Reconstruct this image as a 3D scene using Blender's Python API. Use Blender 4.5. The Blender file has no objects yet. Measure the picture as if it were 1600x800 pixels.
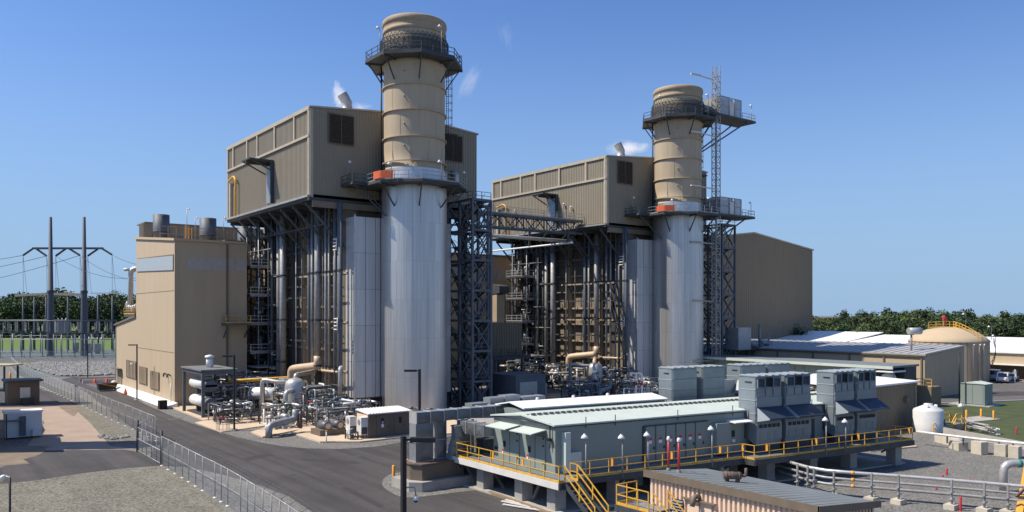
import bpy, bmesh, math, random
from mathutils import Vector, Matrix
R = random.Random(7)
S = bpy.context.scene
COL = S.collection

# ------------------------------------------------------------------ camera, sky, sun, exposure
CH = 13.0            # eye height
FOC = 1244.0         # focal length in photo pixels (1600 wide)
HZ = 490.0           # horizon row in the photo
TH = math.atan2(1629, 1244)
cs, sn = math.cos(TH), math.sin(TH)
cam_d = bpy.data.cameras.new('camera'); cam = bpy.data.objects.new('camera', cam_d); COL.objects.link(cam)
cam.location = (0, 0, CH); cam.rotation_euler = (math.pi/2, 0, TH - math.pi/2)
cam_d.sensor_width = 36; cam_d.lens = 36*FOC/1600; cam_d.shift_y = (HZ-400)/1600
cam_d.clip_end = 6000; cam_d.clip_start = 0.3
S.camera = cam
S.cycles.volume_bounces = 6; S.cycles.volume_step_rate = 1.0
S.render.resolution_x = 1024; S.render.resolution_y = 512

SUN_AZ = math.radians(147.6)      # direction to the sun, counter-clockwise from +X
SUN_EL = math.radians(53)
w = bpy.data.worlds.new('World'); S.world = w; w.use_nodes = True
nt = w.node_tree; bg = nt.nodes['Background']
sky = nt.nodes.new('ShaderNodeTexSky'); sky.sky_type = 'NISHITA'; sky.sun_disc = False
sky.sun_elevation = SUN_EL; sky.sun_rotation = math.pi/2 - SUN_AZ
sky.altitude = 300; sky.air_density = 1.0; sky.dust_density = 0.6; sky.ozone_density = 3.0
# clear blue summer sky: the physical sky, tinted, paling to light blue haze towards the horizon
tcw = nt.nodes.new('ShaderNodeTexCoord'); sxw = nt.nodes.new('ShaderNodeSeparateXYZ'); nt.links.new(tcw.outputs['Generated'], sxw.inputs[0])
mrw = nt.nodes.new('ShaderNodeMapRange'); mrw.interpolation_type = 'SMOOTHSTEP'; mrw.inputs['From Min'].default_value = -0.02; mrw.inputs['From Max'].default_value = 0.38
mrw.inputs['To Min'].default_value = 0.95; mrw.inputs['To Max'].default_value = 0.0; nt.links.new(sxw.outputs[2], mrw.inputs['Value'])
tnt = nt.nodes.new('ShaderNodeVectorMath'); tnt.operation = 'MULTIPLY'; tnt.inputs[1].default_value = (0.74, 0.93, 1.24); nt.links.new(sky.outputs[0], tnt.inputs[0])
mxw = nt.nodes.new('ShaderNodeMix'); mxw.data_type = 'RGBA'; nt.links.new(mrw.outputs[0], mxw.inputs[0]); nt.links.new(tnt.outputs[0], mxw.inputs[6]); mxw.inputs[7].default_value = (2.55, 3.85, 5.6, 1)
nt.links.new(mxw.outputs[2], bg.inputs[0]); bg.inputs[1].default_value = 0.105
sd = bpy.data.lights.new('sun', 'SUN'); so = bpy.data.objects.new('sun', sd); COL.objects.link(so)
sd.energy = 5.0; sd.angle = math.radians(0.53); sd.color = (1.0, 0.91, 0.77)
tosun = Vector((math.cos(SUN_AZ)*math.cos(SUN_EL), math.sin(SUN_AZ)*math.cos(SUN_EL), math.sin(SUN_EL)))
so.rotation_euler = tosun.to_track_quat('Z', 'Y').to_euler(); so.location = tosun*300
S.view_settings.view_transform = 'Standard'; S.view_settings.look = 'None'
S.view_settings.exposure = 0.3; S.view_settings.gamma = 1.0

# ------------------------------------------------------------------ plan helpers
def at(px, py, z=0.0):
    d = (CH-z)*FOC/(py-HZ); r = (px-800)/FOC*d
    return (d*cs+r*sn, d*sn-r*cs)
def dr(px, d):
    r = (px-800)/FOC*d
    return (d*cs+r*sn, d*sn-r*cs)
def zat(py, p): return CH+(HZ-py)*(cs*p[0]+sn*p[1])/FOC

# ------------------------------------------------------------------ materials
MATS = {}
def mat(name, col, rough=0.7, metal=0.0, var=0.12, scale=1.5, bump=0.0, bscale=20.0, objvar=0.0, streak=0.0, spec=0.4, dirt=0.0, dirtcol=(0.12, 0.08, 0.05)):
    m = bpy.data.materials.new(name); m.use_nodes = True; n = m.node_tree; N = n.nodes; L = n.links
    b = N['Principled BSDF']; b.inputs['Roughness'].default_value = rough; b.inputs['Metallic'].default_value = metal
    b.inputs['Specular IOR Level'].default_value = spec
    geo = N.new('ShaderNodeNewGeometry')
    no = N.new('ShaderNodeTexNoise'); no.inputs['Scale'].default_value = scale; no.inputs['Detail'].default_value = 6; no.inputs['Roughness'].default_value = 0.6
    if streak:
        mp = N.new('ShaderNodeMapping'); mp.inputs['Scale'].default_value = (1, 1, streak)
        L.new(geo.outputs['Position'], mp.inputs['Vector']); L.new(mp.outputs[0], no.inputs['Vector'])
    else:
        L.new(geo.outputs['Position'], no.inputs['Vector'])
    mr = N.new('ShaderNodeMapRange'); mr.inputs['From Min'].default_value = 0.3; mr.inputs['From Max'].default_value = 0.7
    mr.inputs['To Min'].default_value = 1-var; mr.inputs['To Max'].default_value = 1+var
    L.new(no.outputs['Fac'], mr.inputs['Value'])
    fac = mr.outputs[0]
    if objvar:
        oi = N.new('ShaderNodeObjectInfo'); m2 = N.new('ShaderNodeMapRange'); m2.inputs['To Min'].default_value = 1-objvar; m2.inputs['To Max'].default_value = 1+objvar
        L.new(oi.outputs['Random'], m2.inputs['Value'])
        mu = N.new('ShaderNodeMath'); mu.operation = 'MULTIPLY'; L.new(fac, mu.inputs[0]); L.new(m2.outputs[0], mu.inputs[1]); fac = mu.outputs[0]
    vm = N.new('ShaderNodeVectorMath'); vm.operation = 'SCALE'; vm.inputs[0].default_value = col
    L.new(fac, vm.inputs['Scale'])
    out = vm.outputs[0]
    if dirt:
        n2 = N.new('ShaderNodeTexNoise'); n2.inputs['Scale'].default_value = scale*0.37; n2.inputs['Detail'].default_value = 8; n2.inputs['Roughness'].default_value = 0.75
        mp2 = N.new('ShaderNodeMapping'); mp2.inputs['Location'].default_value = (31, 7, 3); mp2.inputs['Scale'].default_value = (1, 1, 0.3 if streak else 1)
        L.new(geo.outputs['Position'], mp2.inputs['Vector']); L.new(mp2.outputs[0], n2.inputs['Vector'])
        r2 = N.new('ShaderNodeMapRange'); r2.inputs['From Min'].default_value = 0.52; r2.inputs['From Max'].default_value = 0.72; r2.inputs['To Max'].default_value = dirt
        L.new(n2.outputs['Fac'], r2.inputs['Value'])
        mx = N.new('ShaderNodeMix'); mx.data_type = 'RGBA'; L.new(r2.outputs[0], mx.inputs[0]); L.new(out, mx.inputs[6]); mx.inputs[7].default_value = (*dirtcol, 1)
        out = mx.outputs[2]
    L.new(out, b.inputs['Base Color'])
    if bump:
        nb = N.new('ShaderNodeTexNoise'); nb.inputs['Scale'].default_value = bscale; nb.inputs['Detail'].default_value = 4
        L.new(geo.outputs['Position'], nb.inputs['Vector'])
        bp = N.new('ShaderNodeBump'); bp.inputs['Strength'].default_value = bump; bp.inputs['Distance'].default_value = 0.05
        L.new(nb.outputs['Fac'], bp.inputs['Height']); L.new(bp.outputs[0], b.inputs['Normal'])
    MATS[name] = m
    return m
def speckle(m, scale, amt, detail=3):
    """stone speckle: many small light and dark stones in the base colour"""
    N = m.node_tree.nodes; L = m.node_tree.links; b = N['Principled BSDF']
    src = b.inputs['Base Color'].links[0].from_socket
    geo = N.new('ShaderNodeNewGeometry'); v = N.new('ShaderNodeTexVoronoi'); v.inputs['Scale'].default_value = scale
    L.new(geo.outputs['Position'], v.inputs['Vector'])
    sx = N.new('ShaderNodeSeparateColor'); L.new(v.outputs['Color'], sx.inputs[0])
    mr = N.new('ShaderNodeMapRange'); mr.inputs['To Min'].default_value = 1-amt; mr.inputs['To Max'].default_value = 1+amt
    L.new(sx.outputs[0], mr.inputs['Value'])
    vm = N.new('ShaderNodeVectorMath'); vm.operation = 'SCALE'; L.new(src, vm.inputs[0]); L.new(mr.outputs[0], vm.inputs['Scale'])
    L.new(vm.outputs[0], b.inputs['Base Color'])

mat('stack_tan', (0.44, 0.355, 0.245), 0.65, var=0.07, scale=1.3, streak=0.12, dirt=0.30, dirtcol=(0.30, 0.235, 0.16))
mat('cap_tan', (0.36, 0.28, 0.19), 0.7, var=0.08, scale=1, dirt=0.3)
mat('aluminium', (0.54, 0.53, 0.515), 0.42, 0.78, var=0.15, scale=5, objvar=0.05, streak=0.02, dirt=0.25, dirtcol=(0.42, 0.40, 0.38))
mat('aluminium_flat', (0.60, 0.60, 0.59), 0.45, 0.35, var=0.1, scale=4, objvar=0.05, streak=0.03, dirt=0.2, dirtcol=(0.36, 0.35, 0.33))
mat('core', (0.05, 0.05, 0.05), 0.9)
mat('penthouse_wall', (0.27, 0.235, 0.175), 0.6, var=0.04, scale=0.6)
mat('penthouse_trim', (0.42, 0.37, 0.29), 0.6)
mat('wall_tan', (0.47, 0.37, 0.25), 0.75, var=0.045, scale=0.6, streak=0.15, dirt=0.12, dirtcol=(0.36, 0.28, 0.19))
mat('wall_brown', (0.21, 0.168, 0.115), 0.75, var=0.05, scale=0.3)
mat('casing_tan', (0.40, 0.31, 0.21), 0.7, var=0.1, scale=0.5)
mat('casing_shade_brown', (0.215, 0.175, 0.13), 0.7, var=0.1, scale=0.5)  # casing tan darkened to stand for the shade under the penthouse
mat('shed_tan', (0.72, 0.54, 0.40), 0.65, var=0.05, scale=1)
mat('trim_brown', (0.16, 0.125, 0.09), 0.6)
mat('box_brown', (0.15, 0.118, 0.088), 0.6, var=0.06)
mat('steel_dark', (0.06, 0.066, 0.07), 0.65, 0.1, var=0.25, scale=1)
mat('steel_blue', (0.105, 0.12, 0.14), 0.6, 0.15, var=0.15)
mat('galvanised', (0.30, 0.30, 0.295), 0.5, 0.3, var=0.2, scale=2, objvar=0.15)
mat('pipe_silver', (0.50, 0.49, 0.47), 0.4, 0.45, var=0.12, scale=2, objvar=0.12)
mat('pipe_white', (0.68, 0.69, 0.68), 0.5, 0.1, var=0.1, scale=2, objvar=0.12)
mat('pipe_tan', (0.55, 0.42, 0.30), 0.5, 0.1, var=0.08)
mat('pipe_dark', (0.11, 0.12, 0.13), 0.5, 0.3, var=0.2, objvar=0.3)
mat('duct', (0.34, 0.36, 0.37), 0.42, 0.5, var=0.12, scale=1.5, objvar=0.10)
mat('hvac', (0.225, 0.262, 0.28), 0.45, 0.3, var=0.10, scale=1.2, objvar=0.06, dirt=0.15, dirtcol=(0.2, 0.22, 0.22))
mat('hood_blue', (0.035, 0.05, 0.075), 0.45, 0.1, var=0.05)
mat('gray_green', (0.235, 0.272, 0.245), 0.6, var=0.04, scale=0.6, dirt=0.05)
mat('gray_green_light', (0.50, 0.555, 0.50), 0.6, var=0.05, scale=0.8, dirt=0.08)
mat('roof_gray', (0.17, 0.185, 0.185), 0.6, var=0.1, scale=0.5, dirt=0.2, dirtcol=(0.1, 0.11, 0.12))
mat('roof_light', (0.36, 0.355, 0.35), 0.5, var=0.08, scale=0.3)
mat('white', (0.78, 0.78, 0.76), 0.5, var=0.04)
mat('offwhite', (0.62, 0.60, 0.56), 0.7, var=0.08)
mat('yellow', (0.66, 0.37, 0.05), 0.55, var=0.18, scale=3, dirt=0.25, dirtcol=(0.35, 0.22, 0.08))
mat('orange_yellow', (0.75, 0.33, 0.05), 0.6, var=0.1)
mat('red', (0.50, 0.03, 0.035), 0.4, var=0.1)
mat('orange', (0.62, 0.12, 0.045), 0.7, var=0.15, scale=3)
mat('green', (0.03, 0.25, 0.16), 0.6)
mat('blue', (0.02, 0.045, 0.15), 0.5)
mat('black', (0.015, 0.015, 0.017), 0.5)
mat('rust', (0.13, 0.085, 0.07), 0.75, var=0.3, scale=6)
mat('timber', (0.24, 0.17, 0.11), 0.85, var=0.2, scale=5)
mat('concrete', (0.36, 0.34, 0.31), 0.9, var=0.12, scale=1, dirt=0.3, dirtcol=(0.2, 0.18, 0.16), objvar=0.08)
mat('concrete_tan', (0.55, 0.43, 0.31), 0.9, var=0.1, scale=0.6, dirt=0.35, dirtcol=(0.36, 0.29, 0.22), bump=0.1)
mat('block_concrete', (0.50, 0.45, 0.36), 0.9, var=0.12, scale=2, objvar=0.08)
mat('glass', (0.22, 0.27, 0.31), 0.15, 0.0, var=0.05, spec=0.8)
mat('dark_glass', (0.02, 0.022, 0.025), 0.1, spec=0.8)
mat('panel_pale', (0.36, 0.40, 0.42), 0.35, var=0.06); mat('tank_white', (0.60, 0.60, 0.58), 0.5, var=0.06, scale=1.5, dirt=0.2, dirtcol=(0.45, 0.43, 0.4)); mat('pylon_steel', (0.085, 0.095, 0.115), 0.6, 0.1, var=0.1); mat('panel_shaded', (0.42, 0.385, 0.33), 0.5, var=0.1)  # last: copy of the pane colour fitted to the shaded walls
mat('rubber', (0.02, 0.02, 0.02), 0.8)
asph = mat('asphalt', (0.058, 0.053, 0.052), 0.85, var=0.16, scale=0.22, bump=0.15, bscale=12, dirt=0.22, dirtcol=(0.092, 0.085, 0.08)); speckle(asph, 9, 0.12)
def tracks(m, amt=0.16, rot=0.0):
    N = m.node_tree.nodes; L = m.node_tree.links; b = N['Principled BSDF']; src = b.inputs['Base Color'].links[0].from_socket
    geo = N.new('ShaderNodeNewGeometry'); mp = N.new('ShaderNodeMapping'); mp.inputs['Rotation'].default_value = (0, 0, rot); mp.inputs['Scale'].default_value = (0.9, 0.035, 1)
    no = N.new('ShaderNodeTexNoise'); no.inputs['Scale'].default_value = 1.0; no.inputs['Detail'].default_value = 5; no.inputs['Distortion'].default_value = 0.6
    L.new(geo.outputs['Position'], mp.inputs['Vector']); L.new(mp.outputs[0], no.inputs['Vector'])
    mr = N.new('ShaderNodeMapRange'); mr.inputs['From Min'].default_value = .3; mr.inputs['From Max'].default_value = .7; mr.inputs['To Min'].default_value = 1-amt; mr.inputs['To Max'].default_value = 1+amt; L.new(no.outputs['Fac'], mr.inputs['Value'])
    vm = N.new('ShaderNodeVectorMath'); vm.operation = 'SCALE'; L.new(src, vm.inputs[0]); L.new(mr.outputs[0], vm.inputs['Scale']); L.new(vm.outputs[0], b.inputs['Base Color'])
tracks(asph, .28)
asph3 = mat('asphalt_dark', (0.04, 0.037, 0.037), 0.85, var=0.12, scale=0.5, bump=0.1, bscale=12)
asph2 = mat('asphalt_old', (0.11, 0.103, 0.098), 0.9, var=0.15, scale=0.2, dirt=0.4, dirtcol=(0.2, 0.19, 0.18)); speckle(asph2, 9, 0.08)
grv = mat('gravel', (0.155, 0.15, 0.138), 0.95, var=0.10, scale=0.35, bump=0.5, bscale=16, dirt=0.25, dirtcol=(0.21, 0.20, 0.175)); speckle(grv, 11, 0.5)
grv2 = mat('gravel_olive', (0.160, 0.150, 0.118), 0.95, var=0.12, scale=0.3, bump=0.5, bscale=15, dirt=0.4, dirtcol=(0.115, 0.105, 0.075)); speckle(grv2, 10, 0.55)
grv3 = mat('gravel_dark', (0.11, 0.138, 0.132), 0.95, var=0.12, scale=0.4, bump=0.9, bscale=9); speckle(grv3, 7, 0.4)
tracks(asph2, .15, .5); tracks(grv2, .10, .9)
mat('dirt', (0.20, 0.155, 0.115), 0.95, var=0.22, scale=0.4, bump=0.5, bscale=5, dirt=0.4, dirtcol=(0.27, 0.22, 0.17))
mat('concrete_pink', (0.33, 0.255, 0.20), 0.9, var=0.1, scale=0.4, dirt=0.25, dirtcol=(0.28, 0.22, 0.17))
mat('grass', (0.10, 0.155, 0.028), 0.95, var=0.22, scale=0.15, bump=0.5, bscale=3, dirt=0.3, dirtcol=(0.15, 0.17, 0.05))
mat('grass_dark', (0.058, 0.075, 0.026), 0.95, var=0.25, scale=0.5, bump=0.8, bscale=6, dirt=0.3, dirtcol=(0.10, 0.095, 0.05))
mat('rock', (0.23, 0.225, 0.215), 0.9, var=0.4, scale=1.3)
mat('bark', (0.09, 0.07, 0.05), 0.9)
def leafmat(name, col):
    m = mat(name, col, 0.75, var=0.45, scale=0.18, objvar=0.38); return m
leafmat('leaf', (0.052, 0.085, 0.024)); leafmat('leaf_dark', (0.038, 0.062, 0.022)); leafmat('leaf_light', (0.10, 0.125, 0.038))
def meshmat(name, col, alpha):
    m = bpy.data.materials.new(name); m.use_nodes = True; N = m.node_tree.nodes; L = m.node_tree.links
    b = N['Principled BSDF']; b.inputs['Base Color'].default_value = (*col, 1); b.inputs['Metallic'].default_value = 0.4; b.inputs['Roughness'].default_value = 0.5
    b.inputs['Alpha'].default_value = alpha; MATS[name] = m
meshmat('chain_link', (0.42, 0.44, 0.45), 0.20); meshmat('perforated', (0.45, 0.47, 0.49), 0.72); meshmat('screen_mesh', (0.07, 0.075, 0.08), 0.6)

# ------------------------------------------------------------------ mesh builder
XF = [None]
class MB:
    def __init__(s): s.v = []; s.f = []; s.sm = []
    def add(s, vs, fs, smooth=False):
        o = len(s.v); s.v += [tuple(v) for v in vs]; s.f += [tuple(i+o for i in f) for f in fs]; s.sm += [smooth]*len(fs); return s
    def box(s, x0, x1, y0, y1, z0, z1):
        if x0 > x1: x0, x1 = x1, x0
        if y0 > y1: y0, y1 = y1, y0
        return s.add([(x0, y0, z0), (x1, y0, z0), (x1, y1, z0), (x0, y1, z0), (x0, y0, z1), (x1, y0, z1), (x1, y1, z1), (x0, y1, z1)],
                     [(0, 3, 2, 1), (4, 5, 6, 7), (0, 1, 5, 4), (1, 2, 6, 5), (2, 3, 7, 6), (3, 0, 4, 7)])
    def bar(s, a, b, w=0.1, h=None):
        a = Vector(a); b = Vector(b); d = b-a
        if d.length < 1e-6: return s
        h = h or w; d.normalize(); up = Vector((0, 0, 1)) if abs(d.z) < 0.95 else Vector((1, 0, 0))
        x = d.cross(up).normalized()*w/2; y = x.cross(d).normalized()*h/2
        return s.add([a-x-y, a+x-y, a+x+y, a-x+y, b-x-y, b+x-y, b+x+y, b-x+y],
                     [(0, 1, 2, 3), (7, 6, 5, 4), (0, 4, 5, 1), (1, 5, 6, 2), (2, 6, 7, 3), (3, 7, 4, 0)])
    def tube(s, pts, r, n=8, caps=True):
        pts = [Vector(p) for p in pts]; rings = []; px = None
        for i, p in enumerate(pts):
            t = (pts[min(i+1, len(pts)-1)]-pts[max(i-1, 0)]).normalized()
            if px is None:
                u = Vector((0, 0, 1)) if abs(t.z) < 0.9 else Vector((1, 0, 0)); px = t.cross(u).normalized()
            else: px = (px-t*px.dot(t)).normalized()
            py = t.cross(px); rr = r[i] if isinstance(r, (list, tuple)) else r
            k = 1.0
            if 0 < i < len(pts)-1:
                a = (pts[i]-pts[i-1]).normalized().dot((pts[i+1]-pts[i]).normalized()); k = 1/max(0.6, math.sqrt((1+a)/2))
            rings.append([p+(px*math.cos(2*math.pi*j/n)+py*math.sin(2*math.pi*j/n))*rr*(k if k < 1.1 else 1) for j in range(n)])
        o = len(s.v); s.v += [tuple(q) for rg in rings for q in rg]
        for i in range(len(pts)-1):
            for j in range(n): s.f.append((o+i*n+j, o+i*n+(j+1) % n, o+(i+1)*n+(j+1) % n, o+(i+1)*n+j)); s.sm.append(True)
        if caps:
            s.f.append(tuple(o+j for j in range(n))[::-1]); s.sm.append(False)
            k = o+(len(pts)-1)*n; s.f.append(tuple(k+j for j in range(n))); s.sm.append(False)
        return s
    def pipe(s, pts, r, n=8):
        """tube with rounded elbows"""
        pts = [Vector(p) for p in pts]; out = [pts[0]]
        for i in range(1, len(pts)-1):
            a, b, c = pts[i-1], pts[i], pts[i+1]; q = min(2.2*r, (b-a).length*0.45, (c-b).length*0.45)
            p0 = b+(a-b).normalized()*q; p1 = b+(c-b).normalized()*q
            for t in (0, 0.33, 0.67, 1): out.append(p0*(1-t)**2+b*2*t*(1-t)+p1*t*t)
        out.append(pts[-1]); return s.tube(out, r, n)
    def lathe(s, c, prof, n=32, a0=0.0, a1=2*math.pi, smooth=True, cap=False):
        full = abs(a1-a0-2*math.pi) < 1e-6; m = n if full else n+1; o = len(s.v)
        for (r, z) in prof:
            for j in range(m):
                a = a0+(a1-a0)*j/n; s.v.append((c[0]+r*math.cos(a), c[1]+r*math.sin(a), z+(c[2] if len(c) > 2 else 0)))
        for i in range(len(prof)-1):
            for j in range(n if full else n):
                k = (j+1) % m; s.f.append((o+i*m+j, o+i*m+k, o+(i+1)*m+k, o+(i+1)*m+j)); s.sm.append(smooth)
        if cap: s.f.append(tuple(o+(len(prof)-1)*m+j for j in range(m))); s.sm.append(False)
        return s
    def prism(s, poly, z0, z1):
        n = len(poly); ar = sum(poly[i][0]*poly[(i+1) % n][1]-poly[(i+1) % n][0]*poly[i][1] for i in range(n))
        if ar < 0: poly = poly[::-1]
        vs = [(p[0], p[1], z0) for p in poly]+[(p[0], p[1], z1) for p in poly]
        return s.add(vs, [tuple(range(n))[::-1], tuple(range(n, 2*n))]+[(i, (i+1) % n, n+(i+1) % n, n+i) for i in range(n)])
    def extr(s, poly3, d):
        """extrude a planar 3-D outline along d"""
        n = len(poly3); d = Vector(d); a = [Vector(p) for p in poly3]
        return s.add(a+[p+d for p in a], [tuple(range(n)), tuple(range(n, 2*n))[::-1]]+[((i+1) % n, i, n+i, n+(i+1) % n) for i in range(n)])
    def sphere(s, c, r, n=10, m=6, sz=1.0, top=False):
        prof = []; lo = 0 if top else -math.pi/2
        for i in range(m+1):
            a = lo+(math.pi/2-lo)*i/m; prof.append((max(1e-3, r*math.cos(a)), c[2]+r*sz*math.sin(a)))
        return s.lathe((c[0], c[1], 0), prof, n)
    def build(s, name, m, parent=None, label=None):
        me = bpy.data.meshes.new(name); vs = s.v
        if XF[0] is not None: vs = [tuple(XF[0] @ Vector(v)) for v in vs]
        me.from_pydata(vs, [], s.f); me.polygons.foreach_set('use_smooth', s.sm)
        me.materials.append(MATS[m] if isinstance(m, str) else m); me.update()
        return link(name, me, parent, label)
def link(name, me, parent=None, label=None, matrix=None):
    o = bpy.data.objects.new(name, me); COL.objects.link(o)
    if parent is not None:
        o.parent = parent
        if parent.data is None: o.matrix_parent_inverse = Matrix.Translation(-Vector(parent.location))
    if matrix is not None: o.matrix_basis = matrix
    if label: o['label'] = label
    return o
def thing(name, label, cat, loc=(0, 0, 0), group=None):
    o = bpy.data.objects.new(name, None); COL.objects.link(o); o.empty_display_size = 0.5
    if XF[0] is not None: loc = XF[0] @ Vector((loc[0], loc[1], loc[2] if len(loc) > 2 else 0))
    o.location = (loc[0], loc[1], loc[2] if len(loc) > 2 else 0)
    o['label'] = label; o['category'] = cat
    if group: o['group'] = group
    return o
def tag(o, label, cat, group=None):
    o['label'] = label; o['category'] = cat
    if group: o['group'] = group
    return o
def copy_tree(o, parent=None, delta=None, label=None):
    c = o.copy(); COL.objects.link(c)
    if parent is not None: c.parent = parent; c.matrix_parent_inverse = o.matrix_parent_inverse.copy()
    if delta is not None: c.location = Vector(o.location)+Vector(delta)
    if label: c['label'] = label
    for ch in o.children: copy_tree(ch, c)
    return c
def struct(name, mb, m):
    o = mb.build(name, m); o['kind'] = 'structure'; return o
def sheet(name, pts, z, m):
    mb = MB(); n = len(pts); ar = sum(pts[i][0]*pts[(i+1) % n][1]-pts[(i+1) % n][0]*pts[i][1] for i in range(n))
    if ar < 0: pts = pts[::-1]
    mb.add([(p[0], p[1], z) for p in pts], [tuple(range(n))]); return struct(name, mb, m)
def gsheet(name, ppx, z, m): return sheet(name, [at(*p) for p in ppx], z, m)
def smoothpoly(ppx, k=4):
    """round a pixel outline (Catmull-Rom), closed"""
    n = len(ppx); out = []
    for i in range(n):
        p0, p1, p2, p3 = ppx[i-1], ppx[i], ppx[(i+1) % n], ppx[(i+2) % n]
        for j in range(k):
            t = j/k; out.append(tuple(0.5*((2*p1[q])+(-p0[q]+p2[q])*t+(2*p0[q]-5*p1[q]+4*p2[q]-p3[q])*t*t+(-p0[q]+3*p1[q]-3*p2[q]+p3[q])*t**3) for q in (0, 1)))
    return out
def corr(mb, p0, p1, z0, z1, pitch=0.4, dep=0.05, top=None, side=1):
    """ribbed cladding sheet from p0 to p1, ribs proud to the left-hand side * side; top(t)-> z"""
    p0 = Vector((p0[0], p0[1])); p1 = Vector((p1[0], p1[1])); L = (p1-p0).length; t = (p1-p0)/L; n = Vector((-t.y, t.x))*side
    k = max(1, round(L/pitch)); prof = []
    for i in range(k):
        for (u, dd) in ((0.0, 0), (0.52, 0), (0.62, dep), (0.90, dep)): prof.append(((i+u)/k*L, dd))
    prof.append((L, 0)); vs = []
    for (u, dd) in prof:
        q = p0+t*u+n*dd; zz = top(u/L) if top else z1
        vs.append((q.x, q.y, z0)); vs.append((q.x, q.y, zz))
    return mb.add(vs, [(2*i, 2*i+2, 2*i+3, 2*i+1) for i in range(len(prof)-1)])
def railing(parent, path, m='galvanised', h=1.07, sp=1.6, r=0.04, name='railing', toe=True, closed=False, split=False):
    """guard rail along a 3-D path: posts, top rail, mid rail, toe board"""
    pts = [Vector(p) for p in path]+([Vector(path[0])] if closed else []); posts = []; rails = MB(); allp = MB()
    for a, b in zip(pts[:-1], pts[1:]):
        L = (b-a).length; k = max(1, round(L/sp))
        for i in range(k): posts.append(a+(b-a)*i/k)
        for z in (h, h*0.52): rails.bar(a+Vector((0, 0, z)), b+Vector((0, 0, z)), r*1.6)
        if toe: rails.bar(a+Vector((0, 0, 0.09)), b+Vector((0, 0, 0.09)), 0.03, 0.15)
    posts.append(pts[-1])
    if split:
        rails.build('rail', m, parent)
        for p in posts: MB().bar(p, p+Vector((0, 0, h)), r*1.9).build('rail_post', m, parent)
    else:
        for p in posts: rails.bar(p, p+Vector((0, 0, h)), r*1.7)
        rails.build(name, m, parent)
def deck_lamp(p, h, label, group='dome lamps on short posts', pole='galvanised', arm=(0.25, 0)):
    t = thing('dome_lamp', label, 'lamp', p, group)
    MB().tube([(p[0], p[1], p[2]), (p[0], p[1], p[2]+h)], 0.05, 6).build('pole', pole, t)
    x, y, z = p[0]+arm[0], p[1]+arm[1], p[2]+h
    MB().bar((p[0], p[1], z), (x, y, z), 0.06).build('arm', pole, t)
    MB().lathe((x, y, z), [(0.07, 0.12), (0.08, 0.04), (0.16, -0.02), (0.24, -0.18), (0.22, -0.19), (0.02, -0.1)], 12).build('lamp_shade', 'white', t)
    return t
# ------------------------------------------------------------------ ground
struct('ground', MB().add([(-900, -600, -0.004), (4200, -600, -0.004), (4200, 4200, -0.004), (-900, 4200, -0.004)], [(0, 1, 2, 3)]), 'gravel')
gsheet('grass_field', [(-2500, 549), (200, 549), (230, 512.5), (-2500, 512.5)], 0.0, 'grass')
gsheet('grass_field', [(-2500, 509.5), (1400, 509.5), (1400, 496), (-2500, 496)], 0.0, 'grass_dark')
gsheet('far_ground', [(1140, 520), (2600, 520), (2600, 496), (1140, 496)], 0.002, 'grass_dark')
gsheet('switchyard_gravel', [(-2500, 566), (190, 562), (190, 546), (-2500, 546)], 0.004, 'gravel_dark')
gsheet('track', [(-2500, 566), (186, 566), (186, 560.5), (-2500, 560.5)], 0.008, 'asphalt_old')
gsheet('grass_verge', [(-2500, 573), (20, 572), (78, 566), (-2500, 565.5)], 0.012, 'grass')
# yard road past the buildings
road = smoothpoly([(112, 590), (150, 587), (182, 589), (190, 607), (232, 632), (268, 649), (310, 664), (372, 682), (440, 697), (520, 702), (600, 700), (680, 690), (760, 684), (760, 742), (700, 775)], 5)
road = [(95, 593), (112, 589), (182, 588.5), (184, 604), (195, 613), (232, 630), (268, 649), (310, 664), (350, 677), (380, 685), (410, 692), (440, 697), (480, 700.5), (530, 701.5), (585, 698), (640, 689), (700, 682), (1000, 660), (1200, 650), (1230, 690), (900, 770), (1000, 860), (1100, 1200), (900, 2400), (700, 2400), (640, 1300), (505, 812), (452, 776), (402, 757), (350, 742), (300, 731), (262, 727.5), (250, 728), (236, 716), (240, 695), (222, 681), (200, 664), (170, 641), (135, 613)]
gsheet('road', road, 0.004, 'asphalt')
gsheet('asphalt_patch', [(120, 596), (150, 590), (205, 612), (170, 603), (150, 606)], 0.008, 'asphalt_old')
gsheet('asphalt_patch', [(700, 775), (760, 762), (905, 800), (1000, 905), (860, 905)], 0.008, 'asphalt')
gsheet('gravel_strip', [(182, 605), (190, 603), (232, 628), (268, 645), (310, 660), (380, 681), (374, 684.2), (310, 665), (268, 650), (232, 634), (195, 615)], 0.008, 'gravel')
# gate road to the left
gsheet('gate_road', [(-900, 752), (0, 756), (60, 750), (130, 739), (200, 731), (252, 727.5), (215, 706), (170, 699), (120, 701), (70, 700), (60, 709), (40, 717), (0, 731), (-900, 745)], 0.006, 'asphalt')
gsheet('yard_apron', [(40, 700), (70, 660), (45, 640), (-200, 640), (-200, 625), (40, 612), (75, 612), (100, 618), (118, 633), (135, 640), (166, 690), (172, 697), (215, 702), (70, 704)], 0.010, 'concrete_pink')
gsheet('old_road', [(38, 606), (75, 611), (102, 620), (122, 633), (60, 636), (-300, 640), (-300, 604)], 0.014, 'asphalt')
gsheet('dirt_mound', smoothpoly([(92, 634), (112, 632), (122, 640), (116, 650), (105, 645)]), 0.018, 'dirt')
gsheet('earth_ground', smoothpoly([(-500, 700), (30, 697), (72, 700), (60, 711), (36, 718), (0, 728), (-500, 735)], 3), 0.014, 'dirt')
gsheet('dirt_bank', [(40, 606), (90, 606), (128, 628), (150, 641), (182, 662), (206, 676), (212, 690), (170, 694), (140, 660), (120, 642), (110, 625), (80, 613)], 0.012, 'gravel_olive')
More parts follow.
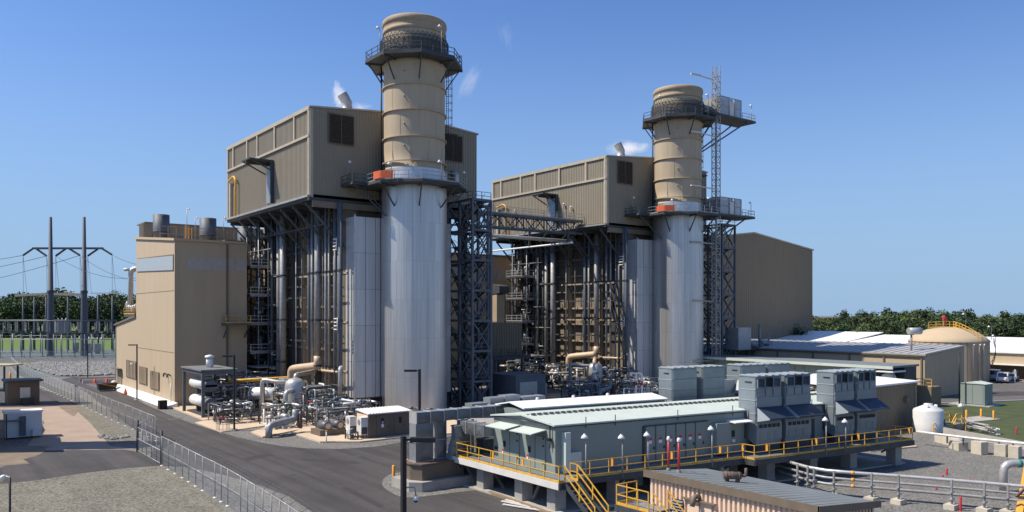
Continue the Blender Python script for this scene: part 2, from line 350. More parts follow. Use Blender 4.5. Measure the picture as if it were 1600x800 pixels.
gsheet('gravel_verge', [(30, 587), (75, 600), (140, 634), (205, 668), (240, 690), (213, 700), (205, 680), (180, 663), (140, 638), (90, 612), (38, 600)], 0.016, 'gravel')
gsheet('gravel_yard', [(-900, 756), (0, 757), (60, 751), (130, 740), (200, 732), (252, 728.5), (262, 728), (300, 731.5), (350, 743), (402, 758), (452, 777), (505, 813), (640, 1300), (700, 2400), (-3000, 2400), (-3000, 760)], 0.012, 'gravel_olive')
gsheet('gravel_verge', [(262, 728.4), (300, 731.9), (350, 743.4), (402, 758.4), (452, 777.4), (505, 813.4), (640, 1300), (560, 1300), (430, 868), (355, 800), (300, 757)], 0.018, 'gravel')
# gravel island round the junction box
gsheet('gravel_island', smoothpoly([(597, 757), (603, 745), (625, 738), (690, 735), (760, 740), (800, 757), (700, 771), (660, 776), (630, 777), (608, 768)]), 0.012, 'gravel')
# process pads
gsheet('gravel_apron', [(300, 662), (380, 672), (640, 684), (715, 680), (715, 640), (300, 640), (262, 640), (262, 645)], 0.006, 'gravel')
gsheet('gravel_apron', smoothpoly([(345, 678), (360, 672), (400, 672), (470, 684), (560, 694), (700, 682), (700, 672), (400, 662), (345, 665)], 2), 0.007, 'gravel')
def pad(name, ppx, m='concrete_tan', h=0.15):
    MBp = MB().prism([at(*p) for p in ppx], -0.02, h); o = MBp.build(name, m); o['kind'] = 'structure'; return o
pad('concrete_pad', [(258, 634), (319, 658), (352, 652.5), (300, 634)])
pad('concrete_pad', [(305, 661), (345, 676), (430, 664), (430, 640), (360, 640), (345, 654)], h=0.10)
pad('concrete_pad', [(392, 676), (410, 684), (470, 672), (470, 640), (432, 640), (432, 664)], h=0.12)
pad('concrete_pad', [(455, 678), (500, 692), (562, 692), (640, 683.5), (720, 678), (720, 640), (471, 640), (471, 672)])
pad('concrete_pad', [(700, 676), (1120, 655), (1400, 640), (1300, 615), (800, 615), (722, 640)], 'concrete', 0.05)
# right yard
gsheet('grass_lawn', [(1412, 640), (1460, 637), (1520, 629), (1600, 626), (2100, 622), (2100, 740), (1600, 690), (1560, 685), (1500, 679), (1430, 668)], 0.008, 'grass_dark')
gsheet('service_road', [(1330, 640), (1440, 628), (1548, 600), (1620, 589), (2300, 589), (2300, 622), (1600, 625), (1515, 628.5), (1455, 636), (1400, 641)], 0.010, 'asphalt_old')
gsheet('service_road', [(1500, 621), (1540, 612), (2200, 608), (2200, 617), (1600, 618)], 0.014, 'asphalt')
gsheet('car_park', [(1535, 599), (1620, 588), (2300, 588), (2300, 570), (1500, 570)], 0.006, 'asphalt_old')
gsheet('grass_kerb', [(1584, 597), (2100, 600), (2100, 592), (1584, 590)], 0.016, 'dirt')
for a, b in (((1440, 631), (1516, 629.5)), ((1516, 629.5), (1612, 625.5)), ((1548, 598), (1586, 596.5))):
    p, q = at(*a), at(*b); struct('kerb', MB().bar((p[0], p[1], 0.06), (q[0], q[1], 0.06), 0.35, 0.14), 'concrete')
pad('concrete_slab', [(1345, 668), (1434, 699), (1360, 706), (1290, 680)], 'concrete_tan', 0.12)

LBL_ROCK = {'riprap': ('bed of loose grey riprap stones between the fence and the switchyard track',), 'rubble_line': ('short line of pale rubble stones in the gravel beside the chain link fence',)}
# riprap: individual rocks, the bed as stuff
def rock_mesh(seed, s=1.0):
    q = random.Random(seed); bm = bmesh.new(); bmesh.ops.create_icosphere(bm, subdivisions=1, radius=0.5*s)
    for v in bm.verts: v.co *= q.uniform(0.65, 1.15); v.co.z *= 0.7
    me = bpy.data.meshes.new('rock'); bm.to_mesh(me); bm.free(); me.materials.append(MATS['rock']); return me
def rocks(name, n, fn, smin, smax, seed=1):
    q = random.Random(seed); mb = MB(); base = [rock_mesh(seed*10+i) for i in range(5)]
    for i in range(n):
        p = fn(q); k = q.uniform(smin, smax); me = q.choice(base); a = q.uniform(0, 6.28); ca, sa = math.cos(a)*k, math.sin(a)*k
        mb.add([(p[0]+v.co.x*ca-v.co.y*sa, p[1]+v.co.x*sa+v.co.y*ca, 0.12*k+v.co.z*k) for v in me.vertices], [tuple(f.vertices) for f in me.polygons])
    o = mb.build(name, 'rock'); o['kind'] = 'stuff'; tag(o, LBL_ROCK[name][0], 'rocks'); return o
def rfn(q):
    while True:
        x, y = q.uniform(-60, 186), q.uniform(566.5, 588)
        if x < 28: continue
        if y < 569 and x < 60: continue
        lim = 589-max(0, (x-95))*0.035 if x > 95 else 570+(x-28)*0.28
        if y < lim: return at(x, y)
gsheet('riprap_bed', [(28, 587), (28, 572), (60, 567), (186, 566.6), (186, 586), (95, 589)], 0.02, 'gravel_dark')
rocks('riprap', 5200, rfn, 0.45, 1.15, 3)
rocks('rubble_line', 60, lambda q: (lambda x: at(x, 686-abs(x-178)*0.16+q.uniform(-2, 2)))(q.uniform(152, 200)), 0.25, 0.6, 5)

# wear on the yard road: patched trench lines, drain covers, stains
for k, pts in enumerate(([(470, 716), (560, 722), (560, 725), (470, 719)], [(540, 760), (600, 790), (594, 794), (534, 763)], [(380, 716), (420, 708), (428, 711), (388, 720)], [(262, 655), (286, 652), (288, 653.2), (264, 656.4)])):
    gsheet('patched_trench', pts, 0.0095, 'asphalt_old' if k == 3 else 'asphalt_dark')
for x_, y_ in ((262, 672), (305, 684), (455, 742), (560, 713)):
    p = at(x_, y_); struct('drain_cover', MB().lathe(p, [(.01, .017), (.42, .017), (.45, .012)], 16), 'steel_dark')
# ------------------------------------------------------------------ left turbine building
def band(name, parent, x, y0, y1, za0, za1, zb0, zb1, m, dx=0.05):
    """strip on an X=x wall, between (y0: za0..zb0) and (y1: za1..zb1)"""
    return MB().extr([(x, y0, za0), (x, y1, za1), (x, y1, zb1), (x, y0, zb0)], (-dx, 0, 0)).build(name, m, parent)
t = thing('turbine_building', 'tall tan metal building left of the boilers with low wing and wide window band', 'building', (30, 116.5, 0))
BX0, BX1, BY0, BY1, BY2 = 30.0, 40.0, 116.5, 140.0, 155.7
mb = MB(); poly = [(BX0, BY0, 0), (BX0, BY2, 0), (BX0, BY2, 10.9), (BX0, BY1, 12.4), (BX0, BY1, 25.1), (BX0, BY0, 23.15)]
mb.extr(poly, (BX1-BX0, 0, 0)); mb.build('wall', 'wall_tan', t)
MB().extr([(BX0-0.25, BY0-0.25, 23.15), (BX0-0.25, BY1+0.2, 25.12), (BX0-0.25, BY1+0.2, 25.5), (BX0-0.25, BY0-0.25, 23.5)], (BX1-BX0+0.3, 0, 0)).build('roof', 'wall_tan', t)
MB().extr([(BX0-0.25, BY1+0.01, 12.4), (BX0-0.25, BY2+0.3, 10.85), (BX0-0.25, BY2+0.3, 11.15), (BX0-0.25, BY1+0.01, 12.75)], (12, 0, 0)).build('wing_roof', 'trim_brown', t)
for (y0, y1) in ((117.2, 139),):
    k = 6
    fr = MB().extr([(BX0-.02, y0, 19.0), (BX0-.02, y1, 19.7), (BX0-.02, y1, 21.9), (BX0-.02, y0, 21.3)], (-0.06, 0, 0)).build('window_frame', 'trim_brown', t)
    for i in range(k):
        a = y0+0.15+(y1-y0-0.3)*i/k; b = y0+0.15+(y1-y0-0.3)*(i+1)/k; f = lambda y: (y-y0)/(y1-y0)
        MB().extr([(BX0-.07, a, 19.1+.7*f(a)), (BX0-.07, b, 19.1+.7*f(b)), (BX0-.07, b, 21.1+.7*f(b)), (BX0-.07, a, 21.1+.7*f(a))], (-0.05, 0, 0)).build('pane', 'panel_pale', fr)
for i, (a, b) in enumerate(((31.6, 35.0), (35.05, 38.2), (38.25, 39.9))):
    MB().box(a, b, BY0-0.05, BY0, 19.2, 20.9).build('pane', 'panel_shaded', t)
MB().box(BX0-0.06, BX0-0.01, BY0-0.1, BY0+0.3, 0, 23.3).box(BX0-0.1, BX0+0.35, BY0-0.06, BY0-0.01, 0, 23.3).build('corner_trim', 'wall_tan', t)
MB().box(BX0-0.05, BX0-0.01, BY2-0.5, BY2+0.05, 0, 11).build('corner_trim', 'steel_blue', t)
MB().box(37.0, 37.25, BY0-0.2, BY0-0.01, 0, 23.0).build('downpipe', 'trim_brown', t)
for z in (16.2, 7.5): MB().box(BX0-0.03, BX0-0.005, BY0, BY1, z, z+0.06).build('joint', 'wall_brown', t)
def yx(px, X):
    k = (px-800)/FOC; return X*(sn-k*cs)/(cs+k*sn)
def xy(px, Y):
    k = (px-800)/FOC; return Y*(cs+k*sn)/(sn-k*cs)
for (pa, pb, z0, z1) in ((198, 213.5, 2.3, 5.2), (218, 230.5, 1.9, 4.6), (235.6, 249.6, 1.6, 4.3)):
    ya, yb = yx(pa, BX0), yx(pb, BX0); g = MB().box(BX0-0.12, BX0-0.01, yb, ya, z0, z1).build('louvre', 'trim_brown', t)
    n = 7
    for i in range(n):
        y = yb+(ya-yb)*(i+0.5)/n; MB().box(BX0-0.2, BX0-0.121, y-0.13, y+0.13, z0+0.15, z1-0.15).build('slat', 'wall_tan', g)
ya, yb = yx(184, BX0), yx(191, BX0)
d = MB().box(BX0-0.1, BX0-0.01, yb, ya, 0.4, 3.2).build('door', 'wall_brown', t); MB().box(BX0-1.0, BX0-0.11, yb-.2, ya+.2, 3.35, 3.5).build('canopy', 'trim_brown', d)
MB().add([(BX0-1.6, BY0-1.4, 0), (BX0-1.6, BY2-3, 0), (BX0-0.02, BY2-3, 0), (BX0-0.02, BY0-1.4, 0), (BX0-1.5, BY0-1.3, 0.25), (BX0-1.5, BY2-3, 0.25), (BX0-0.02, BY2-3, 0.7), (BX0-0.02, BY0-1.3, 0.7)],
    [(4, 5, 6, 7)[::-1], (0, 1, 5, 4)[::-1], (0, 4, 7, 3)[::-1], (1, 2, 6, 5)[::-1]]).build('plinth', 'white', t)
for py, zz in ((262.5, 0), (268, 0)):
    y = yx(py, BX0); MB().pipe([(BX0-0.1, y, 4.2), (BX0-0.6, y, 4.6), (BX0-0.6, y, 4.0)], 0.12, 6).build('vent_elbow', 'pipe_dark', t)
MB().tube([(BX0-0.25, yx(270, BX0), 0.5), (BX0-0.25, yx(270, BX0), 3.2)], 0.09, 6).build('hose_pipe', 'offwhite', t)
# landing with yellow rail on the shaded wall
lp = MB().box(36.3, 39.9, BY0-2.2, BY0-0.02, 11.3, 11.65); lp.bar((36.6, BY0-0.1, 9.5), (36.6, BY0-2, 11.3), .15).bar((39.6, BY0-0.1, 9.5), (39.6, BY0-2, 11.3), .15); lp.build('landing', 'steel_blue', t)
railing(t, [(36.4, BY0-0.1, 11.65), (36.4, BY0-2.1, 11.65), (39.8, BY0-2.1, 11.65)], 'yellow', name='landing_rail')

# roof vents and what stands behind them
def roof_vent(px, zt, r, Y, label, m='steel_blue'):
    x = xy(px, Y); t = thing('roof_ventilator', label, 'ventilator', (x, Y, 24.0), 'round roof ventilators on the tan turbine hall')
    MB().lathe((x, Y), [(r*0.9, 24.0), (r*0.9, zt-3.0), (r*1.02, zt-2.9)], 20).build('duct', m, t)
    MB().lathe((x, Y), [(r*1.05, zt-2.8), (r, zt-2.6), (r, zt), (r*0.85, zt), (r*0.85, zt-1)], 20).build('drum', m, t)
    MB().box(x-r*1.3, x+r*1.3, Y-r*1.3, Y+r*1.3, 23.8, 24.6).build('curb', 'offwhite', t)
roof_vent(252, 29.0, 1.25, 137, 'leftmost round grey ventilator drum on the turbine hall roof')
roof_vent(325, 28.6, 1.3, 134, 'middle round grey ventilator drum on the turbine hall roof')
roof_vent(384, 27.3, 1.3, 132, 'round grey ventilator drum beside the boiler braces, right of the three')
# hall behind both boilers
t = thing('turbine_hall', 'long tan turbine hall behind the two boilers seen between the steel towers', 'building', (44.4, 127, 0))
MB().box(40.05, 147.9, 127, 150, 0, 24.3).build('wall', 'wall_tan', t)
MB().box(40.05, 147.9, 126.8, 150.2, 24.3, 24.6).build('roof', 'wall_brown', t)
for i in range(12): MB().box(66+i*6.8, 66+i*6.8+6.7, 126.93, 126.98, 19.6, 21.8).build('pane', 'panel_shaded', t)
t = thing('roof_monitor', 'brown ribbed monitor running along the turbine hall roof behind the ventilators', 'roof monitor', (30.5, 141, 24.5))
mb = MB(); corr(mb, (31.5, 140.6), (85, 140.6), 24.3, 27.9, 1.2, 0.12, side=-1); corr(mb, (31.5, 144), (31.5, 140.6), 24.3, 27.9, 0.9, 0.3, side=-1); mb.build('wall', 'penthouse_wall', t)
MB().box(31.4, 85, 140.5, 146, 27.9, 28.1).build('roof', 'wall_brown', t)
t = thing('roof_railing', 'grey guard rail along the turbine hall roof in front of the ventilators', 'railing', (33, 133, 24.5))
railing(t, [(xy(250, 133), 133, 24.4), (xy(300, 133), 133, 24.4), (xy(345, 133), 133, 24.4), (xy(386, 133), 133, 24.4)], h=2.4, sp=1.2)
for px_, h, l in ((292, 5.6, 'tall dome lamp on the hall roof, left of the middle ventilator'), (305, 4.3, 'shorter dome lamp just left of the middle roof ventilator'), (349, 4.6, 'dome lamp on the hall roof between the middle ventilator and the boiler')):
    deck_lamp((xy(px_, 132.5), 132.5, 24.2), h, l)
t = thing('yellow_hoist', 'small yellow roof access ladder frame between two roof ventilators', 'ladder'); y = 133.5
mb = MB()
for k in range(3): mb.bar((xy(290+k*5, y), y, 24.3), (xy(290+k*5, y), y, 27.2-0.2*k), .12)
for k in range(3): mb.bar((xy(290, y), y, 25+.8*k), (xy(300, y), y, 25+.8*k), .1)
mb.build('frame', 'orange_yellow', t)
# left wing rooftop plant
t = thing('exhaust_bend', 'grey cranked exhaust pipe rising above the low wing roof', 'pipe', (32, 150, 11))
p = (xy(204, 152), 152); MB().pipe([(p[0], 152, 11), (p[0], 152, 20.9), (p[0]+4, 150.5, 20.9)], 0.45, 10).tube([(p[0]-1.1, 152, 20.7), (p[0]+.3, 152, 20.7)], 0.25, 8).build('pipe', 'pipe_silver', t)
t = thing('wing_plant', 'yellow and silver machinery with white pipes on the low wing of the tan building', 'machinery', (31, 150, 11))
q = random.Random(4)
MB().box(31, 38, 146, 154, 12.4, 12.9).build('platform', 'steel_dark', t)
for i in range(5):
    x = 31.6+q.random()*3; y = 146+q.random()*8; MB().sphere((x, y, 13.6), 0.7, 10, 6).build('drum', 'orange_yellow' if i % 2 else 'pipe_tan', t)
for i in range(6):
    y = 145.5+i*1.5; MB().pipe([(31.3, y, 12.9), (31.3, y, 14.2+q.random()), (31.3, y+1.4, 14.2)], 0.13, 6).build('pipe', 'pipe_white', t)
railing(t, [(31, 154, 12.9), (31, 146, 12.9)], 'yellow')

# ------------------------------------------------------------------ steam turbine hall (right)
t = thing('tall_brown_hall', 'tall brown gabled hall behind the second stack, plain shaded end wall', 'building', (148, 126, 0))
e0, rz = 30.6, 33.8
mb = MB(); tp = lambda u: e0+(rz-e0)*(1-abs(2*u-1))
corr(mb, (148, 126), (202, 126), 0, 0, 0.9, 0.04, top=tp, side=-1)
mb.extr([(148, 126.05, 0), (202, 126.05, 0), (202, 126.05, e0), (175, 126.05, rz), (148, 126.05, e0)], (0, 35, 0)); mb.build('wall', 'wall_brown', t)
for s_ in (0, 1):
    a, b = ((147.8, e0), (175, rz)) if s_ == 0 else ((175, rz), (202.3, e0))
    MB().extr([(a[0], 125.7, a[1]+0.02), (b[0], 125.7, b[1]+0.02), (b[0], 125.7, b[1]+0.35), (a[0], 125.7, a[1]+0.35)], (0, 36, 0)).build('roof', 'penthouse_trim', t)

# ------------------------------------------------------------------ warehouse with corner at (124, 58)
t = thing('warehouse', 'long tan warehouse with pale ribbed single-slope roof and dark shaded end beside the round tank', 'building', (123.9, 58.4, 0))
WX, WY, WX2, WY2 = 123.9, 58.4, 137.2, 98.0
MB().extr([(WX, WY, 0), (WX2, WY, 0), (WX2, WY, 7.6), (WX, WY, 6.6)], (0, WY2-WY, 0)).build('wall', 'wall_tan', t)
mb = MB(); corr(mb, (WX, WY-.02), (WX2, WY-.02), 0.2, 0, 0.6, 0.05, top=lambda u: 6.55+u, side=-1); mb.build('cladding', 'wall_tan', t)
vs = MB(); n = 30
vs.extr([(WX-.3, WY-.3, 6.62), (WX2+.1, WY-.3, 7.66), (WX2+.1, WY-.3, 7.82), (WX-.3, WY-.3, 6.80)], (0, WY2-WY+.6, 0))
for i in range(n+1):
    y = WY-.25+(WY2-WY+.5)*i/n; vs.extr([(WX-.3, y, 6.80), (WX2+.1, y, 7.82), (WX2+.1, y, 7.90), (WX-.3, y, 6.88)], (0, 0.08, 0))
vs.build('roof', 'roof_light', t)
MB().box(WX-.35, WX-.31, WY-.3, WY2+.3, 6.5, 6.62).box(WX-.3, WX-.01, WY-.28, WY2, 6.35, 6.6).build('gutter', 'trim_brown', t)
for y in (58.7, 64.6, 70.4, 77.0, 84): MB().box(WX-.18, WX-.02, y, y+.25, 0, 6.4).build('downpipe', 'trim_brown', t)
for (y, z) in ((60.2, 4.0), (60.4, 1.9)): MB().box(WX-.5, WX-.02, y, y+.3, z, z+.25).build('wall_light', 'offwhite', t)
t = thing('roof_intake', 'silver drum intake on a post rising from the warehouse roof', 'roof vent', (126, 62, 7))
p = dr(1424, 127.5); MB().tube([(p[0], p[1], 6.8), (p[0], p[1], 9.9)], 0.16, 8).build('post', 'galvanised', t)
MB().tube([(p[0]-.5, p[1]+.2, 10.2), (p[0]+1.4, p[1]-.8, 10.2)], 0.55, 16).build('drum', 'pipe_silver', t)
# blue grey lean-to roof in shade left of the warehouse
t = thing('low_shed', 'low dark roofed shed in the shade of the brown hall left of the warehouse', 'building', (124, 99, 0))
MB().box(122, 150, 98.3, 125, 0, 5.6).build('wall', 'wall_brown', t); MB().extr([(121.8, 98.2, 5.6), (150, 98.2, 7.2), (150, 98.2, 7.4), (121.8, 98.2, 5.8)], (0, 27.5, 0)).build('roof', 'roof_gray', t)

# ------------------------------------------------------------------ round tank
t = thing('storage_tank', 'round tan storage tank with domed roof, yellow rail and outside stair behind the warehouse', 'tank', (161.7, 71.7, 0))
c = (161.7, 71.7)
for i in range(36):
    a0 = 2*math.pi*i/36; MB().lathe(c, [(7.0, 0.05), (7.0, 7.7)], 2, a0+0.006, a0+2*math.pi/36-0.006).build('panel', 'wall_tan', t)
MB().lathe(c, [(6.93, 0), (6.93, 7.7)], 36).build('shell', 'casing_shade_brown', t)
MB().lathe(c, [(7.12, 7.6), (7.12, 7.75), (6.4, 8.5), (5.2, 9.3), (3.6, 9.95), (1.8, 10.3), (0.05, 10.4)], 36).build('roof', 'wall_tan', t)
pts = [(c[0]-2.0, c[1]+1.0), (c[0]-.3, c[1]-2.2)]
path = []
for i in range(9):
    u = i/8; r = 1.5+5.4*u; a = math.radians(-105-14*(1-u)); zz = 10.38-(r/7.0)**2*2.7+0.1; path.append((c[0]+r*math.cos(a)+0.8*0, c[1]+r*math.sin(a), zz))
railing(t, path, 'yellow', h=1.1, sp=1.2, r=0.05); path2 = [(x+.9, y+.35, z) for x, y, z in path]; railing(t, path2, 'yellow', h=1.1, sp=1.2, r=0.05)
railing(t, [(c[0]-2.8, c[1]+2.4, 10.2), (c[0]-1.6, c[1]+.2, 10.4), (c[0]-.2, c[1]-1.5, 10.3)], 'yellow', h=1.1, sp=1.2, r=0.05)
st = MB()
for i in range(28):
    a = math.radians(-85+i*2.2); z = 7.4-i*0.26; st.add([(c[0]+7.05*math.cos(a), c[1]+7.05*math.sin(a), z), (c[0]+7.9*math.cos(a), c[1]+7.9*math.sin(a), z), (c[0]+7.9*math.cos(a+.04), c[1]+7.9*math.sin(a+.04), z), (c[0]+7.05*math.cos(a+.04), c[1]+7.05*math.sin(a+.04), z)], [(0, 1, 2, 3)])
st.build('stair', 'steel_dark', t)
railing(t, [(c[0]+7.9*math.cos(math.radians(-85+i*6.2)), c[1]+7.9*math.sin(math.radians(-85+i*6.2)), 7.4-i*0.73) for i in range(10)], 'steel_dark', sp=1.0)
for a in (-122, -112, -104):
    a = math.radians(a); x, y = c[0]+7.35*math.cos(a), c[1]+7.35*math.sin(a); MB().pipe([(x, y, 0.1), (x, y, 7.2), (x-.6, y-.4, 7.3), (x-.6, y-.4, 6.9)], 0.14, 6).build('overflow_pipe', 'pipe_silver', t)
for px_, z, h, l in ((1509, 10.0, 3.0, 'dome lamp on the tank roof beside the yellow rail'), (1549, 8.0, 2.6, 'dome lamp at the right edge of the tank roof'), (1555.5, 7.6, 1.3, 'short dome lamp on the outer stair landing of the tank')):
    deck_lamp((*dr(px_, 152), z), h, l, arm=(-.5, .25))
t = thing('windsock', 'red windsock on a thin mast above the round tank', 'windsock', (*dr(1473.5, 155), 0)); p = dr(1473.5, 155)
MB().tube([(p[0], p[1], 10), (p[0], p[1], 12.6)], 0.06, 6).build('mast', 'galvanised', t); MB().tube([(p[0], p[1], 12.5), (p[0]+.3, p[1]-.2, 11.9), (p[0]+.4, p[1]-.3, 11.0)], [0.35, 0.3, 0.2], 8).build('sock', 'red', t)
# ------------------------------------------------------------------ white roofed building far right
t = thing('white_roofed_building', 'long low building with bright white roof behind the tank and the parked trucks', 'building', (175, 10, 0))
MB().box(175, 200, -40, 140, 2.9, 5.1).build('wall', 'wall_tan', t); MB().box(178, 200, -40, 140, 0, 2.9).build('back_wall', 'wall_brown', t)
MB().extr([(174.6, -40, 5.1), (201, -40, 7.4), (201, -40, 7.6), (174.6, -40, 5.35)], (0, 145, 0)).build('roof', 'white', t)
MB().extr([(176, 105.2, 5.1), (201, 105.2, 8.0), (201, 105.2, 8.2), (176, 105.2, 5.3)], (0, 38, 0)).build('roof', 'white', t)
MB().box(173.9, 175.1, -40, 140, 2.75, 2.95).build('canopy', 'white', t)
for i, y in enumerate((52, 46, 40, 34)): MB().box(177.9, 177.98, y, y+2.2, 0.05, 2.5).build('door', 'trim_brown', t)
# ------------------------------------------------------------------ long grey green building
t = thing('grey_green_annexe', 'long low grey green metal building with dark flat roof in front of the warehouse', 'building', (106.8, 54.4, 0))
mb = MB(); corr(mb, (106.8, 57.5), (106.8, 100), 0.1, 5.6, 0.5, 0.04, side=1); mb.box(106.85, 113, 57.5, 100, 0, 5.6); mb.build('wall', 'gray_green', t)
MB().box(106.2, 113.4, 54.2, 100.3, 5.62, 5.9).build('roof', 'roof_gray', t); MB().box(106.0, 106.19, 54.2, 100.3, 5.45, 5.85).build('fascia', 'gray_green_light', t)
MB().box(109.6, 113, 54.4, 57.4, 0, 5.6).build('end_bay', 'steel_dark', t); MB().box(106.1, 109.6, 54.2, 57.3, 5.0, 5.2).build('canopy', 'white', t)
MB().tube([(107.1, 54.6, 0), (107.1, 54.6, 5.0)], 0.1, 6).build('column', 'galvanised', t)
for i in range(8): MB().box(106.6, 106.74, 68+i*1.5, 68+i*1.5+.1, 2.0, 5.0).build('conduit', 'galvanised', t)
t = thing('white_vessel', 'rounded white vessel under the canopy of the grey green building', 'vessel', (108, 55.8, 0))
MB().lathe((108, 55.8), [(1.1, 2.6), (1.1, 4.0), (0.8, 4.6), (0.05, 4.85)], 16).build('shell', 'white', t)
# ------------------------------------------------------------------ brown building with white roof
t = thing('brown_service_building', 'brown service building with bright white low pitched roof right of the air handling units', 'building', (76, 45, 0))
SX0, SX1, SY0, SY1 = 80.0, 93.5, 45.0, 55.0
MB().box(SX0, SX1, SY0, SY1, 0, 5.0).build('wall', 'wall_brown', t)
mb = MB(); corr(mb, (SX0, SY0-.02), (SX1, SY0-.02), 0, 5.0, 0.5, 0.04, side=-1); mb.build('cladding', 'wall_brown', t)
mb = MB(); mb.extr([(SX0-.3, SY0-.3, 5.02), (SX0-.3, SY1+.3, 5.4), (SX0-.3, SY1+.3, 5.6), (SX0-.3, SY0-.3, 5.2)], (SX1-SX0+.6, 0, 0)); mb.build('roof', 'white', t)
MB().box(SX1-.5, SX1-.3, SY0-.16, SY0-.03, 0, 5).build('downpipe', 'casing_tan', t)
MB().box(90.3, 91.1, SY0-.5, SY0-.03, 2.9, 3.5).build('wall_vent', 'trim_brown', t)
t = thing('sunlit_service_wall', 'sunlit face of the brown service building as a tan block between the air handling units', 'building', (70, 52, 0))
MB().box(76, 79.9, 50, 60, 0, 4.6).build('wall', 'wall_tan', t); MB().box(75.7, 79.9, 49.7, 60.3, 4.6, 4.85).build('roof', 'white', t)  # sunlight put into the colour: lighter block for the service building's lit face
# ------------------------------------------------------------------ exhaust stack
SX, SY = 52.0, 88.66
UX = 50.5           # spacing of the two units
def ring_pts(r, z, n=8, a0=math.pi/8, cx=SX, cy=SY): return [(cx+r*math.cos(a0+2*math.pi*i/n), cy+r*math.sin(a0+2*math.pi*i/n), z) for i in range(n)]
def make_stack():
    t = thing('exhaust_stack', 'taller nearer exhaust stack, tan ringed upper shell over a bright aluminium clad base', 'smokestack', (SX, SY, 0), 'twin exhaust stacks')
    c = (SX, SY)
    MB().lathe(c, [(4.04, 0.0), (4.04, 28.9)], 48).build('core', 'core', t)
    # aluminium lagging panels, one mesh shared by each row
    rows = [0.3, 5.1, 9.9, 14.7, 19.5, 24.3, 28.8]; n = 26; q = random.Random(3)
    for k in range(6):
        z0, z1 = rows[k]+.004, rows[k+1]-.004; da = 2*math.pi/n; mb = MB(); seg = 4
        prof = []
        for j in range(seg+1):
            a = da*0.008+da*0.984*j/seg; prof.append(a)
        vs = [(4.13*math.cos(a), 4.13*math.sin(a), z) for a in prof for z in (z0, z1)]
        fs = [(2*j, 2*j+2, 2*j+3, 2*j+1) for j in range(seg)]; mb.add(vs, fs, True)
        e = [(4.05*math.cos(prof[-1]), 4.05*math.sin(prof[-1]), z) for z in (z0, z1)]+[(4.05*math.cos(prof[0]), 4.05*math.sin(prof[0]), z) for z in (z0, z1)]
        mb.add([vs[-2], vs[-1], e[1], e[0], vs[0], vs[1], e[3], e[2]], [(0, 3, 2, 1), (4, 5, 6, 7)])
        me = bpy.data.meshes.new('lagging_panel'); me.from_pydata(mb.v, [], mb.f); me.polygons.foreach_set('use_smooth', mb.sm); me.materials.append(MATS['aluminium'])
        for i in range(n):
            M = Matrix.Translation((SX, SY, 0)) @ Matrix.Rotation(da*i+q.uniform(-.0012, .0012), 4, 'Z') @ Matrix.Rotation(q.uniform(-.0006, .0006), 4, 'Y')
            link('lagging_panel', me, t, matrix=M)
    # cone and tan shell
    MB().lathe(c, [(4.13, 28.8), (4.13, 29.6), (3.98, 30.6), (3.98, 31.1)], 48).build('collar', 'aluminium', t)
    MB().lathe(c, [(3.98, 31.05), (3.75, 31.3), (3.88, 33.4), (3.90, 48.2), (3.90, 50.0), (3.6, 50.0), (3.6, 46)], 48).build('upper_shell', 'stack_tan', t)
    for z in (31.9, 34.9, 38.2, 41.4, 44.2): MB().lathe(c, [(3.90, z), (4.13, z), (4.13, z+.10), (3.90, z+.16)], 48, smooth=False).build('stiffener_ring', 'stack_tan', t)
    MB().lathe(c, [(3.9, 48.3), (4.02, 48.3), (4.06, 48.6), (4.02, 48.75), (3.98, 48.8), (3.98, 49.3), (4.08, 49.35), (4.12, 49.65), (4.08, 49.95), (3.95, 50.1), (3.6, 50.1)], 48).build('cap_ring', 'cap_tan', t)
    for k, z in enumerate((33.2, 35.9, 39.3, 42.4)): MB().sphere((SX-3.0, SY-2.55, z+.6), 0.13, 8, 5).build('test_port', 'galvanised', t)
    q = random.Random(12); zs = (31.9, 34.9, 38.2, 41.4, 44.2)
    for k in range(4):
        for j in range(4):
            a = 3.4+j*.62+.3*(k % 2); x, y = SX+3.885*math.cos(a), SY+3.885*math.sin(a); MB().bar((x, y, zs[k]+.17), (x, y, zs[k+1]-.02), .045).build('weld_seam', 'stack_tan', t)
    # platforms
    def platform(z, rp, name, ri):
        out = ring_pts(rp, 0); mb = MB(); inn = ring_pts(ri, 0)
        vs = [(p[0], p[1], z) for p in out]+[(p[0], p[1], z) for p in inn]+[(p[0], p[1], z-.32) for p in out]+[(p[0], p[1], z-.32) for p in inn]
        fs = []
        for i in range(8):
            j = (i+1) % 8; fs += [(i, j, 8+j, 8+i), (16+j, 16+i, 24+i, 24+j), (i, 16+i, 16+j, j)]
        pl = mb.add(vs, fs).build(name, 'steel_dark', t)
        b = MB()
        for p, r2 in zip(out, ring_pts(ri+.05, 0)):
            b.bar((p[0], p[1], z-.35), (r2[0], r2[1], z-.35), .12, .3)
            b.bar((SX+(p[0]-SX)*.93, SY+(p[1]-SY)*.93, z-.4), (SX+(p[0]-SX)*4.1/rp, SY+(p[1]-SY)*4.1/rp, z-2.9), .14)
        b.build('bracket', 'steel_dark', t)
        return out
    o1 = platform(29.2, 6.9, 'lower_platform', 4.14); railing(t, [(p[0], p[1], 29.2) for p in ring_pts(6.8, 0)], 'galvanised', closed=True, r=.035)
    o2 = platform(44.9, 6.25, 'upper_platform', 3.92); railing(t, [(p[0], p[1], 44.9) for p in ring_pts(6.15, 0)], 'steel_dark', closed=True, r=.04)
    # access gangway to the penthouse
    MB().box(SX-8.2, SX-4.4, SY+1.0, SY+4.3, 28.95, 29.19).build('gangway', 'steel_dark', t)
    railing(t, [(SX-8.1, SY+4.2, 29.2), (SX-8.1, SY+1.1, 29.2), (SX-6.2, SY+1.1, 29.2)], 'steel_dark')
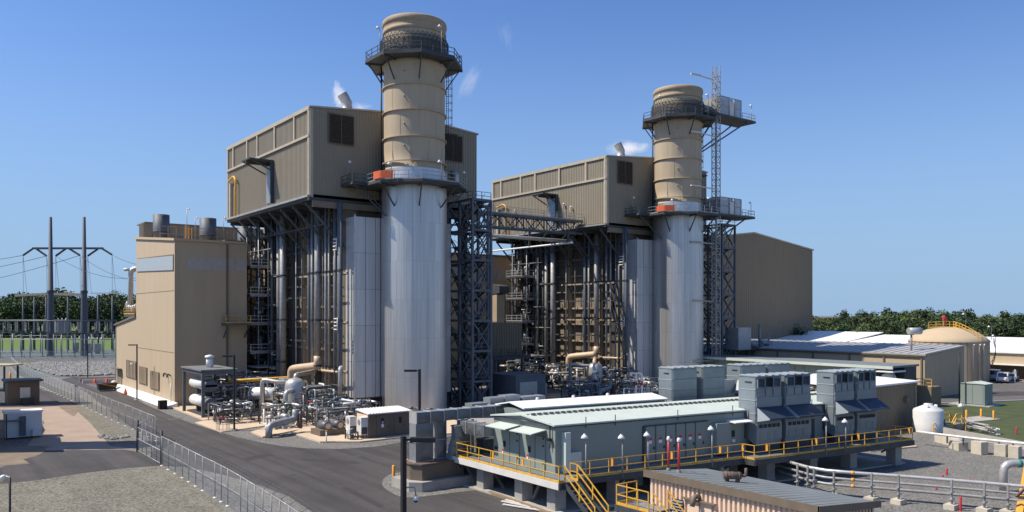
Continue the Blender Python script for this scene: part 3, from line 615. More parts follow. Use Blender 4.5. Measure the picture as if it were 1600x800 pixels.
    MB().bar((SX-7.9, SY+1.2, 28.9), (SX-4.2, SY-.2, 25.2), .14).build('bracket', 'steel_dark', t)
    # lattice screen under the cap
    sc = MB(); nn = 44
    for i in range(nn):
        a, b = 2*math.pi*i/nn, 2*math.pi*(i+1)/nn; p = lambda r, z, a: (SX+r*math.cos(a), SY+r*math.sin(a), z)
        sc.bar(p(4.32, 45, a), p(4.32, 47.4, a), .05); sc.bar(p(4.32, 46.9, a), p(4.12, 47.9, b), .05); sc.bar(p(4.32, 46.9, b), p(4.12, 47.9, a), .05)
        for z in (45.2, 46.0, 46.9, 47.4): sc.bar(p(4.32, z, a), p(4.32, z, b), .07)
    sc.build('lattice_screen', 'steel_dark', t)
    MB().lathe(c, [(4.26, 45.0), (4.26, 47.1)], 44).build('screen_mesh', 'screen_mesh', t)
    # caged ladder on the right, black cable riser on the left
    lx, ly = SX+4.2, SY-1.2; l = MB()
    l.bar((lx, ly-.25, 36.5), (lx, ly-.25, 45), .06).bar((lx, ly+.25, 36.5), (lx, ly+.25, 45), .06)
    for i in range(28): l.bar((lx, ly-.25, 36.7+i*.3), (lx, ly+.25, 36.7+i*.3), .035)
    for i in range(8):
        z = 37.6+i*.95; pts = [(lx+.75*math.sin(a), ly-.38*math.cos(a), z) for a in [math.pi*k/6 for k in range(7)]]
        for u, v_ in zip(pts[:-1], pts[1:]): l.bar(u, v_, .05)
    for k in (1, 3, 5):
        a = math.pi*k/6; l.bar((lx+.75*math.sin(a), ly-.38*math.cos(a), 37.6), (lx+.75*math.sin(a), ly-.38*math.cos(a), 44.3), .04)
    l.box(lx-.2, lx+1.2, ly-.6, ly+.6, 36.2, 36.4); l.build('ladder', 'steel_dark', t)
    l2 = MB(); lx2, ly2 = SX+4.15, SY-.6
    l2.bar((lx2, ly2, 29.2), (lx2, ly2, 36.3), .06).bar((lx2, ly2+.5, 29.2), (lx2, ly2+.5, 36.3), .06)
    for i in range(22): l2.bar((lx2, ly2, 29.5+i*.3), (lx2, ly2+.5, 29.5+i*.3), .035)
    l2.build('ladder', 'galvanised', t)
    MB().tube([(SX-3.45, SY+2.45, 29.2), (SX-3.45, SY+2.45, 44.8)], .11, 6).build('cable_riser', 'black', t)
    MB().tube([(SX-3.6, SY+2.5, 0), (SX-3.6, SY+2.5, 28.8)], .09, 6).build('cable_riser', 'core', t)
    # flat aluminium breech duct to the boiler
    MB().box(SX-7.05, SX+7.05, SY+2.55, SY+9, 2.4, 25.2).build('breech_duct', 'core', t)
    for (xa, xb) in ((SX-7.1, SX-5.7), (SX-5.65, SX-4.3), (SX-4.25, SX-2.9), (SX+2.9, SX+4.9), (SX+4.95, SX+7.1)):
        for k in range(5):
            z0 = 2.4+k*4.56; MB().box(xa, xb-.02, SY+2.44, SY+2.54, z0+.01, z0+4.54).build('breech_panel', 'aluminium_flat', t)
    for k in range(5):
        z0 = 2.4+k*4.56; MB().box(SX-7.14, SX-7.06, SY+2.5, SY+5, z0+.01, z0+4.54).build('breech_panel', 'aluminium_flat', t)
    MB().box(SX-7.3, SX-7.15, SY+2.3, SY+2.43, 2.2, 25.4).build('edge_angle', 'pipe_silver', t)
    MB().prism(ring_pts(5.0, 0, 16), 0, .3).build('foundation', 'concrete', t)
    return t
stack = make_stack()
stack2 = copy_tree(stack, None, (UX, 0, 0), 'shorter looking farther exhaust stack, tan ringed upper shell, beside the lattice mast')

def stack_lamps(ox, which):
    for (a, rp, z, h, l) in ((215, 6.7, 29.2, 1.9, 'dome lamp over the orange tarpaulin on the lower platform of the %s stack'), (268, 6.8, 29.2, 2.3, 'dome lamp at the front of the lower platform of the %s stack'), (325, 6.6, 29.2, 2.0, 'dome lamp at the right end of the lower platform of the %s stack'),
                             (195, 6.0, 44.9, 3.1, 'dome lamp at the left end of the upper platform of the %s stack'), (272, 6.1, 44.9, 3.3, 'tall dome lamp at the front of the upper platform of the %s stack'), (330, 6.0, 44.9, 1.4, 'short dome lamp at the right of the upper platform of the %s stack')):
        a = math.radians(a); deck_lamp((SX+ox+rp*math.cos(a), SY+rp*math.sin(a), z), h, l % which, arm=(-.25, .1))
    deck_lamp((SX+ox-8.0, SY+2.6, 29.2), 2.8, 'dome lamp on the gangway between the penthouse and the %s stack' % which, arm=(.2, 0))
stack_lamps(0, 'nearer'); stack_lamps(UX, 'farther')
for ox, wd in ((0, 'nearer'), (UX, 'farther')):
    t = thing('tarpaulin', 'orange tarpaulin tied on the lower platform rail of the %s stack' % wd, 'tarpaulin', (SX+ox-5, SY-4, 29.3), 'orange tarpaulins on the platform rails')
    pr = ring_pts(6.88, 29.3); i0 = 4
    P = [Vector((p[0]+ox, p[1], 0)) for p in pr]; mb = MB(); q = random.Random(5)
    strip = [P[3].lerp(P[4], .72+.28*i/4) for i in range(5)]+[P[4].lerp(P[5], .32*i/5) for i in range(1, 6)]
    vs = []
    for i, p in enumerate(strip):
        o_ = q.uniform(0.0, .07); n_ = (p-Vector((SX+ox, SY, 0))).normalized(); p2 = p+n_*(.08+o_)
        for k in range(4): vs.append((p2.x, p2.y, 29.35+k*.30+(q.uniform(-.04, .04) if k == 3 else 0)))
    fs = [(i*4+k, i*4+k+4, i*4+k+5, i*4+k+1) for i in range(len(strip)-1) for k in range(3)]
    mb.add(vs, fs, True); mb.build('sheet', 'orange', t)

# ------------------------------------------------------------------ boiler with its penthouse
PX0, PX1, PY0, PY1, PZ0, PZ1 = 39.8, 64.7, 93.0, 124.2, 27.75, 38.4
def make_boiler():
    t = thing('heat_recovery_boiler', 'nearer heat recovery boiler, ribbed brown penthouse cantilevered over pipes and tan casing', 'boiler house', (45.5, 97, 0), 'twin boiler houses')
    RZ = 39.5; XC = (PX0+PX1)/2
    gz = lambda u: PZ1+(RZ-PZ1)*(1-abs(2*u-1))
    # ribbed walls
    mb = MB(); corr(mb, (PX0+.1, PY0), (PX1, PY0), PZ0, 0, .42, .06, top=gz, side=-1); corr(mb, (PX1, PY0), (PX1, PY1), PZ0, PZ1, .42, .06, side=-1)
    corr(mb, (PX1, PY1), (PX0, PY1), PZ0, 0, .42, .06, top=gz, side=-1); corr(mb, (PX0, PY1), (PX0, PY0+.1), PZ0, PZ1, .42, .06, side=-1)
    mb.build('wall', 'penthouse_wall', t)
    MB().box(PX0+.05, PX1-.05, PY0+.05, PY1-.05, PZ0+.05, PZ1-.1).build('inner_wall', 'core', t)
    for s_ in (0, 1):
        a, b = ((PX0-.15, PZ1), (XC, RZ)) if s_ == 0 else ((XC, RZ), (PX1+.25, PZ1))
        MB().extr([(a[0], PY0-.15, a[1]+.01), (b[0], PY0-.15, b[1]+.01), (b[0], PY0-.15, b[1]+.22), (a[0], PY0-.15, a[1]+.22)], (0, PY1-PY0+.3, 0)).build('roof', 'penthouse_trim', t)
    MB().box(PX0-.25, PX0-.01, PY0, PY1+.2, 38.15, 38.62).build('eave_trim', 'penthouse_trim', t)
    MB().box(PX0-.28, PX0-.06, PY0, PY1+.2, 34.8, 35.1).build('belt_trim', 'penthouse_trim', t)
    for y in (124.1, 121.5, 115.4, 111.2, 104.6, 97.8, 93.25): MB().box(PX0-.22, PX0-.05, y-.2, y+.2, 35.1 if y > 94 else 27.0, 38.2).build('pilaster', 'penthouse_trim', t)
    MB().box(PX0-.12, PX0+.3, PY0-.14, PY0-.01, 27.0, 38.3).build('corner_trim', 'penthouse_trim', t)
    MB().box(PX0-.16, PX0-.05, PY1-.1, PY1+.25, 27.4, 38.2).build('corner_trim', 'penthouse_trim', t)
    # louvres
    for (xa, xb, z0, z1) in ((42.2, 45.5, 34.4, 38.0), (59.1, 62.1, 34.2, 37.7)):
        lv = MB().box(xa, xb, PY0-.14, PY0-.07, z0, z1).build('louvre', 'core', t)
        MB().box(xa-.1, xb+.1, PY0-.2, PY0-.06, z1, z1+.12).box(xa-.1, xb+.1, PY0-.2, PY0-.06, z0-.12, z0).box(xa-.12, xa, PY0-.2, PY0-.06, z0, z1).box(xb, xb+.12, PY0-.2, PY0-.06, z0, z1).box((xa+xb)/2-.06, (xa+xb)/2+.06, PY0-.2, PY0-.141, z0, z1).build('louvre_frame', 'trim_brown', lv)
        n = 16; bl = MB()
        for i in range(n):
            z = z0+(z1-z0)*(i+.2)/n; bl.add([(xa, PY0-.15, z+.16), (xb, PY0-.15, z+.16), (xb, PY0-.26, z), (xa, PY0-.26, z)], [(0, 1, 2, 3), (3, 2, 1, 0)])
        bl.build('blades', 'trim_brown', lv)
    MB().box(44.9, 45.7, PY0-.13, PY0-.07, 28.6, 31.0).build('door', 'wall_brown', t)
    MB().box(58.9, 60.0, PY0-.13, PY0-.07, 28.6, 31.2).build('door', 'wall_brown', t)
    MB().pipe([(60.6, PY0-.9, 29.2), (60.6, PY0-.9, 32.3), (60.6, PY0-.1, 32.5)], .42, 10).build('vent_duct', 'pipe_silver', t)
    # hoist door and monorail on the left face
    ya, yb = 105.3, 107.7
    MB().box(PX0-.12, PX0-.07, ya, yb, 28.1, 33.2).build('hoist_door', 'duct', t)
    MB().box(PX0-.55, PX0-.07, ya-.35, ya-.05, 27.9, 33.6).build('door_guide', 'steel_dark', t)
    h = MB(); h.box(PX0-3.4, PX0+.1, ya-.2, yb+.6, 33.55, 33.75).bar((PX0-3.4, ya+1.2, 33.3), (PX0, ya+1.2, 33.3), .3, .35).bar((PX0-3.2, ya-.1, 33.6), (PX0-.1, ya-.1, 32.2), .15).bar((PX0-3.2, yb+.4, 33.6), (PX0-.1, yb+.4, 32.2), .15); h.build('hoist_canopy', 'steel_dark', t)
    # yellow ladder frame
    y0, y1 = 119.4, 122.5; f = MB()
    f.pipe([(PX0-.5, y0, 27.6), (PX0-.5, y0, 33.0), (PX0-.5, y0+.9, 33.6), (PX0-.5, y1, 33.2)], .16, 6).build('yellow_pipe', 'yellow', t)
    MB().box(PX0-.4, PX0-.08, y1-.3, y1+.2, 27.5, 32.8).build('cable_tray', 'penthouse_trim', t)
    # walkway edge under the walls
    MB().box(PX0-.5, PX0-.02, PY0-.2, PY1+.2, 27.35, 27.62).build('sill_beam', 'galvanised', t)
    MB().box(PX0-.2, PX1, PY0-.3, PY1, 27.0, 27.34).build('floor', 'steel_dark', t)
    MB().box(PX0+.2, PX1, PY0-.2, PY0+.1, 26.2, 26.99).build('edge_beam', 'casing_shade_brown', t)
    # floor beams and braces
    ys = [94.5, 98.6, 102.7, 106.8, 110.9, 115.0, 119.1, 123.2]
    for y in ys:
        MB().bar((PX0, y, 26.75), (46, y, 26.75), .25, .45).build('floor_beam', 'steel_dark', t)
        MB().bar((PX0+.2, y, 26.6), (45.2, y, 21.4), .22).build('brace', 'steel_blue', t)
    for i, y in enumerate(ys[:-1]):
        a = (PX0+2.4, y, 24.3); b = (PX0+2.4, ys[i+1], 24.3); MB().bar(a, b, .14).build('brace', 'steel_dark', t)
        MB().bar((PX0+.3, y, 26.5), (44, ys[i+1], 22.5), .11).build('brace', 'steel_dark', t)
        if i % 2 == 0: MB().bar((44.2, y, 26.5), (44.2, ys[i+1], 22.6), .13).bar((44.2, ys[i+1], 26.5), (44.2, y, 22.6), .13).build('brace', 'steel_dark', t)
    for x in (PX1-1, PX1-5.5):
        for y in ys[::2]: MB().bar((x, y, 0), (x, y, 27), .35).build('column', 'steel_dark', t)
    # casing
    MB().box(46.2, 58.5, 94.0, 124, 0.4, 27).build('casing', 'casing_shade_brown', t)
    MB().box(44.9, 46.19, 93.2, 96.3, 0.4, 27).build('casing_end', 'casing_shade_brown', t)
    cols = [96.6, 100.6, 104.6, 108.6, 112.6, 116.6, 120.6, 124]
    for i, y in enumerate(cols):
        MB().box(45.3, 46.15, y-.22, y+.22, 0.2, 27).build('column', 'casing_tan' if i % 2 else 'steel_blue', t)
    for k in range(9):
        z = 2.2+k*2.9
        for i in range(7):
            MB().box(45.65, 46.19, cols[i]+.25, cols[i+1]-.25, z, z+.28).build('buckstay', 'casing_tan' if i in (2, 5) else 'casing_shade_brown', t)  # tan bays paint the sunlit ones, the rest take the shaded copy
    for k, z in enumerate((5.6, 11.9, 18.2)):
        MB().bar((44.9, 93, z), (44.9, 110, z), .22).build('pipe_support', 'casing_tan', t)
        for y in (95, 98.6, 103, 107): MB().bar((44.9, y, z-1.6), (43.6, y, z), .1).build('pipe_support', 'steel_dark', t)
    # long vertical pipes in front of the casing
    P = [(112.3, .34, 'galvanised', 43.2, 1), (110.2, .46, 'galvanised', 43.0, 2.5), (102.3, .28, 'steel_blue', 43.6, 1), (101.3, .22, 'galvanised', 43.6, 4), (99.3, .44, 'galvanised', 43.5, 7.0),
         (97.0, .17, 'galvanised', 43.6, 1), (96.0, .15, 'galvanised', 43.6, 1), (93.9, .2, 'pipe_dark', 43.5, 1), (92.9, .16, 'galvanised', 43.5, 3), (92.2, .28, 'steel_blue', 43.4, 1), (105.0, .09, 'pipe_dark', 43.7, 3), (107.6, .1, 'galvanised', 43.9, 1), (98.1, .08, 'pipe_dark', 43.7, 1), (95.0, .08, 'galvanised', 43.8, 1),
         (113.7, .2, 'pipe_dark', 43.6, 1), (115.3, .26, 'galvanised', 43.4, 1), (114.4, .18, 'steel_blue', 43.0, 1), (116.4, .14, 'pipe_dark', 43.6, 1), (117.5, .2, 'steel_blue', 44.6, 1), (119.4, .14, 'pipe_dark', 44.8, 1), (116.1, .1, 'galvanised', 41.6, 4), (119.9, .12, 'pipe_dark', 41.2, 1), (113.2, .1, 'steel_dark', 42.0, 1), (122.3, .25, 'steel_blue', 43.8, 1), (121.6, .12, 'pipe_dark', 42.4, 1)]
    for (y, r, m, x, z0) in P:
        MB().tube([(x, y, z0), (x, y, 27)], r, 10).build('riser_pipe', m, t)
        for z in (6, 12, 18.3): MB().lathe((x, y), [(r*1.25, z), (r*1.25, z+.25)], 8, smooth=False).build('pipe_clamp', 'steel_dark', t)
    # expansion loops on two risers
    for (y, z) in ((92.9, 21.0), (92.6, 11.0)):
        mb = MB()
        for k in range(4): mb.tube([(43.0, y-.4, z+k*.45), (43.0, y+.5, z+k*.45)], .1, 6)
        mb.tube([(43.0, y-.4, z-.1), (43, y-.4, z+1.5)], .07, 6).build('expansion_loop', 'offwhite', t)
    # tan cross-over pipe near the bottom, drop elbow, return pipe
    MB().pipe([(43.5, 99.3, 7.4), (43.5, 99.3, 6.1), (42.4, 103.6, 5.6), (42.1, 104.9, 5.4), (42.1, 104.9, 1.2)], .52, 12).build('header_pipe', 'pipe_tan', t)
    MB().pipe([(43.0, 110, 3), (43.0, 110, 2.2), (42.2, 108.5, 1.2), (42.2, 106.6, 1.2)], .5, 10).build('header_pipe', 'pipe_white', t)
    MB().pipe([(43.4, 91.9, 6.3), (42.8, 91, 6.3), (42.8, 91, .4)], .25, 8).build('drain_pipe', 'pipe_silver', t)
    MB().pipe([(43.6, 92.5, 5.6), (43.3, 97.5, 5.6)], .16, 8).build('drain_pipe', 'pipe_tan', t)
    # secondary steel in front of the casing: horizontal girts and X-bracing
    for z in (3.2, 9.2, 15.2, 21.5, 24.6):
        MB().bar((44.3, 93, z), (44.3, 124, z), .14, .2).build('girt', 'steel_dark', t)
    for i, (ya, yb) in enumerate(((112.6, 116.6),)):
        for k in range(4):
            z = 2.5+k*6.2; MB().bar((44.7, ya, z), (44.7, yb, z+6), .13).bar((44.7, yb, z), (44.7, ya, z+6), .13).build('brace', 'steel_dark', t)
    for (xx, ya, yb, z) in ((43.3, 112, 121, 6.3), (43.0, 110, 121, 10.4), (42.6, 112, 120, 14.2), (43.2, 111, 121, 18.4), (41.8, 113, 121, 5.4), (42, 112, 122, 22.3)):
        MB().tube([(xx, ya, z), (xx, yb, z)], .13, 6).build('pipe', 'pipe_dark', t)
    q = random.Random(9); clut = MB()
    for i in range(46):
        y = q.uniform(112, 121); z = q.uniform(1, 21); x = q.uniform(41.3, 44.6); L_ = q.uniform(.4, 1.6); ax = q.choice([0, 1, 2]); d = [0, 0, 0]; d[ax] = L_
        mb = MB().pipe([(x, y, z), (x+d[0], y+d[1], z+d[2]), (x+d[0]+.3, y+d[1]+.2*(ax != 1), z+d[2]+.5*(ax != 2))], q.choice([.05, .07, .1]), 6).build('branch_pipe', q.choice(['pipe_dark', 'steel_dark', 'galvanised', 'pipe_white']), t)
    # left access platforms
    for k, z in enumerate((20.0, 15.8, 11.6, 7.4)):
        pl = MB().box(40.4, 45.2, 115.9, 120.9, z-.28, z).build('access_platform', 'steel_dark', t)
        railing(pl, [(45.2, 120.8, z), (40.4, 120.8, z), (40.4, 116, z), (45.2, 116, z)], 'pipe_silver', name='railing', r=.05)
        MB().box(40.34, 45.2, 115.84, 115.89, z-.3, z+.05).build('kick_plate', 'galvanised', pl)
        MB().bar((40.4, 116, z-.3), (44.5, 116, z-2.4), .12).bar((40.4, 120.8, z-.3), (44.5, 120.8, z-2.4), .12).build('bracket', 'steel_dark', pl)
        s_ = MB(); q = random.Random(k)
        for i in range(9):
            x = q.uniform(41, 44.5); y = q.uniform(116.3, 120); r = q.uniform(.06, .2); s_.tube([(x, y, z), (x, y, z+q.uniform(1, 3.8))], r, 6)
        s_.build('standpipes', 'pipe_dark', pl)
        MB().sphere((42, 117, z+1.6), .25, 8, 5).tube([(42, 117, z), (42, 117, z+1.5)], .08, 6).build('relief_valve', 'offwhite', pl)
    for (x, y) in ((44.4, 116), (44.4, 120.8), (42.2, 118.4)): MB().bar((x, y, 0), (x, y, 27), .3).build('column', 'steel_dark', t)
    ld = MB(); ld.bar((41.2, 121.2, .2), (41.2, 121.2, 21.5), .07).bar((41.2, 121.8, .2), (41.2, 121.8, 21.5), .07)
    for i in range(60): ld.bar((41.2, 121.2, .5+i*.35), (41.2, 121.8, .5+i*.35), .04)
    ld.build('ladder', 'steel_dark', t)
    for z in (3.9, 5.2): MB().box(40.2, 44.5, 112.6, 118, z, z+.12).build('access_platform', 'galvanised', t)
    for i in range(5): MB().pipe([(40.6+.5*i, 119-i, 0.3), (40.6+.5*i, 119-i, 2.2+.7*i), (42.6, 117.2-i, 2.2+.7*i), (44, 117.2-i, 2.2+.7*i)], .18, 8).build('pipe', 'pipe_white', t)
    # roof exhaust hood
    x, y = 46.2, 96.2
    vd = MB().lathe((x, y), [(1.0, 38.9), (1.0, 39.5), (.7, 39.9), (.7, 40.3)], 16).build('exhaust_hood', 'pipe_silver', t)
    MB().tube([(x, y, 40.25), (x+.03, y, 40.6), (x-.2, y+.1, 41.1), (x-.6, y+.2, 41.75)], [.66, .66, .68, .7], 16, caps=False).build('hood_mouth', 'pipe_silver', vd)
    MB().tube([(x-.57, y+.19, 41.7), (x-.59, y+.195, 41.73)], [.69, .69], 16).build('hood_opening', 'core', vd)
    return t
boiler = make_boiler()
boiler2 = copy_tree(boiler, None, (UX, 0, 0), 'farther heat recovery boiler, ribbed brown penthouse reached by the steel truss bridge')

# ------------------------------------------------------------------ steel stair towers
def stair_tower(x0, x1, y0, y1, zt, lv, label):
    t = thing('stair_tower', label, 'stair tower', (x0, y0, 0), 'open steel stair towers by the stacks')
    xs = (x0, x1); ys = (y0, (y0+y1)/2, y1)
    for x in xs:
        for y in ys: MB().bar((x, y, 0), (x, y, zt), .30).build('column', 'steel_blue', t)
    H_ = [zt*i/lv for i in range(lv+1)]
    for i, z in enumerate(H_[1:], 1):
        b = MB().bar((x0, y0, z), (x1, y0, z), .25, .3).bar((x0, y1, z), (x1, y1, z), .25, .3)
        for x in xs: b.bar((x, y0, z), (x, y1, z), .25, .3)
        b.build('beam', 'steel_blue', t)
        for x in xs:
            za, zb = H_[i-1], z
            MB().bar((x, y0, za), (x, ys[1], zb), .14).bar((x, ys[1], za), (x, y0, zb), .14).build('brace', 'steel_blue', t)
            MB().bar((x, ys[1], za), (x, y1, zb), .14).build('brace', 'steel_dark', t)
        for y in (y0, y1): MB().bar((x0, y, za), (x1, y, zb), .14).bar((x1, y, za), (x0, y, zb), .14).build('brace', 'steel_blue', t)
        MB().box(x0+.1, x1-.1, y0+.1, y0+1.1, z-.08, z).build('landing', 'steel_dark', t); MB().box(x0+.1, x1-.1, y1-1.2, y1-.1, (H_[i-1]+z)/2-.08, (H_[i-1]+z)/2).build('landing', 'steel_dark', t)
        zm = (H_[i-1]+z)/2; st = MB(); xm = (x0+x1)/2; n = 9
        for (xa, xb, za, zb, ya, yb) in ((x0+.2, xm-.05, H_[i-1], zm, y0+1.1, y1-1.2), (xm+.05, x1-.2, zm, z, y1-1.2, y0+1.1)):
            for k in range(n):
                yy = ya+(yb-ya)*k/n; zz = za+(zb-za)*(k+1)/n; st.box(xa, xb, yy-.14, yy+.14, zz-.05, zz)
            for x in (xa, xb): st.bar((x, ya, za), (x, yb, zb), .06, .28); st.bar((x, ya, za+1), (x, yb, zb+1), .05)
        st.build('stair_flight', 'steel_dark', t)
        railing(t, [(x0, y0+1.1, z), (x0, y0, z), (x1, y0, z)], 'steel_blue', toe=False)
    MB().box(x0-.3, x1+.3, y0-.3, y1+.3, -.02, .25).build('footing', 'concrete', t)
    return t
stair_tower(59.5, 62.5, 86.5, 92.5, 28.1, 7, 'open dark steel stair tower standing right of the nearer stack')
stair_tower(111.3, 114.8, 86.5, 92.3, 28.3, 7, 'open dark steel stair tower right of the farther stack behind the lattice mast')
# second frame between the first tower and the penthouse edge
t = thing('pipe_tower', 'dark steel frame carrying pipes and cable trays right of the first stair tower', 'steel frame', (64.5, 93, 0))
for x in (63.2, 67.0):
    for y in (93.5, 99.5): MB().bar((x, y, 0), (x, y, 28.6), .3).build('column', 'steel_blue', t)
for z in (5, 10, 15, 20, 24.8, 28.5):
    MB().bar((63.2, 93.5, z), (67, 93.5, z), .25).bar((67, 93.5, z), (67, 99.5, z), .25).bar((63.2, 99.5, z), (67, 99.5, z), .25).bar((63.2, 93.5, z), (63.2, 99.5, z), .25).build('beam', 'steel_blue', t)
for i, (za, zb) in enumerate(((0, 5), (5, 10), (10, 15), (15, 20), (20, 24.8), (24.8, 28.5))):
    MB().bar((63.2, 93.5, za), (67, 93.5, zb), .13).bar((67, 93.5, zb), (67, 99.5, za), .13).build('brace', 'steel_blue', t)
for i in range(6): MB().tube([(60+i*.9, 94.6+.5*(i % 3), .2), (60+i*.9, 94.6+.5*(i % 3), 26.8)], .16+.05*(i % 3), 8).build('riser_pipe', ('pipe_dark', 'galvanised', 'steel_blue')[i % 3], t)
# ------------------------------------------------------------------ truss bridge
t = thing('truss_bridge', 'grey steel truss footbridge between the two boiler penthouses', 'bridge', (64.8, 99, 26.5))
x0, x1, y0, y1, zt, zb = 64.8, 90.0, 98.4, 100.2, 28.3, 26.3; n = 12
for y in (y0, y1):
    MB().bar((x0, y, zt), (x1, y, zt), .2, .28).build('chord', 'steel_blue', t); MB().bar((x0, y, zb), (x1, y, zb), .2, .25).build('chord', 'steel_blue', t)
    for i in range(n):
        a, b = x0+(x1-x0)*i/n, x0+(x1-x0)*(i+1)/n
        MB().bar((a, y, zb), (a, y, zt), .12).build('post', 'steel_dark', t)
        MB().bar((a, y, zb if i % 2 else zt), (b, y, zt if i % 2 else zb), .13).bar(((a+b)/2, y, zb), ((a+b)/2, y, zt), .06).build('diagonal', 'steel_dark', t)
MB().box(x0, x1, y0+.12, y1-.12, zt-.05, zt+.1).build('deck', 'galvanised', t)
railing(t, [(x0, y0, zt+.14), (x1, y0, zt+.14)], 'galvanised', h=1.1, sp=1.4, r=.03); railing(t, [(x0, y1, zt+.14), (x1, y1, zt+.14)], 'galvanised', h=1.1, sp=1.4, r=.03)
MB().bar((88.5, 99.3, 25.8), (92.6, 99.3, 22), .2).bar((66.8, 99.3, 26.2), (66.8, 99.3, 20), .2).build('support', 'steel_dark', t)
t = thing('long_pipe', 'long bright horizontal pipe passing under the truss bridge', 'pipe', (86, 97.8, 24.5))
MB().tube([(86, 96.5, 24.5), (86, 119, 24.5)], .16, 8).build('pipe', 'pipe_white', t); MB().box(85.8, 86.2, 97.5, 97.7, 24.6, 26.8).box(85.8, 86.2, 107.5, 107.7, 24.6, 28).build('hanger', 'steel_dark', t)
t = thing('long_pipe', 'grey bundle of pipes under the lower chord of the truss bridge', 'pipe', (66, 101.5, 25))
MB().tube([(65, 101, 25.2), (90, 101, 25.2)], .28, 8).build('pipe', 'pipe_silver', t); MB().tube([(65, 101.8, 25.4), (90, 101.8, 25.4)], .2, 8).build('pipe', 'galvanised', t)
for i in range(6): MB().bar((67+i*4.2, 100.4, 26.2), (67+i*4.2, 102.2, 24.9), .1).build('hanger', 'steel_dark', t)
for i, l in enumerate(('first white lamp fixture on the farther penthouse left face above the bridge', 'second white lamp fixture on the farther penthouse left face near the hoist door', 'third white lamp fixture by the small door of the farther penthouse')):
    deck_lamp((PX0+UX-.6, (117, 103.2, 101.3)[i], 29.0), (3.2, 2.9, 2.2)[i], l)
# ------------------------------------------------------------------ lattice mast and lift cabins at the far stack
def lattice(t, x, y, w, z1, m='galvanised', step=1.0):
    for dx in (-w/2, w/2):
        for dy in (-w/2, w/2): MB().bar((x+dx, y+dy, 0), (x+dx, y+dy, z1), .11).build('leg', m, t)
    mb = MB(); k = int(z1/step)
    for i in range(k):
        z = i*step; c4 = [(x-w/2, y-w/2), (x+w/2, y-w/2), (x+w/2, y+w/2), (x-w/2, y+w/2)]
        for j in range(4):
            a, b = c4[j], c4[(j+1) % 4]; mb.bar((*a, z), (*b, z), .07); mb.bar((*(a if i % 2 else b), z), (*(b if i % 2 else a), z+step), .05)
    mb.build('lacing', m, t)
t = thing('lattice_mast', 'tall galvanised lattice lift mast beside the farther stack', 'mast', (106.9, 84.3, 0)); mx_, my_ = 106.9, 84.3
lattice(t, mx_, my_, .95, 54, step=.95)
for z in (51.6, 42.3, 33.6, 24.5, 15.0, 5.2):
    sx_, sy_ = SX+UX-1.0, SY-4.0; MB().bar((mx_-.5, my_, z), (sx_+1.2, sy_-.25, z+.1), .16, .16).bar((sx_+1.3, sy_-.5, z+.1), (sx_-.6, sy_-.1, z+.1), .26, .24).build('tie_arm', 'offwhite' if z > 30 else 'galvanised', t)
def cabin(z, xe, label, h):
    t = thing('service_cabin', label, 'lift landing', (109, 85, z), 'lift landings on the farther stack')
    MB().box(104.6, xe, 83.6, 87.6, z-.3, z).build('floor', 'steel_dark', t)
    MB().bar((xe-2, 84, z-.3), (SX+UX+3.6, 86.5, z-6), .2).bar((xe-2, 87.2, z-.3), (SX+UX+3.8, 88, z-6), .2).build('brace', 'steel_dark', t)
    for (a, b, ya) in ((107.6, 109.9, 84.0), (109.95, 111.4, 84.3), (111.45, 113.2, 84.0)):
        MB().box(a, b-.05, ya, ya+.06, z+.05, z+h).build('screen_panel', 'perforated', t)
    for k in range(3): MB().box(107.55, 107.6, 84.1+k*1.15, 85.2+k*1.15, z+.05, z+h).build('screen_panel', 'perforated', t)
    MB().box(108.0, 112.9, 84.7, 87, z+.02, z+h-.3).build('cabin_body', 'duct', t)
    f = MB()
    for x in (107.6, 109.9, 111.4, 113.2):
        for y in (84, 87.4): f.bar((x, y, z), (x, y, z+h), .12)
    for zz in (z+h, z+h/2): f.bar((107.6, 84, zz), (113.2, 84, zz), .1).bar((107.6, 84, zz), (107.6, 87.4, zz), .1).bar((107.6, 87.4, zz), (113.2, 87.4, zz), .1)
    f.build('frame', 'galvanised', t)
    MB().box(110.1, 111.2, 83.93, 83.98, z+.1, z+h-.6).build('door', 'offwhite', t)
    railing(t, [(113.3, 83.8, z), (xe, 83.8, z), (xe, 87.4, z)], 'galvanised')
    deck_lamp((xe-.4, 84.2, z), h-.2, 'dome lamp at the outer end of the ' + label.split(',')[0], arm=(-.3, 0))
cabin(46.1, 116.8, 'upper lift landing, mesh sided cabin projecting right of the farther stack', 3.1)
cabin(29.6, 116.6, 'lower lift landing, mesh sided cabin above the steel tower', 2.8)

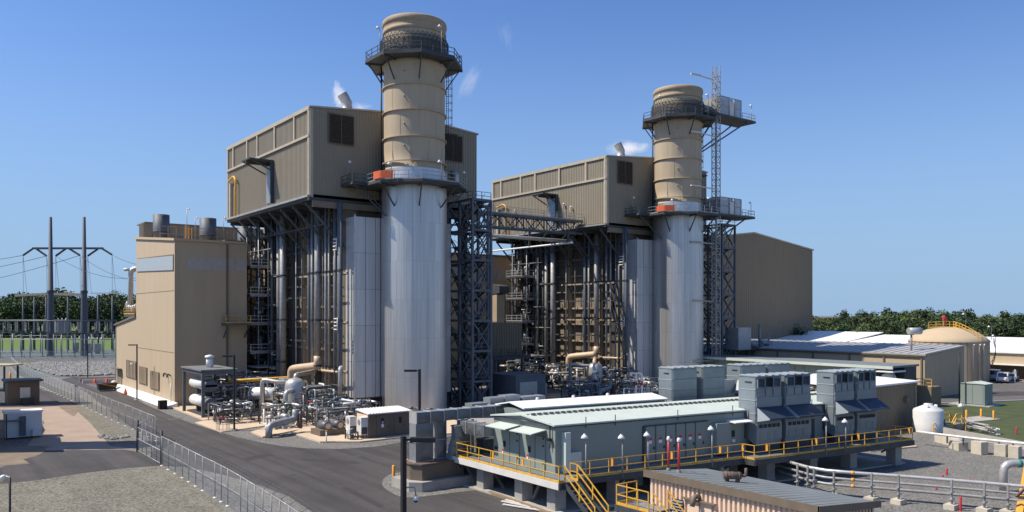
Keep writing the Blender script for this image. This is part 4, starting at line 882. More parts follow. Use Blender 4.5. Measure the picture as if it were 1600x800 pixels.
# ------------------------------------------------------------------ steam
def steam(name, label, c, r, dens, seed, stretch=(1, 1, 1)):
    m = bpy.data.materials.new(name); m.use_nodes = True; N = m.node_tree.nodes; L = m.node_tree.links; N.remove(N['Principled BSDF'])
    v = N.new('ShaderNodeVolumePrincipled'); v.inputs['Color'].default_value = (1, 1, 1, 1); v.inputs['Anisotropy'].default_value = 0.2
    tc = N.new('ShaderNodeTexCoord'); mp = N.new('ShaderNodeMapping'); mp.inputs['Location'].default_value = (seed*3.1, seed, 0); mp.inputs['Scale'].default_value = (1.5, 1.5, 1.5)
    no = N.new('ShaderNodeTexNoise'); no.inputs['Scale'].default_value = 1.2; no.inputs['Detail'].default_value = 6; no.inputs['Roughness'].default_value = .68; no.inputs['Distortion'].default_value = .8
    L.new(tc.outputs['Object'], mp.inputs[0]); L.new(mp.outputs[0], no.inputs['Vector'])
    ln = N.new('ShaderNodeVectorMath'); ln.operation = 'LENGTH'; L.new(tc.outputs['Object'], ln.inputs[0])
    r1 = N.new('ShaderNodeMapRange'); r1.inputs['From Min'].default_value = .05; r1.inputs['From Max'].default_value = 1.0; r1.inputs['To Min'].default_value = .2; r1.inputs['To Max'].default_value = -.42; L.new(ln.outputs['Value'], r1.inputs['Value'])
    ad = N.new('ShaderNodeMath'); ad.operation = 'ADD'; L.new(no.outputs['Fac'], ad.inputs[0]); L.new(r1.outputs[0], ad.inputs[1])
    r2 = N.new('ShaderNodeMapRange'); r2.inputs['From Min'].default_value = .47; r2.inputs['From Max'].default_value = .85; r2.inputs['To Max'].default_value = dens; L.new(ad.outputs[0], r2.inputs['Value'])
    L.new(r2.outputs[0], v.inputs['Density']); L.new(v.outputs[0], N['Material Output'].inputs['Volume'])
    MATS[name] = m
    me = bpy.data.meshes.new('steam_plume'); bm = bmesh.new(); bmesh.ops.create_icosphere(bm, subdivisions=2, radius=1.02); bm.to_mesh(me); bm.free(); me.materials.append(m)
    o = bpy.data.objects.new('steam_plume', me); COL.objects.link(o); o.location = c; o.scale = (r*stretch[0], r*stretch[1], r*stretch[2]); o['kind'] = 'stuff'; tag(o, label, 'steam')
    o.rotation_euler = (0, stretch[3] if len(stretch) > 3 else 0, TH-math.pi/2); return o
def wpt(px, py, d): p = dr(px, d); return (p[0], p[1], CH+(HZ-py)*d/FOC)
steam('steam_a', 'white steam puff rising behind the roof hood of the nearer penthouse', wpt(533, 150, 118), 3.6, 1.6, 1, (.85, 1, 1.15))
steam('steam_b', 'thin steam drifting along the ridge of the nearer penthouse', wpt(562, 168, 118), 2.6, .6, 2, (1.7, 1, .6))
steam('steam_c', 'white steam bank behind the roof hood of the farther penthouse', wpt(980, 232, 150), 6.0, 1.1, 3, (1.45, .8, .62))
steam('steam_d', 'faint wisp of steam in the sky right of the nearer stack', wpt(733, 130, 220), 9.5, .16, 4, (.55, .6, 1.35, .5))
steam('steam_e', 'very faint high wisp of steam between the two stacks', wpt(790, 55, 240), 10, .07, 8, (.5, .6, 1.2, -.35))
# ------------------------------------------------------------------ control building on its raised deck (own axes)
OX, OY = 34.75, 40.725; ux, uy = 0.99055, -0.13712
LM = Matrix(((ux, 0, 0, OX), (uy, 1, 0, OY), (0, 0, 1, 0), (0, 0, 0, 1)))
XF[0] = LM
DZ = 2.2
t = thing('equipment_deck', 'raised steel deck on concrete piers with orange yellow guard rails around the control building', 'deck', (0, 0, 0))
MB().box(-1.7, 15.2, -1.9, 12, DZ-.12, DZ).box(15.201, 34, -2.9, 12, DZ-.12, DZ).box(-1.7, -.2, -2.6, -1.901, DZ-.12, DZ).build('floor', 'roof_gray', t)
for (a0, a1, b0, b1) in ((-1.78, -1.72, -2.6, 11.5),): MB().box(a0, a1, b0, b1, DZ-.42, DZ+.02).build('edge_channel', 'offwhite', t)  # sunlit side of the channel painted pale, its shaded sides dark
MB().box(-.2, 15.2, -1.98, -1.91, DZ-.42, DZ+.02).box(15.15, 34, -2.98, -2.91, DZ-.42, DZ+.02).box(-1.7, -.2, -2.68, -2.61, DZ-.42, DZ+.02).box(15.13, 15.19, -2.9, -1.99, DZ-.42, DZ).build('edge_channel', 'steel_dark', t)
MB().box(-.2, 33.8, 0.05, .3, DZ-.9, DZ-.13).box(-.2, 33.8, 6.6, 6.9, DZ-.9, DZ-.13).box(-.2, 33.8, 11.2, 11.5, DZ-.9, DZ-.13).build('girder', 'steel_dark', t)
for i in range(8):
    a = -.6+i*4.85
    for b in ((-.9, 2.6, 7.2, 11) if i < 7 else (-1.6, 2.6, 7.2)):
        MB().box(a-.42, a+.42, b-.42, b+.42, 0, DZ-.45).build('pier', 'concrete', t)
    MB().bar((a, -1.8, DZ-.4), (a, -.5, .9), .12).build('brace', 'steel_dark', t)
MB().bar((-1.7, 8, DZ-.4), (-.9, 8, .5), .14).bar((-1.7, 4.4, DZ-.4), (-.9, 4.4, .6), .14).bar((-1.7, -.6, DZ-.4), (-.9, 1.1, .5), .14).build('brace', 'steel_dark', t)
MB().box(-1.3, 34.6, -1.8, 11.6, -.02, .12).build('foundation', 'concrete', t)
Y_ = 'yellow'
railing(t, [(0, 9.3, DZ), (-1.65, 9.3, DZ), (-1.65, -2.5, DZ), (-1.2, -2.5, DZ)], Y_, split=True, sp=1.45, r=.027)
railing(t, [(-.25, -2.5, DZ), (-.25, -1.85, DZ), (15.2, -1.85, DZ), (15.2, -2.85, DZ), (33.9, -2.85, DZ), (33.9, 3, DZ)], Y_, split=True, sp=1.5, r=.027)
for (a, b) in ((-1.62, 4.6), (-1.62, 1.2), (3.2, -1.82), (8.4, -1.82), (13.0, -1.82), (15.2, -1.9), (16.6, -2.82), (22, -2.82), (27, -2.82), (33.6, -2.8)):
    MB().box(a-.03, a+.03, b-.04, b+.14, DZ+.55, DZ+1.08).build('rail_gate_plate', 'orange_yellow', t)
# stair from the landing
st = MB()
for k in range(9): st.box(-1.25, -.3, -2.65-.3*k-.26, -2.65-.3*k, DZ-.22*(k+1)-.04, DZ-.22*(k+1))
for a in (-1.28, -.27): st.bar((a, -2.6, DZ-.1), (a, -5.5, .05), .07, .28)
st.build('stair', 'steel_dark', t)
for a in (-1.28, -.27):
    mb = MB()
    for h in (1.05, .55): mb.bar((a, -2.6, DZ+h), (a, -5.4, h+.1), .06)
    for k in range(3): mb.bar((a, -2.6-1.4*k, DZ-1.05*k), (a, -2.6-1.4*k, DZ-1.05*k+1.08), .07)
    mb.build('stair_rail', Y_, t)
# building
t = thing('control_building', 'long grey green control building with pale roof and two awning doors on the raised deck', 'building', (0, 0, 2.2))
W, LN, ZE, ZR = 7.0, 33.0, 5.43, 5.78
mb = MB(); mb.extr([(0, 0, DZ+.02), (0, W, DZ+.02), (0, W, ZE), (0, W/2, ZR), (0, 0, ZE)], (LN, 0, 0)); mb.build('wall', 'gray_green', t)
for (b0, z0, b1, z1) in ((-.15, ZE-.03, W/2, ZR), (W/2, ZR, W+.15, ZE-.03)):
    MB().extr([(-.2, b0, z0+.03), (-.2, b1, z1+.03), (-.2, b1, z1+.13), (-.2, b0, z0+.13)], (LN+.3, 0, 0)).build('roof_sheet', 'gray_green_light', t)
rv = MB()
for i in range(64): rv.extr([(0.3+i*.5, 2.75, 5.86), (0.3+i*.5, 2.95, 5.99), (0.3+i*.5, 2.95, 5.84)], (.3, 0, 0))
rv_ = rv.build('ridge_vents', 'steel_dark', t); rv_['kind'] = 'stuff'
rv = MB()
for i in range(64): rv.box(.25+i*.5, .6+i*.5, 2.96, 3.1, 5.84, 6.0)
rv.box(0, LN, 3.1, 4.3, 5.8, 5.95).build('ridge_cap', 'gray_green_light', t)
MB().box(-.12, -.02, -.05, W+.05, ZE-.12, ZE+.02).build('gable_trim', 'steel_dark', t)
MB().box(-.05, LN, -.06, -.01, ZE-.1, ZE-.02).build('eave_shadow_strip', 'steel_dark', t)  # dark strip painted in for the shadow under the eave
for i, (b0, b1) in enumerate(((1.0, 3.1), (3.9, 6.0))):
    d = MB().box(-.07, -.01, b0, b1, DZ+.06, 4.75).build('double_door', 'gray_green', t)
    MB().box(-.09, -.071, (b0+b1)/2-.015, (b0+b1)/2+.015, DZ+.1, 4.7).build('seam', 'steel_dark', d)
    MB().box(-.14, -.071, b1-.55, b1-.35, 3.35, 3.75).build('latch', 'black', d); MB().box(-.09, -.071, b1-.32, b1-.14, 2.9, 3.15).build('warning_label', 'red', d); MB().box(-.1, -.091, b1-.30, b1-.16, 2.85, 2.99).build('warning_label_text', 'white', d)
    for z in (2.7, 3.9, 4.4): MB().box(-.12, -.071, b0+.1, b0+.2, z, z+.12).build('hinge', 'black', d)
    MB().extr([(-.05, b0-.1, 5.02), (-1.25, b0-.1, 4.82), (-1.25, b0-.1, 4.88), (-.05, b0-.1, 5.10)], (0, b1-b0+.3, 0)).build('awning', 'gray_green_light', t)
    MB().bar((-.05, b0, 4.6), (-.9, b0, 4.87), .06).bar((-.05, b1, 4.6), (-.9, b1, 4.87), .06).build('awning_bracket', 'steel_dark', t)
# small ledge above trim, alarm on the corner, wall louvre at the left
MB().bar((-.15, .35, 3.9), (-.15, .35, 5.6), .06).box(-.3, -.1, .2, .5, 4.4, 4.6).build('conduit', 'black', t)
MB().box(-.1, -.01, 6.5, 6.8, 3.0, 3.2).build('wall_box', 'black', t)
# long shaded side: doors, panel doors with labels, cabinet
for i in range(6):
    a = 7.6+i*.95; d = MB().box(a, a+.9, -.06, -.01, DZ+.1, 4.85).build('panel_door', 'gray_green', t)
    MB().box(a+.02, a+.06, -.075, -.061, DZ+.1, 4.85).build('seam', 'steel_dark', d)
    MB().box(a+.3, a+.6, -.08, -.061, 3.85, 4.0).build('warning_label', 'red', d); MB().box(a+.3, a+.6, -.08, -.061, 3.62, 3.84).build('warning_label_text', 'white', d)
    MB().box(a+.75, a+.82, -.12, -.061, 3.2, 3.4).build('handle', 'black', d)
MB().box(7.45, 13.6, -.1, -.01, 4.88, 4.95).box(7.4, 7.5, -.1, -.01, DZ, 4.88).build('panel_frame', 'steel_dark', t)
MB().box(.5, .9, -.45, -.01, DZ+.1, 5.0).box(.9, 1.9, -.3, -.01, DZ+.1, 3.6).build('cabinet', 'gray_green_light', t)
MB().box(14.0, 15.4, -.55, -.01, DZ+.2, 4.7).build('cabinet', 'gray_green', t)
d = MB().box(15.75, 17.0, -.07, -.01, DZ+.05, 4.5).build('door', 'gray_green', t); MB().box(16.05, 16.35, -.1, -.071, 3.5, 4.0).build('door_window', 'black', d); MB().box(16.1, 16.4, -.1, -.071, 3.1, 3.3).build('door_sign', 'white', d)
MB().extr([(15.5, -.02, 4.75), (15.5, -.9, 4.65), (15.5, -.9, 4.72), (15.5, -.02, 4.85)], (1.9, 0, 0)).build('awning', 'white', t)
MB().box(24.3, 25.4, -.07, -.01, DZ+.05, 4.3).build('door', 'steel_dark', t)
for a in (2.4, 4.9, 10.6, 16.1, 20, 25): MB().bar((a, -.12, ZE-.25), (a, -.12, ZE+.5), .04).build('lightning_rod', 'black', t)
for i, (a, l) in enumerate(((.9, 'first dome lamp on the walkway, beside the landing stair'), (3.9, 'second dome lamp on the walkway from the landing stair'), (6.1, 'third dome lamp on the walkway, in front of the panel doors'), (12.0, 'fourth dome lamp on the walkway, right of the red vent pipes'))):
    deck_lamp((a, -1.95, DZ-.3), 2.85 if i else 3.1, l, 'dome lamps along the walkway rail', arm=(-.12, 0))
deck_lamp((25.2, -2.95, DZ-.3), 2.6, 'dome lamp in front of the right pair of blue hoods', 'dome lamps along the walkway rail', arm=(-.12, 0))
deck_lamp((22.9, -2.95, DZ-.3), 2.9, 'dome lamp in front of the left pair of blue hoods', 'dome lamps along the walkway rail', arm=(-.12, 0))
# white roofed second module behind
t = thing('rear_module', 'low module with bright white roof behind the control building ridge', 'building', (3, 8, 2.2))
MB().box(3.5, 17.5, 8.2, 11.6, DZ+.02, 5.55).build('wall', 'gray_green', t)
MB().extr([(3.3, 8.0, 5.6), (3.3, 9.9, 5.95), (3.3, 11.8, 5.6), (3.3, 11.8, 5.7), (3.3, 9.9, 6.05), (3.3, 8.0, 5.7)], (14.4, 0, 0)).build('roof', 'white', t)
for a in (6, 9.5, 13): MB().sphere((a, 10, 6.1), .15, 8, 4).build('roof_vent', 'offwhite', t)
# ------------------------------------------------------------------ air handling units
def ahu(a0, w, b0, label, hood=True, zt=8.15, deep=1.65):
    t = thing('air_handling_unit', label, 'air handling unit', (a0, b0, DZ), 'grey air handling units of the control building')
    b1 = b0+deep
    MB().extr([(a0, b0+.03, DZ+.6 if hood else DZ+.2), (a0, b0+.03, zt-.06), (a0, b1, zt-.06), (a0, b1, 5.2), (a0, b0+.9, 3.3)], (w, 0, 0)).build('body', 'hvac', t)
    if hood: MB().box(a0+.1, a0+w-.1, b0+.05, b0+1.0, DZ+.02, DZ+.62).build('plinth', 'steel_dark', t)
    # roof: sloped ribbed sheet
    rb = MB(); rb.box(a0-.06, a0+w+.06, b0-.1, b1+.05, zt-.05, zt+.02); rb.build('roof', 'hvac', t)
    for i in range(4): MB().box(a0+.1+i*(w-.5)/3, a0+.4+i*(w-.5)/3, b0-.05, b1, zt+.021, zt+.09).build('roof_rib', 'panel_pale', t)
    # side panels (facing the sun)
    for (z0, z1) in ((7.15, 8.05), (6.3, 7.1), (5.3, 6.25)):
        MB().box(a0-.04, a0-.001, b0+.1, b1-.05, z0, z1).build('side_panel', 'hvac', t)
    MB().extr([(a0-.02, b0+.1, 3.4), (a0-.02, b0+.1, 5.25), (a0-.02, b0+.75, 5.25), (a0-.02, b0+.75, 3.4)], (-.03, 0, 0)).build('side_panel', 'hvac', t)
    for z in (7.1, 6.27, 5.26): MB().box(a0-.07, a0-.0005, b0+.03, b1, z, z+.05).build('side_flange', 'panel_pale', t)
    MB().box(a0-.09, a0-.041, b0+.4, b0+1.0, 7.65, 7.73).build('handle', 'black', t)
    MB().tube([(a0-.12, b0+.95, 3.3), (a0-.12, b0+.95, 5.6)], .05, 6).tube([(a0-.12, b0+.7, 2.6), (a0-.12, b0+.7, 5.5)], .035, 6).build('conduit', 'pipe_dark', t)
    # front: louvres over panels
    if hood:
        for i in range(3):
            x0 = a0+.12+i*(w-.24)/3; x1 = x0+(w-.24)/3-.14
            lv = MB().box(x0, x1, b0-.005, b0+.028, 7.3, 7.98).build('louvre', 'black', t)
            bl = MB()
            for k in range(6):
                z = 7.32+k*.11; bl.add([(x0, b0-.008, z+.09), (x1, b0-.008, z+.09), (x1, b0-.06, z+.02), (x0, b0-.06, z+.02)], [(0, 1, 2, 3), (3, 2, 1, 0)])
            bl.box(x0-.05, x1+.05, b0-.07, b0-.001, 7.98, 8.05).box(x0-.06, x0-.0, b0-.09, b0-.001, 7.25, 7.98).box(x1, x1+.06, b0-.09, b0-.001, 7.25, 7.98)
            bl.build('louvre_blades', 'hvac' if i != 1 else 'steel_dark', lv)
            MB().box(x0, x1, b0-.05, b0+.028, 6.6, 7.15).build('front_panel', 'hvac', t)
        MB().box(a0, a0+w, b0-.02, b0+.029, 5.85, 6.52).build('front_panel', 'hvac', t)
        hh = MB(); hz0, hz1 = 4.65, 5.75
        hh.extr([(a0+.12, b0-.0, hz1), (a0+.12, b0-1.15, hz1-.75), (a0+.12, b0-1.15, hz1-.85), (a0+.12, b0-.0, hz0-.02)], (w-.02, 0, 0)); ho = hh.build('hood', 'hood_blue', t)
        MB().extr([(a0+.08, b0-.01, hz1-.02), (a0+.08, b0-1.12, hz1-.77), (a0+.08, b0-1.12, hz1-.85), (a0+.08, b0-.01, hz0)], (.035, 0, 0)).build('hood_side', 'panel_pale', ho)
        MB().box(a0, a0+w, b0-.04, b0+.029, 3.2, 4.5).build('front_panel', 'hvac', t)
        for i in range(5): MB().box(a0+.25+i*(w-.4)/5, a0+.25+i*(w-.4)/5+.34, b0-.08, b0-.041, 4.15, 4.42).build('vent', 'core', t)
        for i in range(3): MB().box(a0+.3+i*.8, a0+.7+i*.8, b0-.07, b0-.041, 3.2, 3.8).build('access_panel', 'gray_green', t)
    else:
        for (z0, z1) in ((7.2, 8.05), (6.2, 7.15), (5.6, 6.15), (4.9, 5.55)): MB().box(a0+.04, a0+w-.04, b0-.03, b0+.028, z0, z1).build('front_panel', 'hvac', t)
ahu(17.6, 2.75, -1.0, 'first air handling unit with blue hood from the left on the front walkway')
ahu(20.8, 2.9, -1.0, 'second air handling unit from the left with blue hood, joined to the leftmost one')
ahu(26.6, 2.4, -1.0, 'third air handling unit with blue hood, left one of the right pair')
ahu(29.4, 2.5, -1.0, 'rightmost air handling unit with blue hood near the end of the deck')
ahu(19.4, 2.8, 9.2, 'plain hoodless air handling unit behind the roof ridge, left of the dark stair tower', False)
ahu(22.9, 2.7, 9.2, 'plain hoodless air handling unit behind the roof ridge, right one of the left rear pair', False)
ahu(27.7, 3.2, 9.2, 'plain rear air handling unit partly hidden behind the leftmost hooded unit', False)
ahu(31.2, 2.9, 9.2, 'rightmost plain rear air handling unit behind the second hooded unit', False)
t = thing('condenser', 'grey fan box behind the roof between the plain rear units', 'machine', (26, 9.5, 5.5)); MB().box(26, 27.4, 9.6, 11, DZ, 6.8).extr([(27.0, 8.9, 5.6), (27.6, 8.9, 5.6), (27.6, 8.9, 6.8)], (0, .6, 0)).build('casing', 'duct', t)
XF[0] = None

# ------------------------------------------------------------------ ducts and brown junction box left of the deck
def duct_run(t, p0, p1, w, h, step=1.0, m='duct'):
    """square duct built of sections with flanges; w across, h high; p0,p1 centre line (axis aligned)"""
    p0 = Vector(p0); p1 = Vector(p1); L = (p1-p0).length; n = max(1, round(L/step)); d = (p1-p0)/L
    for i in range(n):
        a = p0+d*(L*i/n+.03); b = p0+d*(L*(i+1)/n-.03); MB().bar(a, b, w, h).build('duct_section', m, t)
        c = p0+d*(L*i/n); MB().bar(c-d*.03, c+d*.03, w+.12, h+.12).build('flange', 'pipe_silver', t)
        mid = (a+b)/2
        up = Vector((0, 0, 1)) if abs(d.z) < .9 else Vector((1, 0, 0)); x = d.cross(up).normalized()
        for s_ in (-1, 1):
            c0 = mid+x*s_*(w/2+.02); y = x.cross(d).normalized(); aa = [a+x*s_*w/2+y*h/2, b+x*s_*w/2+y*h/2, b+x*s_*w/2-y*h/2, a+x*s_*w/2-y*h/2]
            MB().add([*aa, c0+x*s_*.07], [(0, 1, 4), (1, 2, 4), (2, 3, 4), (3, 0, 4), (4, 1, 0), (4, 2, 1), (4, 3, 2), (4, 0, 3)]).build('cross_broken_panel', m, t)
t = thing('junction_housing', 'low brown equipment housing on a grey concrete base beside two yellow bollards', 'equipment housing', (30.2, 50.4, 0))
MB().prism([(29.9, 49.9), (40, 49.9), (40, 53.2), (29.2, 53.2), (29.2, 50.6)], -.02, .72).build('base', 'concrete', t)
MB().prism([(30.2, 50.4), (33.9, 50.4), (33.9, 52.6), (29.7, 52.6), (29.7, 51.3)], .73, 1.85).build('cabinet', 'box_brown', t)
MB().prism([(30.1, 50.3), (34.0, 50.3), (34.0, 52.7), (29.6, 52.7), (29.6, 51.2)], 1.86, 1.95).build('lid', 'rust', t)
MB().box(33.3, 33.7, 50.3, 50.36, 1.3, 1.5).box(33.42, 33.58, 50.3, 50.36, 1.2, 1.6).build('cross_label', 'galvanised', t)
t = thing('air_duct', 'galvanised square duct rising from the brown housing and running right to the control building', 'duct', (30.6, 51.5, 2), 'galvanised air ducts')
duct_run(t, (30.9, 51.7, 1.97), (30.9, 51.7, 4.85), .95, 1.5, 1.45); 
duct_run(t, (30.2, 51.7, 5.25), (38.6, 51.7, 5.25), .95, .78, 1.2)
duct_run(t, (32.6, 51.9, 1.97), (32.6, 51.9, 4.85), .8, .85, 1.45)
duct_run(t, (38.6, 51.7, 5.25), (41.5, 51.2, 5.25), .95, .78, 1.2)
t = thing('air_duct', 'lower galvanised duct turning to the gable wall left of the two awnings', 'duct', (33, 50, 4), 'galvanised air ducts')
duct_run(t, (34.3, 51.2, 4.35), (34.3, 47.7, 4.35), .9, .85, 1.15); duct_run(t, (34.3, 51.2, 4.0), (34.3, 51.2, .8), .8, .9, 1.5)
t = thing('air_duct', 'bright kinked vertical duct between the two larger ducts over the brown housing', 'duct', (33.4, 51.5, 1), 'galvanised air ducts')
mb = MB(); mb.bar((33.1, 50.9, 1.9), (33.3, 50.9, 2.9), .55, .6).bar((33.3, 50.9, 2.9), (33.55, 50.9, 3.5), .55, .6).bar((33.55, 50.9, 3.5), (33.55, 50.9, 4.5), .55, .6); mb.build('duct_section', 'duct', t)
for z in (2.0, 2.95, 3.5, 4.4): MB().box(33.0 if z < 3 else 33.2, 33.5 if z < 3 else 33.9, 50.55, 51.25, z, z+.06).build('flange', 'galvanised', t)
t = thing('air_duct', 'upper galvanised duct boxes stacked on the long duct next to the white roof', 'duct', (38, 52, 5.7), 'galvanised air ducts')
for (x, y, z, l) in ((36.2, 53.2, 5.4, 1.6), (38.3, 53.6, 5.7, 1.4), (39.8, 53.6, 5.8, 1.6), (41.6, 53.4, 5.6, 2.4)): MB().box(x, x+l, y-.5, y+.5, z-.4, z+.35).build('duct_section', 'duct', t)
for x in (35.1, 38.4): MB().bar((x, 52.4, 0), (x, 52.4, 4.8), .16).bar((x, 51, 0), (x, 51, 4.8), .16).build('duct_leg', 'galvanised', t)
t = thing('louvre_cabinet', 'small dark cabinets under the ducts left of the deck', 'cabinet', (34.6, 50.3, 0)); MB().box(34.2, 35.0, 49.2, 50.2, .73, 2.3).box(35.4, 36.4, 50.0, 51, .73, 3.3).build('body', 'steel_dark', t); MB().tube([(35.2, 49.4, .7), (35.2, 49.4, 2.4)], .18, 8).build('pipe', 'pipe_dark', t)
def bollard(px, py, h, label, m='orange_yellow', r=.12, grp='yellow bollards'):
    p = at(px, py); t = thing('bollard', label, 'bollard', (p[0], p[1], 0), grp)
    MB().lathe(p, [(r, 0), (r, h-.06), (r*.6, h-.01), (.005, h)], 12).build('post', m, t)
bollard(615, 748.5, 1.1, 'yellow bollard on the gravel island, farther from the brown housing'); bollard(637, 738, 1.1, 'yellow bollard touching the left side of the brown housing')
bollard(334.5, 658, 1.15, 'left one of two thin orange bollards at the vessel canopy', r=.08); bollard(339.5, 658.5, 1.15, 'right one of two thin orange bollards at the vessel canopy', r=.08)
bollard(16, 592, 1.3, 'left yellow bollard behind the small brown shed', r=.2); bollard(28, 592, 1.3, 'right yellow bollard behind the small brown shed', r=.2)
bollard(1511.5, 632.5, 1.2, 'yellow bollard just left of the grey cabinet'); bollard(1510, 655, 1.15, 'yellow bollard on the lawn beside the small slab, left of three'); bollard(1533, 653, 1.15, 'yellow bollard on the lawn, middle of three'); bollard(1552.5, 656, 1.15, 'yellow bollard on the lawn, right of three')
for px_, py_, h, l in ((1588.5, 679, .85, 'red marker post on the lawn near the right edge'), (1479.5, 742, .55, 'dark red marker post standing in the gravel yard shadow'), (1501, 798, .95, 'red hydrant post in front of the pipe rack'), (1473, 745, .2, 'low red cap in the gravel left of the dark post'), (1516.5, 752, .2, 'low red cap in the gravel behind the pipe rack'), (1463, 765, .2, 'low red cap beside the rack pipes at the left')):
    bollard(px_, py_, h, l, 'red', .075, 'red marker posts')
p = at(510, 692); t = thing('marker_post', 'white marker post with orange top at the pad edge', 'post', (p[0], p[1], 0)); MB().tube([(p[0], p[1], 0), (p[0], p[1], 1.15)], .06, 6).build('post', 'white', t); MB().tube([(p[0], p[1], 1.15), (p[0], p[1], 1.25)], .09, 6).build('cap', 'orange_yellow', t)

# ------------------------------------------------------------------ front shed
HX0, HX1, HY0, HY1, HZ0, HZ1 = 32.1, 36.9, 19.8, 29.7, 4.42, 3.95
t = thing('ribbed_shed', 'pinkish tan ribbed metal shed with grey sloping roof in the foreground', 'building', (HX0, HY0, 0))
mb = MB(); P_ = .28; L_ = HY1-HY0; k = int(L_/P_); vs = []; fs = []
prof = []
for i in range(k):
    for (u, dd) in ((0, 0), (.38, 0), (.46, .10), (.88, .10), (.97, 0)): prof.append((HY0+(i+u)*P_, dd))
prof.append((HY1, 0))
for (y, dd) in prof: vs += [(HX0-dd, y, 0), (HX0-dd, y, HZ0-.22)]
mb.add(vs, [(2*i+2, 2*i, 2*i+1, 2*i+3) for i in range(len(prof)-1)]); mb.box(HX0+.02, HX1, HY0, HY1, 0, HZ1-.1); mb.build('wall', 'shed_tan', t)
corr_ = MB(); corr(corr_, (HX0, HY0), (HX1, HY0), 0, 0, .28, .05, top=lambda u: HZ0-.2+(HZ1-HZ0)*u, side=-1); corr_.build('end_wall', 'shed_tan', t)
MB().extr([(HX0-.2, HY0-.2, HZ0-.02), (HX1+.15, HY0-.2, HZ1-.05), (HX1+.15, HY0-.2, HZ1+.05), (HX0-.2, HY0-.2, HZ0+.08)], (0, L_+.4, 0)).build('roof', 'roof_gray', t)
for i in range(20):
    y = HY0+i*.5+.2; MB().extr([(HX0-.1, y, HZ0+.07), (HX1+.1, y, HZ1+.045), (HX1+.1, y, HZ1+.056), (HX0-.1, y, HZ0+.087)], (0, .03, 0)).build('roof_seam', 'roof_gray', t)
MB().box(HX0-.28, HX0-.205, HY0-.28, HY1+.25, HZ0-.24, HZ0+.14).build('fascia', 'trim_brown', t)
MB().extr([(HX0-.28, HY0-.29, HZ0-.24), (HX1+.2, HY0-.29, HZ1-.2), (HX1+.2, HY0-.29, HZ1+.12), (HX0-.28, HY0-.29, HZ0+.14)], (0, .08, 0)).build('fascia', 'trim_brown', t)
lv = MB().box(HX0-.12, HX0-.08, 27.3, 28.0, 2.3, 3.35).build('louvre', 'black', t)
for i in range(7): MB().add([(HX0-.13, 27.3, 2.35+i*.145+.08), (HX0-.13, 28.0, 2.35+i*.145+.08), (HX0-.22, 28.0, 2.35+i*.145), (HX0-.22, 27.3, 2.35+i*.145)], [(0, 1, 2, 3), (3, 2, 1, 0)]).build('slat', 'galvanised', lv)
d = MB().box(HX0-.13, HX0-.08, 25.5, 27.0, 1.1, 3.45).build('double_door', 'shed_tan', t); MB().box(HX0-.16, HX0-.131, 26.24, 26.27, 1.1, 3.4).build('seam', 'trim_brown', d)
MB().box(HX0-.3, HX0-.08, 25.2, 27.3, 3.5, 3.56).build('drip_rail', 'trim_brown', t)
MB().pipe([(HX0-.05, 26.3, 3.75), (HX0-.5, 26.3, 3.78), (HX0-.62, 26.3, 3.3)], .13, 12).build('gooseneck_vent', 'trim_brown', t)
for (px_, py_, l) in ((1044.5, 735.5, 'left red vent pipe with white cap on the shed roof'), (1060.5, 738.5, 'right red vent pipe with white cap on the shed roof')):
    p = at(px_, py_, 4.33); t2 = thing('vent_pipe', l, 'vent pipe', (p[0], p[1], 4.3), 'red vent pipes on the shed roof')
    MB().tube([(p[0], p[1], 4.2), (p[0], p[1], 6.05)], .055, 10).build('pipe', 'red', t2); MB().lathe((p[0], p[1]), [(.08, 6.0), (.1, 6.05), (.1, 6.15), (.06, 6.22), (.005, 6.24)], 10).build('cap', 'white', t2); MB().lathe((p[0], p[1]), [(.14, 4.3), (.12, 4.44), (.06, 4.5)], 10).build('flashing', 'roof_gray', t2)
p = at(1132, 746, 4.5); q2 = at(1160, 749, 4.4)
t2 = thing('silencer', 'rusty exhaust silencer lying on short legs on the shed roof', 'silencer', (p[0], p[1], 4.4))
a = Vector((p[0]-.1, p[1], 4.64)); b = Vector((q2[0]-.1, q2[1], 4.60)); d_ = (b-a).normalized()
MB().tube([a, a+d_*.02, a+(b-a)*.5, b-d_*.02, b], [.15, .19, .19, .19, .15], 18).build('barrel', 'rust', t2)
for u in (.15, .5, .85):
    c = a+(b-a)*u; MB().tube([c-d_*.02, c+d_*.02], [.205, .205], 18).build('strap', 'trim_brown', t2)
for u in (.2, .8):
    c = a+(b-a)*u; MB().box(c.x-.16, c.x+.16, c.y-.03, c.y+.03, 4.18, 4.52).build('saddle', 'trim_brown', t2)
MB().pipe([tuple(b), tuple(b+d_*.25), tuple(b+d_*.25+Vector((0, 0, .4)))], .08, 8).build('tail_pipe', 'rust', t2)
# shed landing and stair
t = thing('shed_stair', 'orange yellow railed landing and stair against the left end of the ribbed shed', 'stair', (30.5, 28.5, 0))
LZ = 2.75; MB().box(30.35, 32.0, 28.2, 30.6, LZ-.1, LZ).build('landing', 'galvanised', t); MB().box(30.28, 30.34, 28.2, 30.6, LZ-.3, LZ+.02).box(30.3, 32, 28.12, 28.19, LZ-.3, LZ).build('edge_channel', 'steel_dark', t)
railing(t, [(31.95, 30.55, LZ), (30.4, 30.55, LZ), (30.4, 28.25, LZ)], Y_, split=True, sp=.8, r=.028)
for (x, y) in ((30.45, 28.3), (30.45, 30.5), (31.9, 30.5)): MB().bar((x, y, 0), (x, y, LZ-.1), .12).build('column', 'galvanised', t)
st = MB()
for k_ in range(12): st.box(30.75, 31.75, 28.1-.26*k_-.24, 28.1-.26*k_, LZ-.21*(k_+1)-.03, LZ-.21*(k_+1))
st.build('stair_treads', 'steel_dark', t)
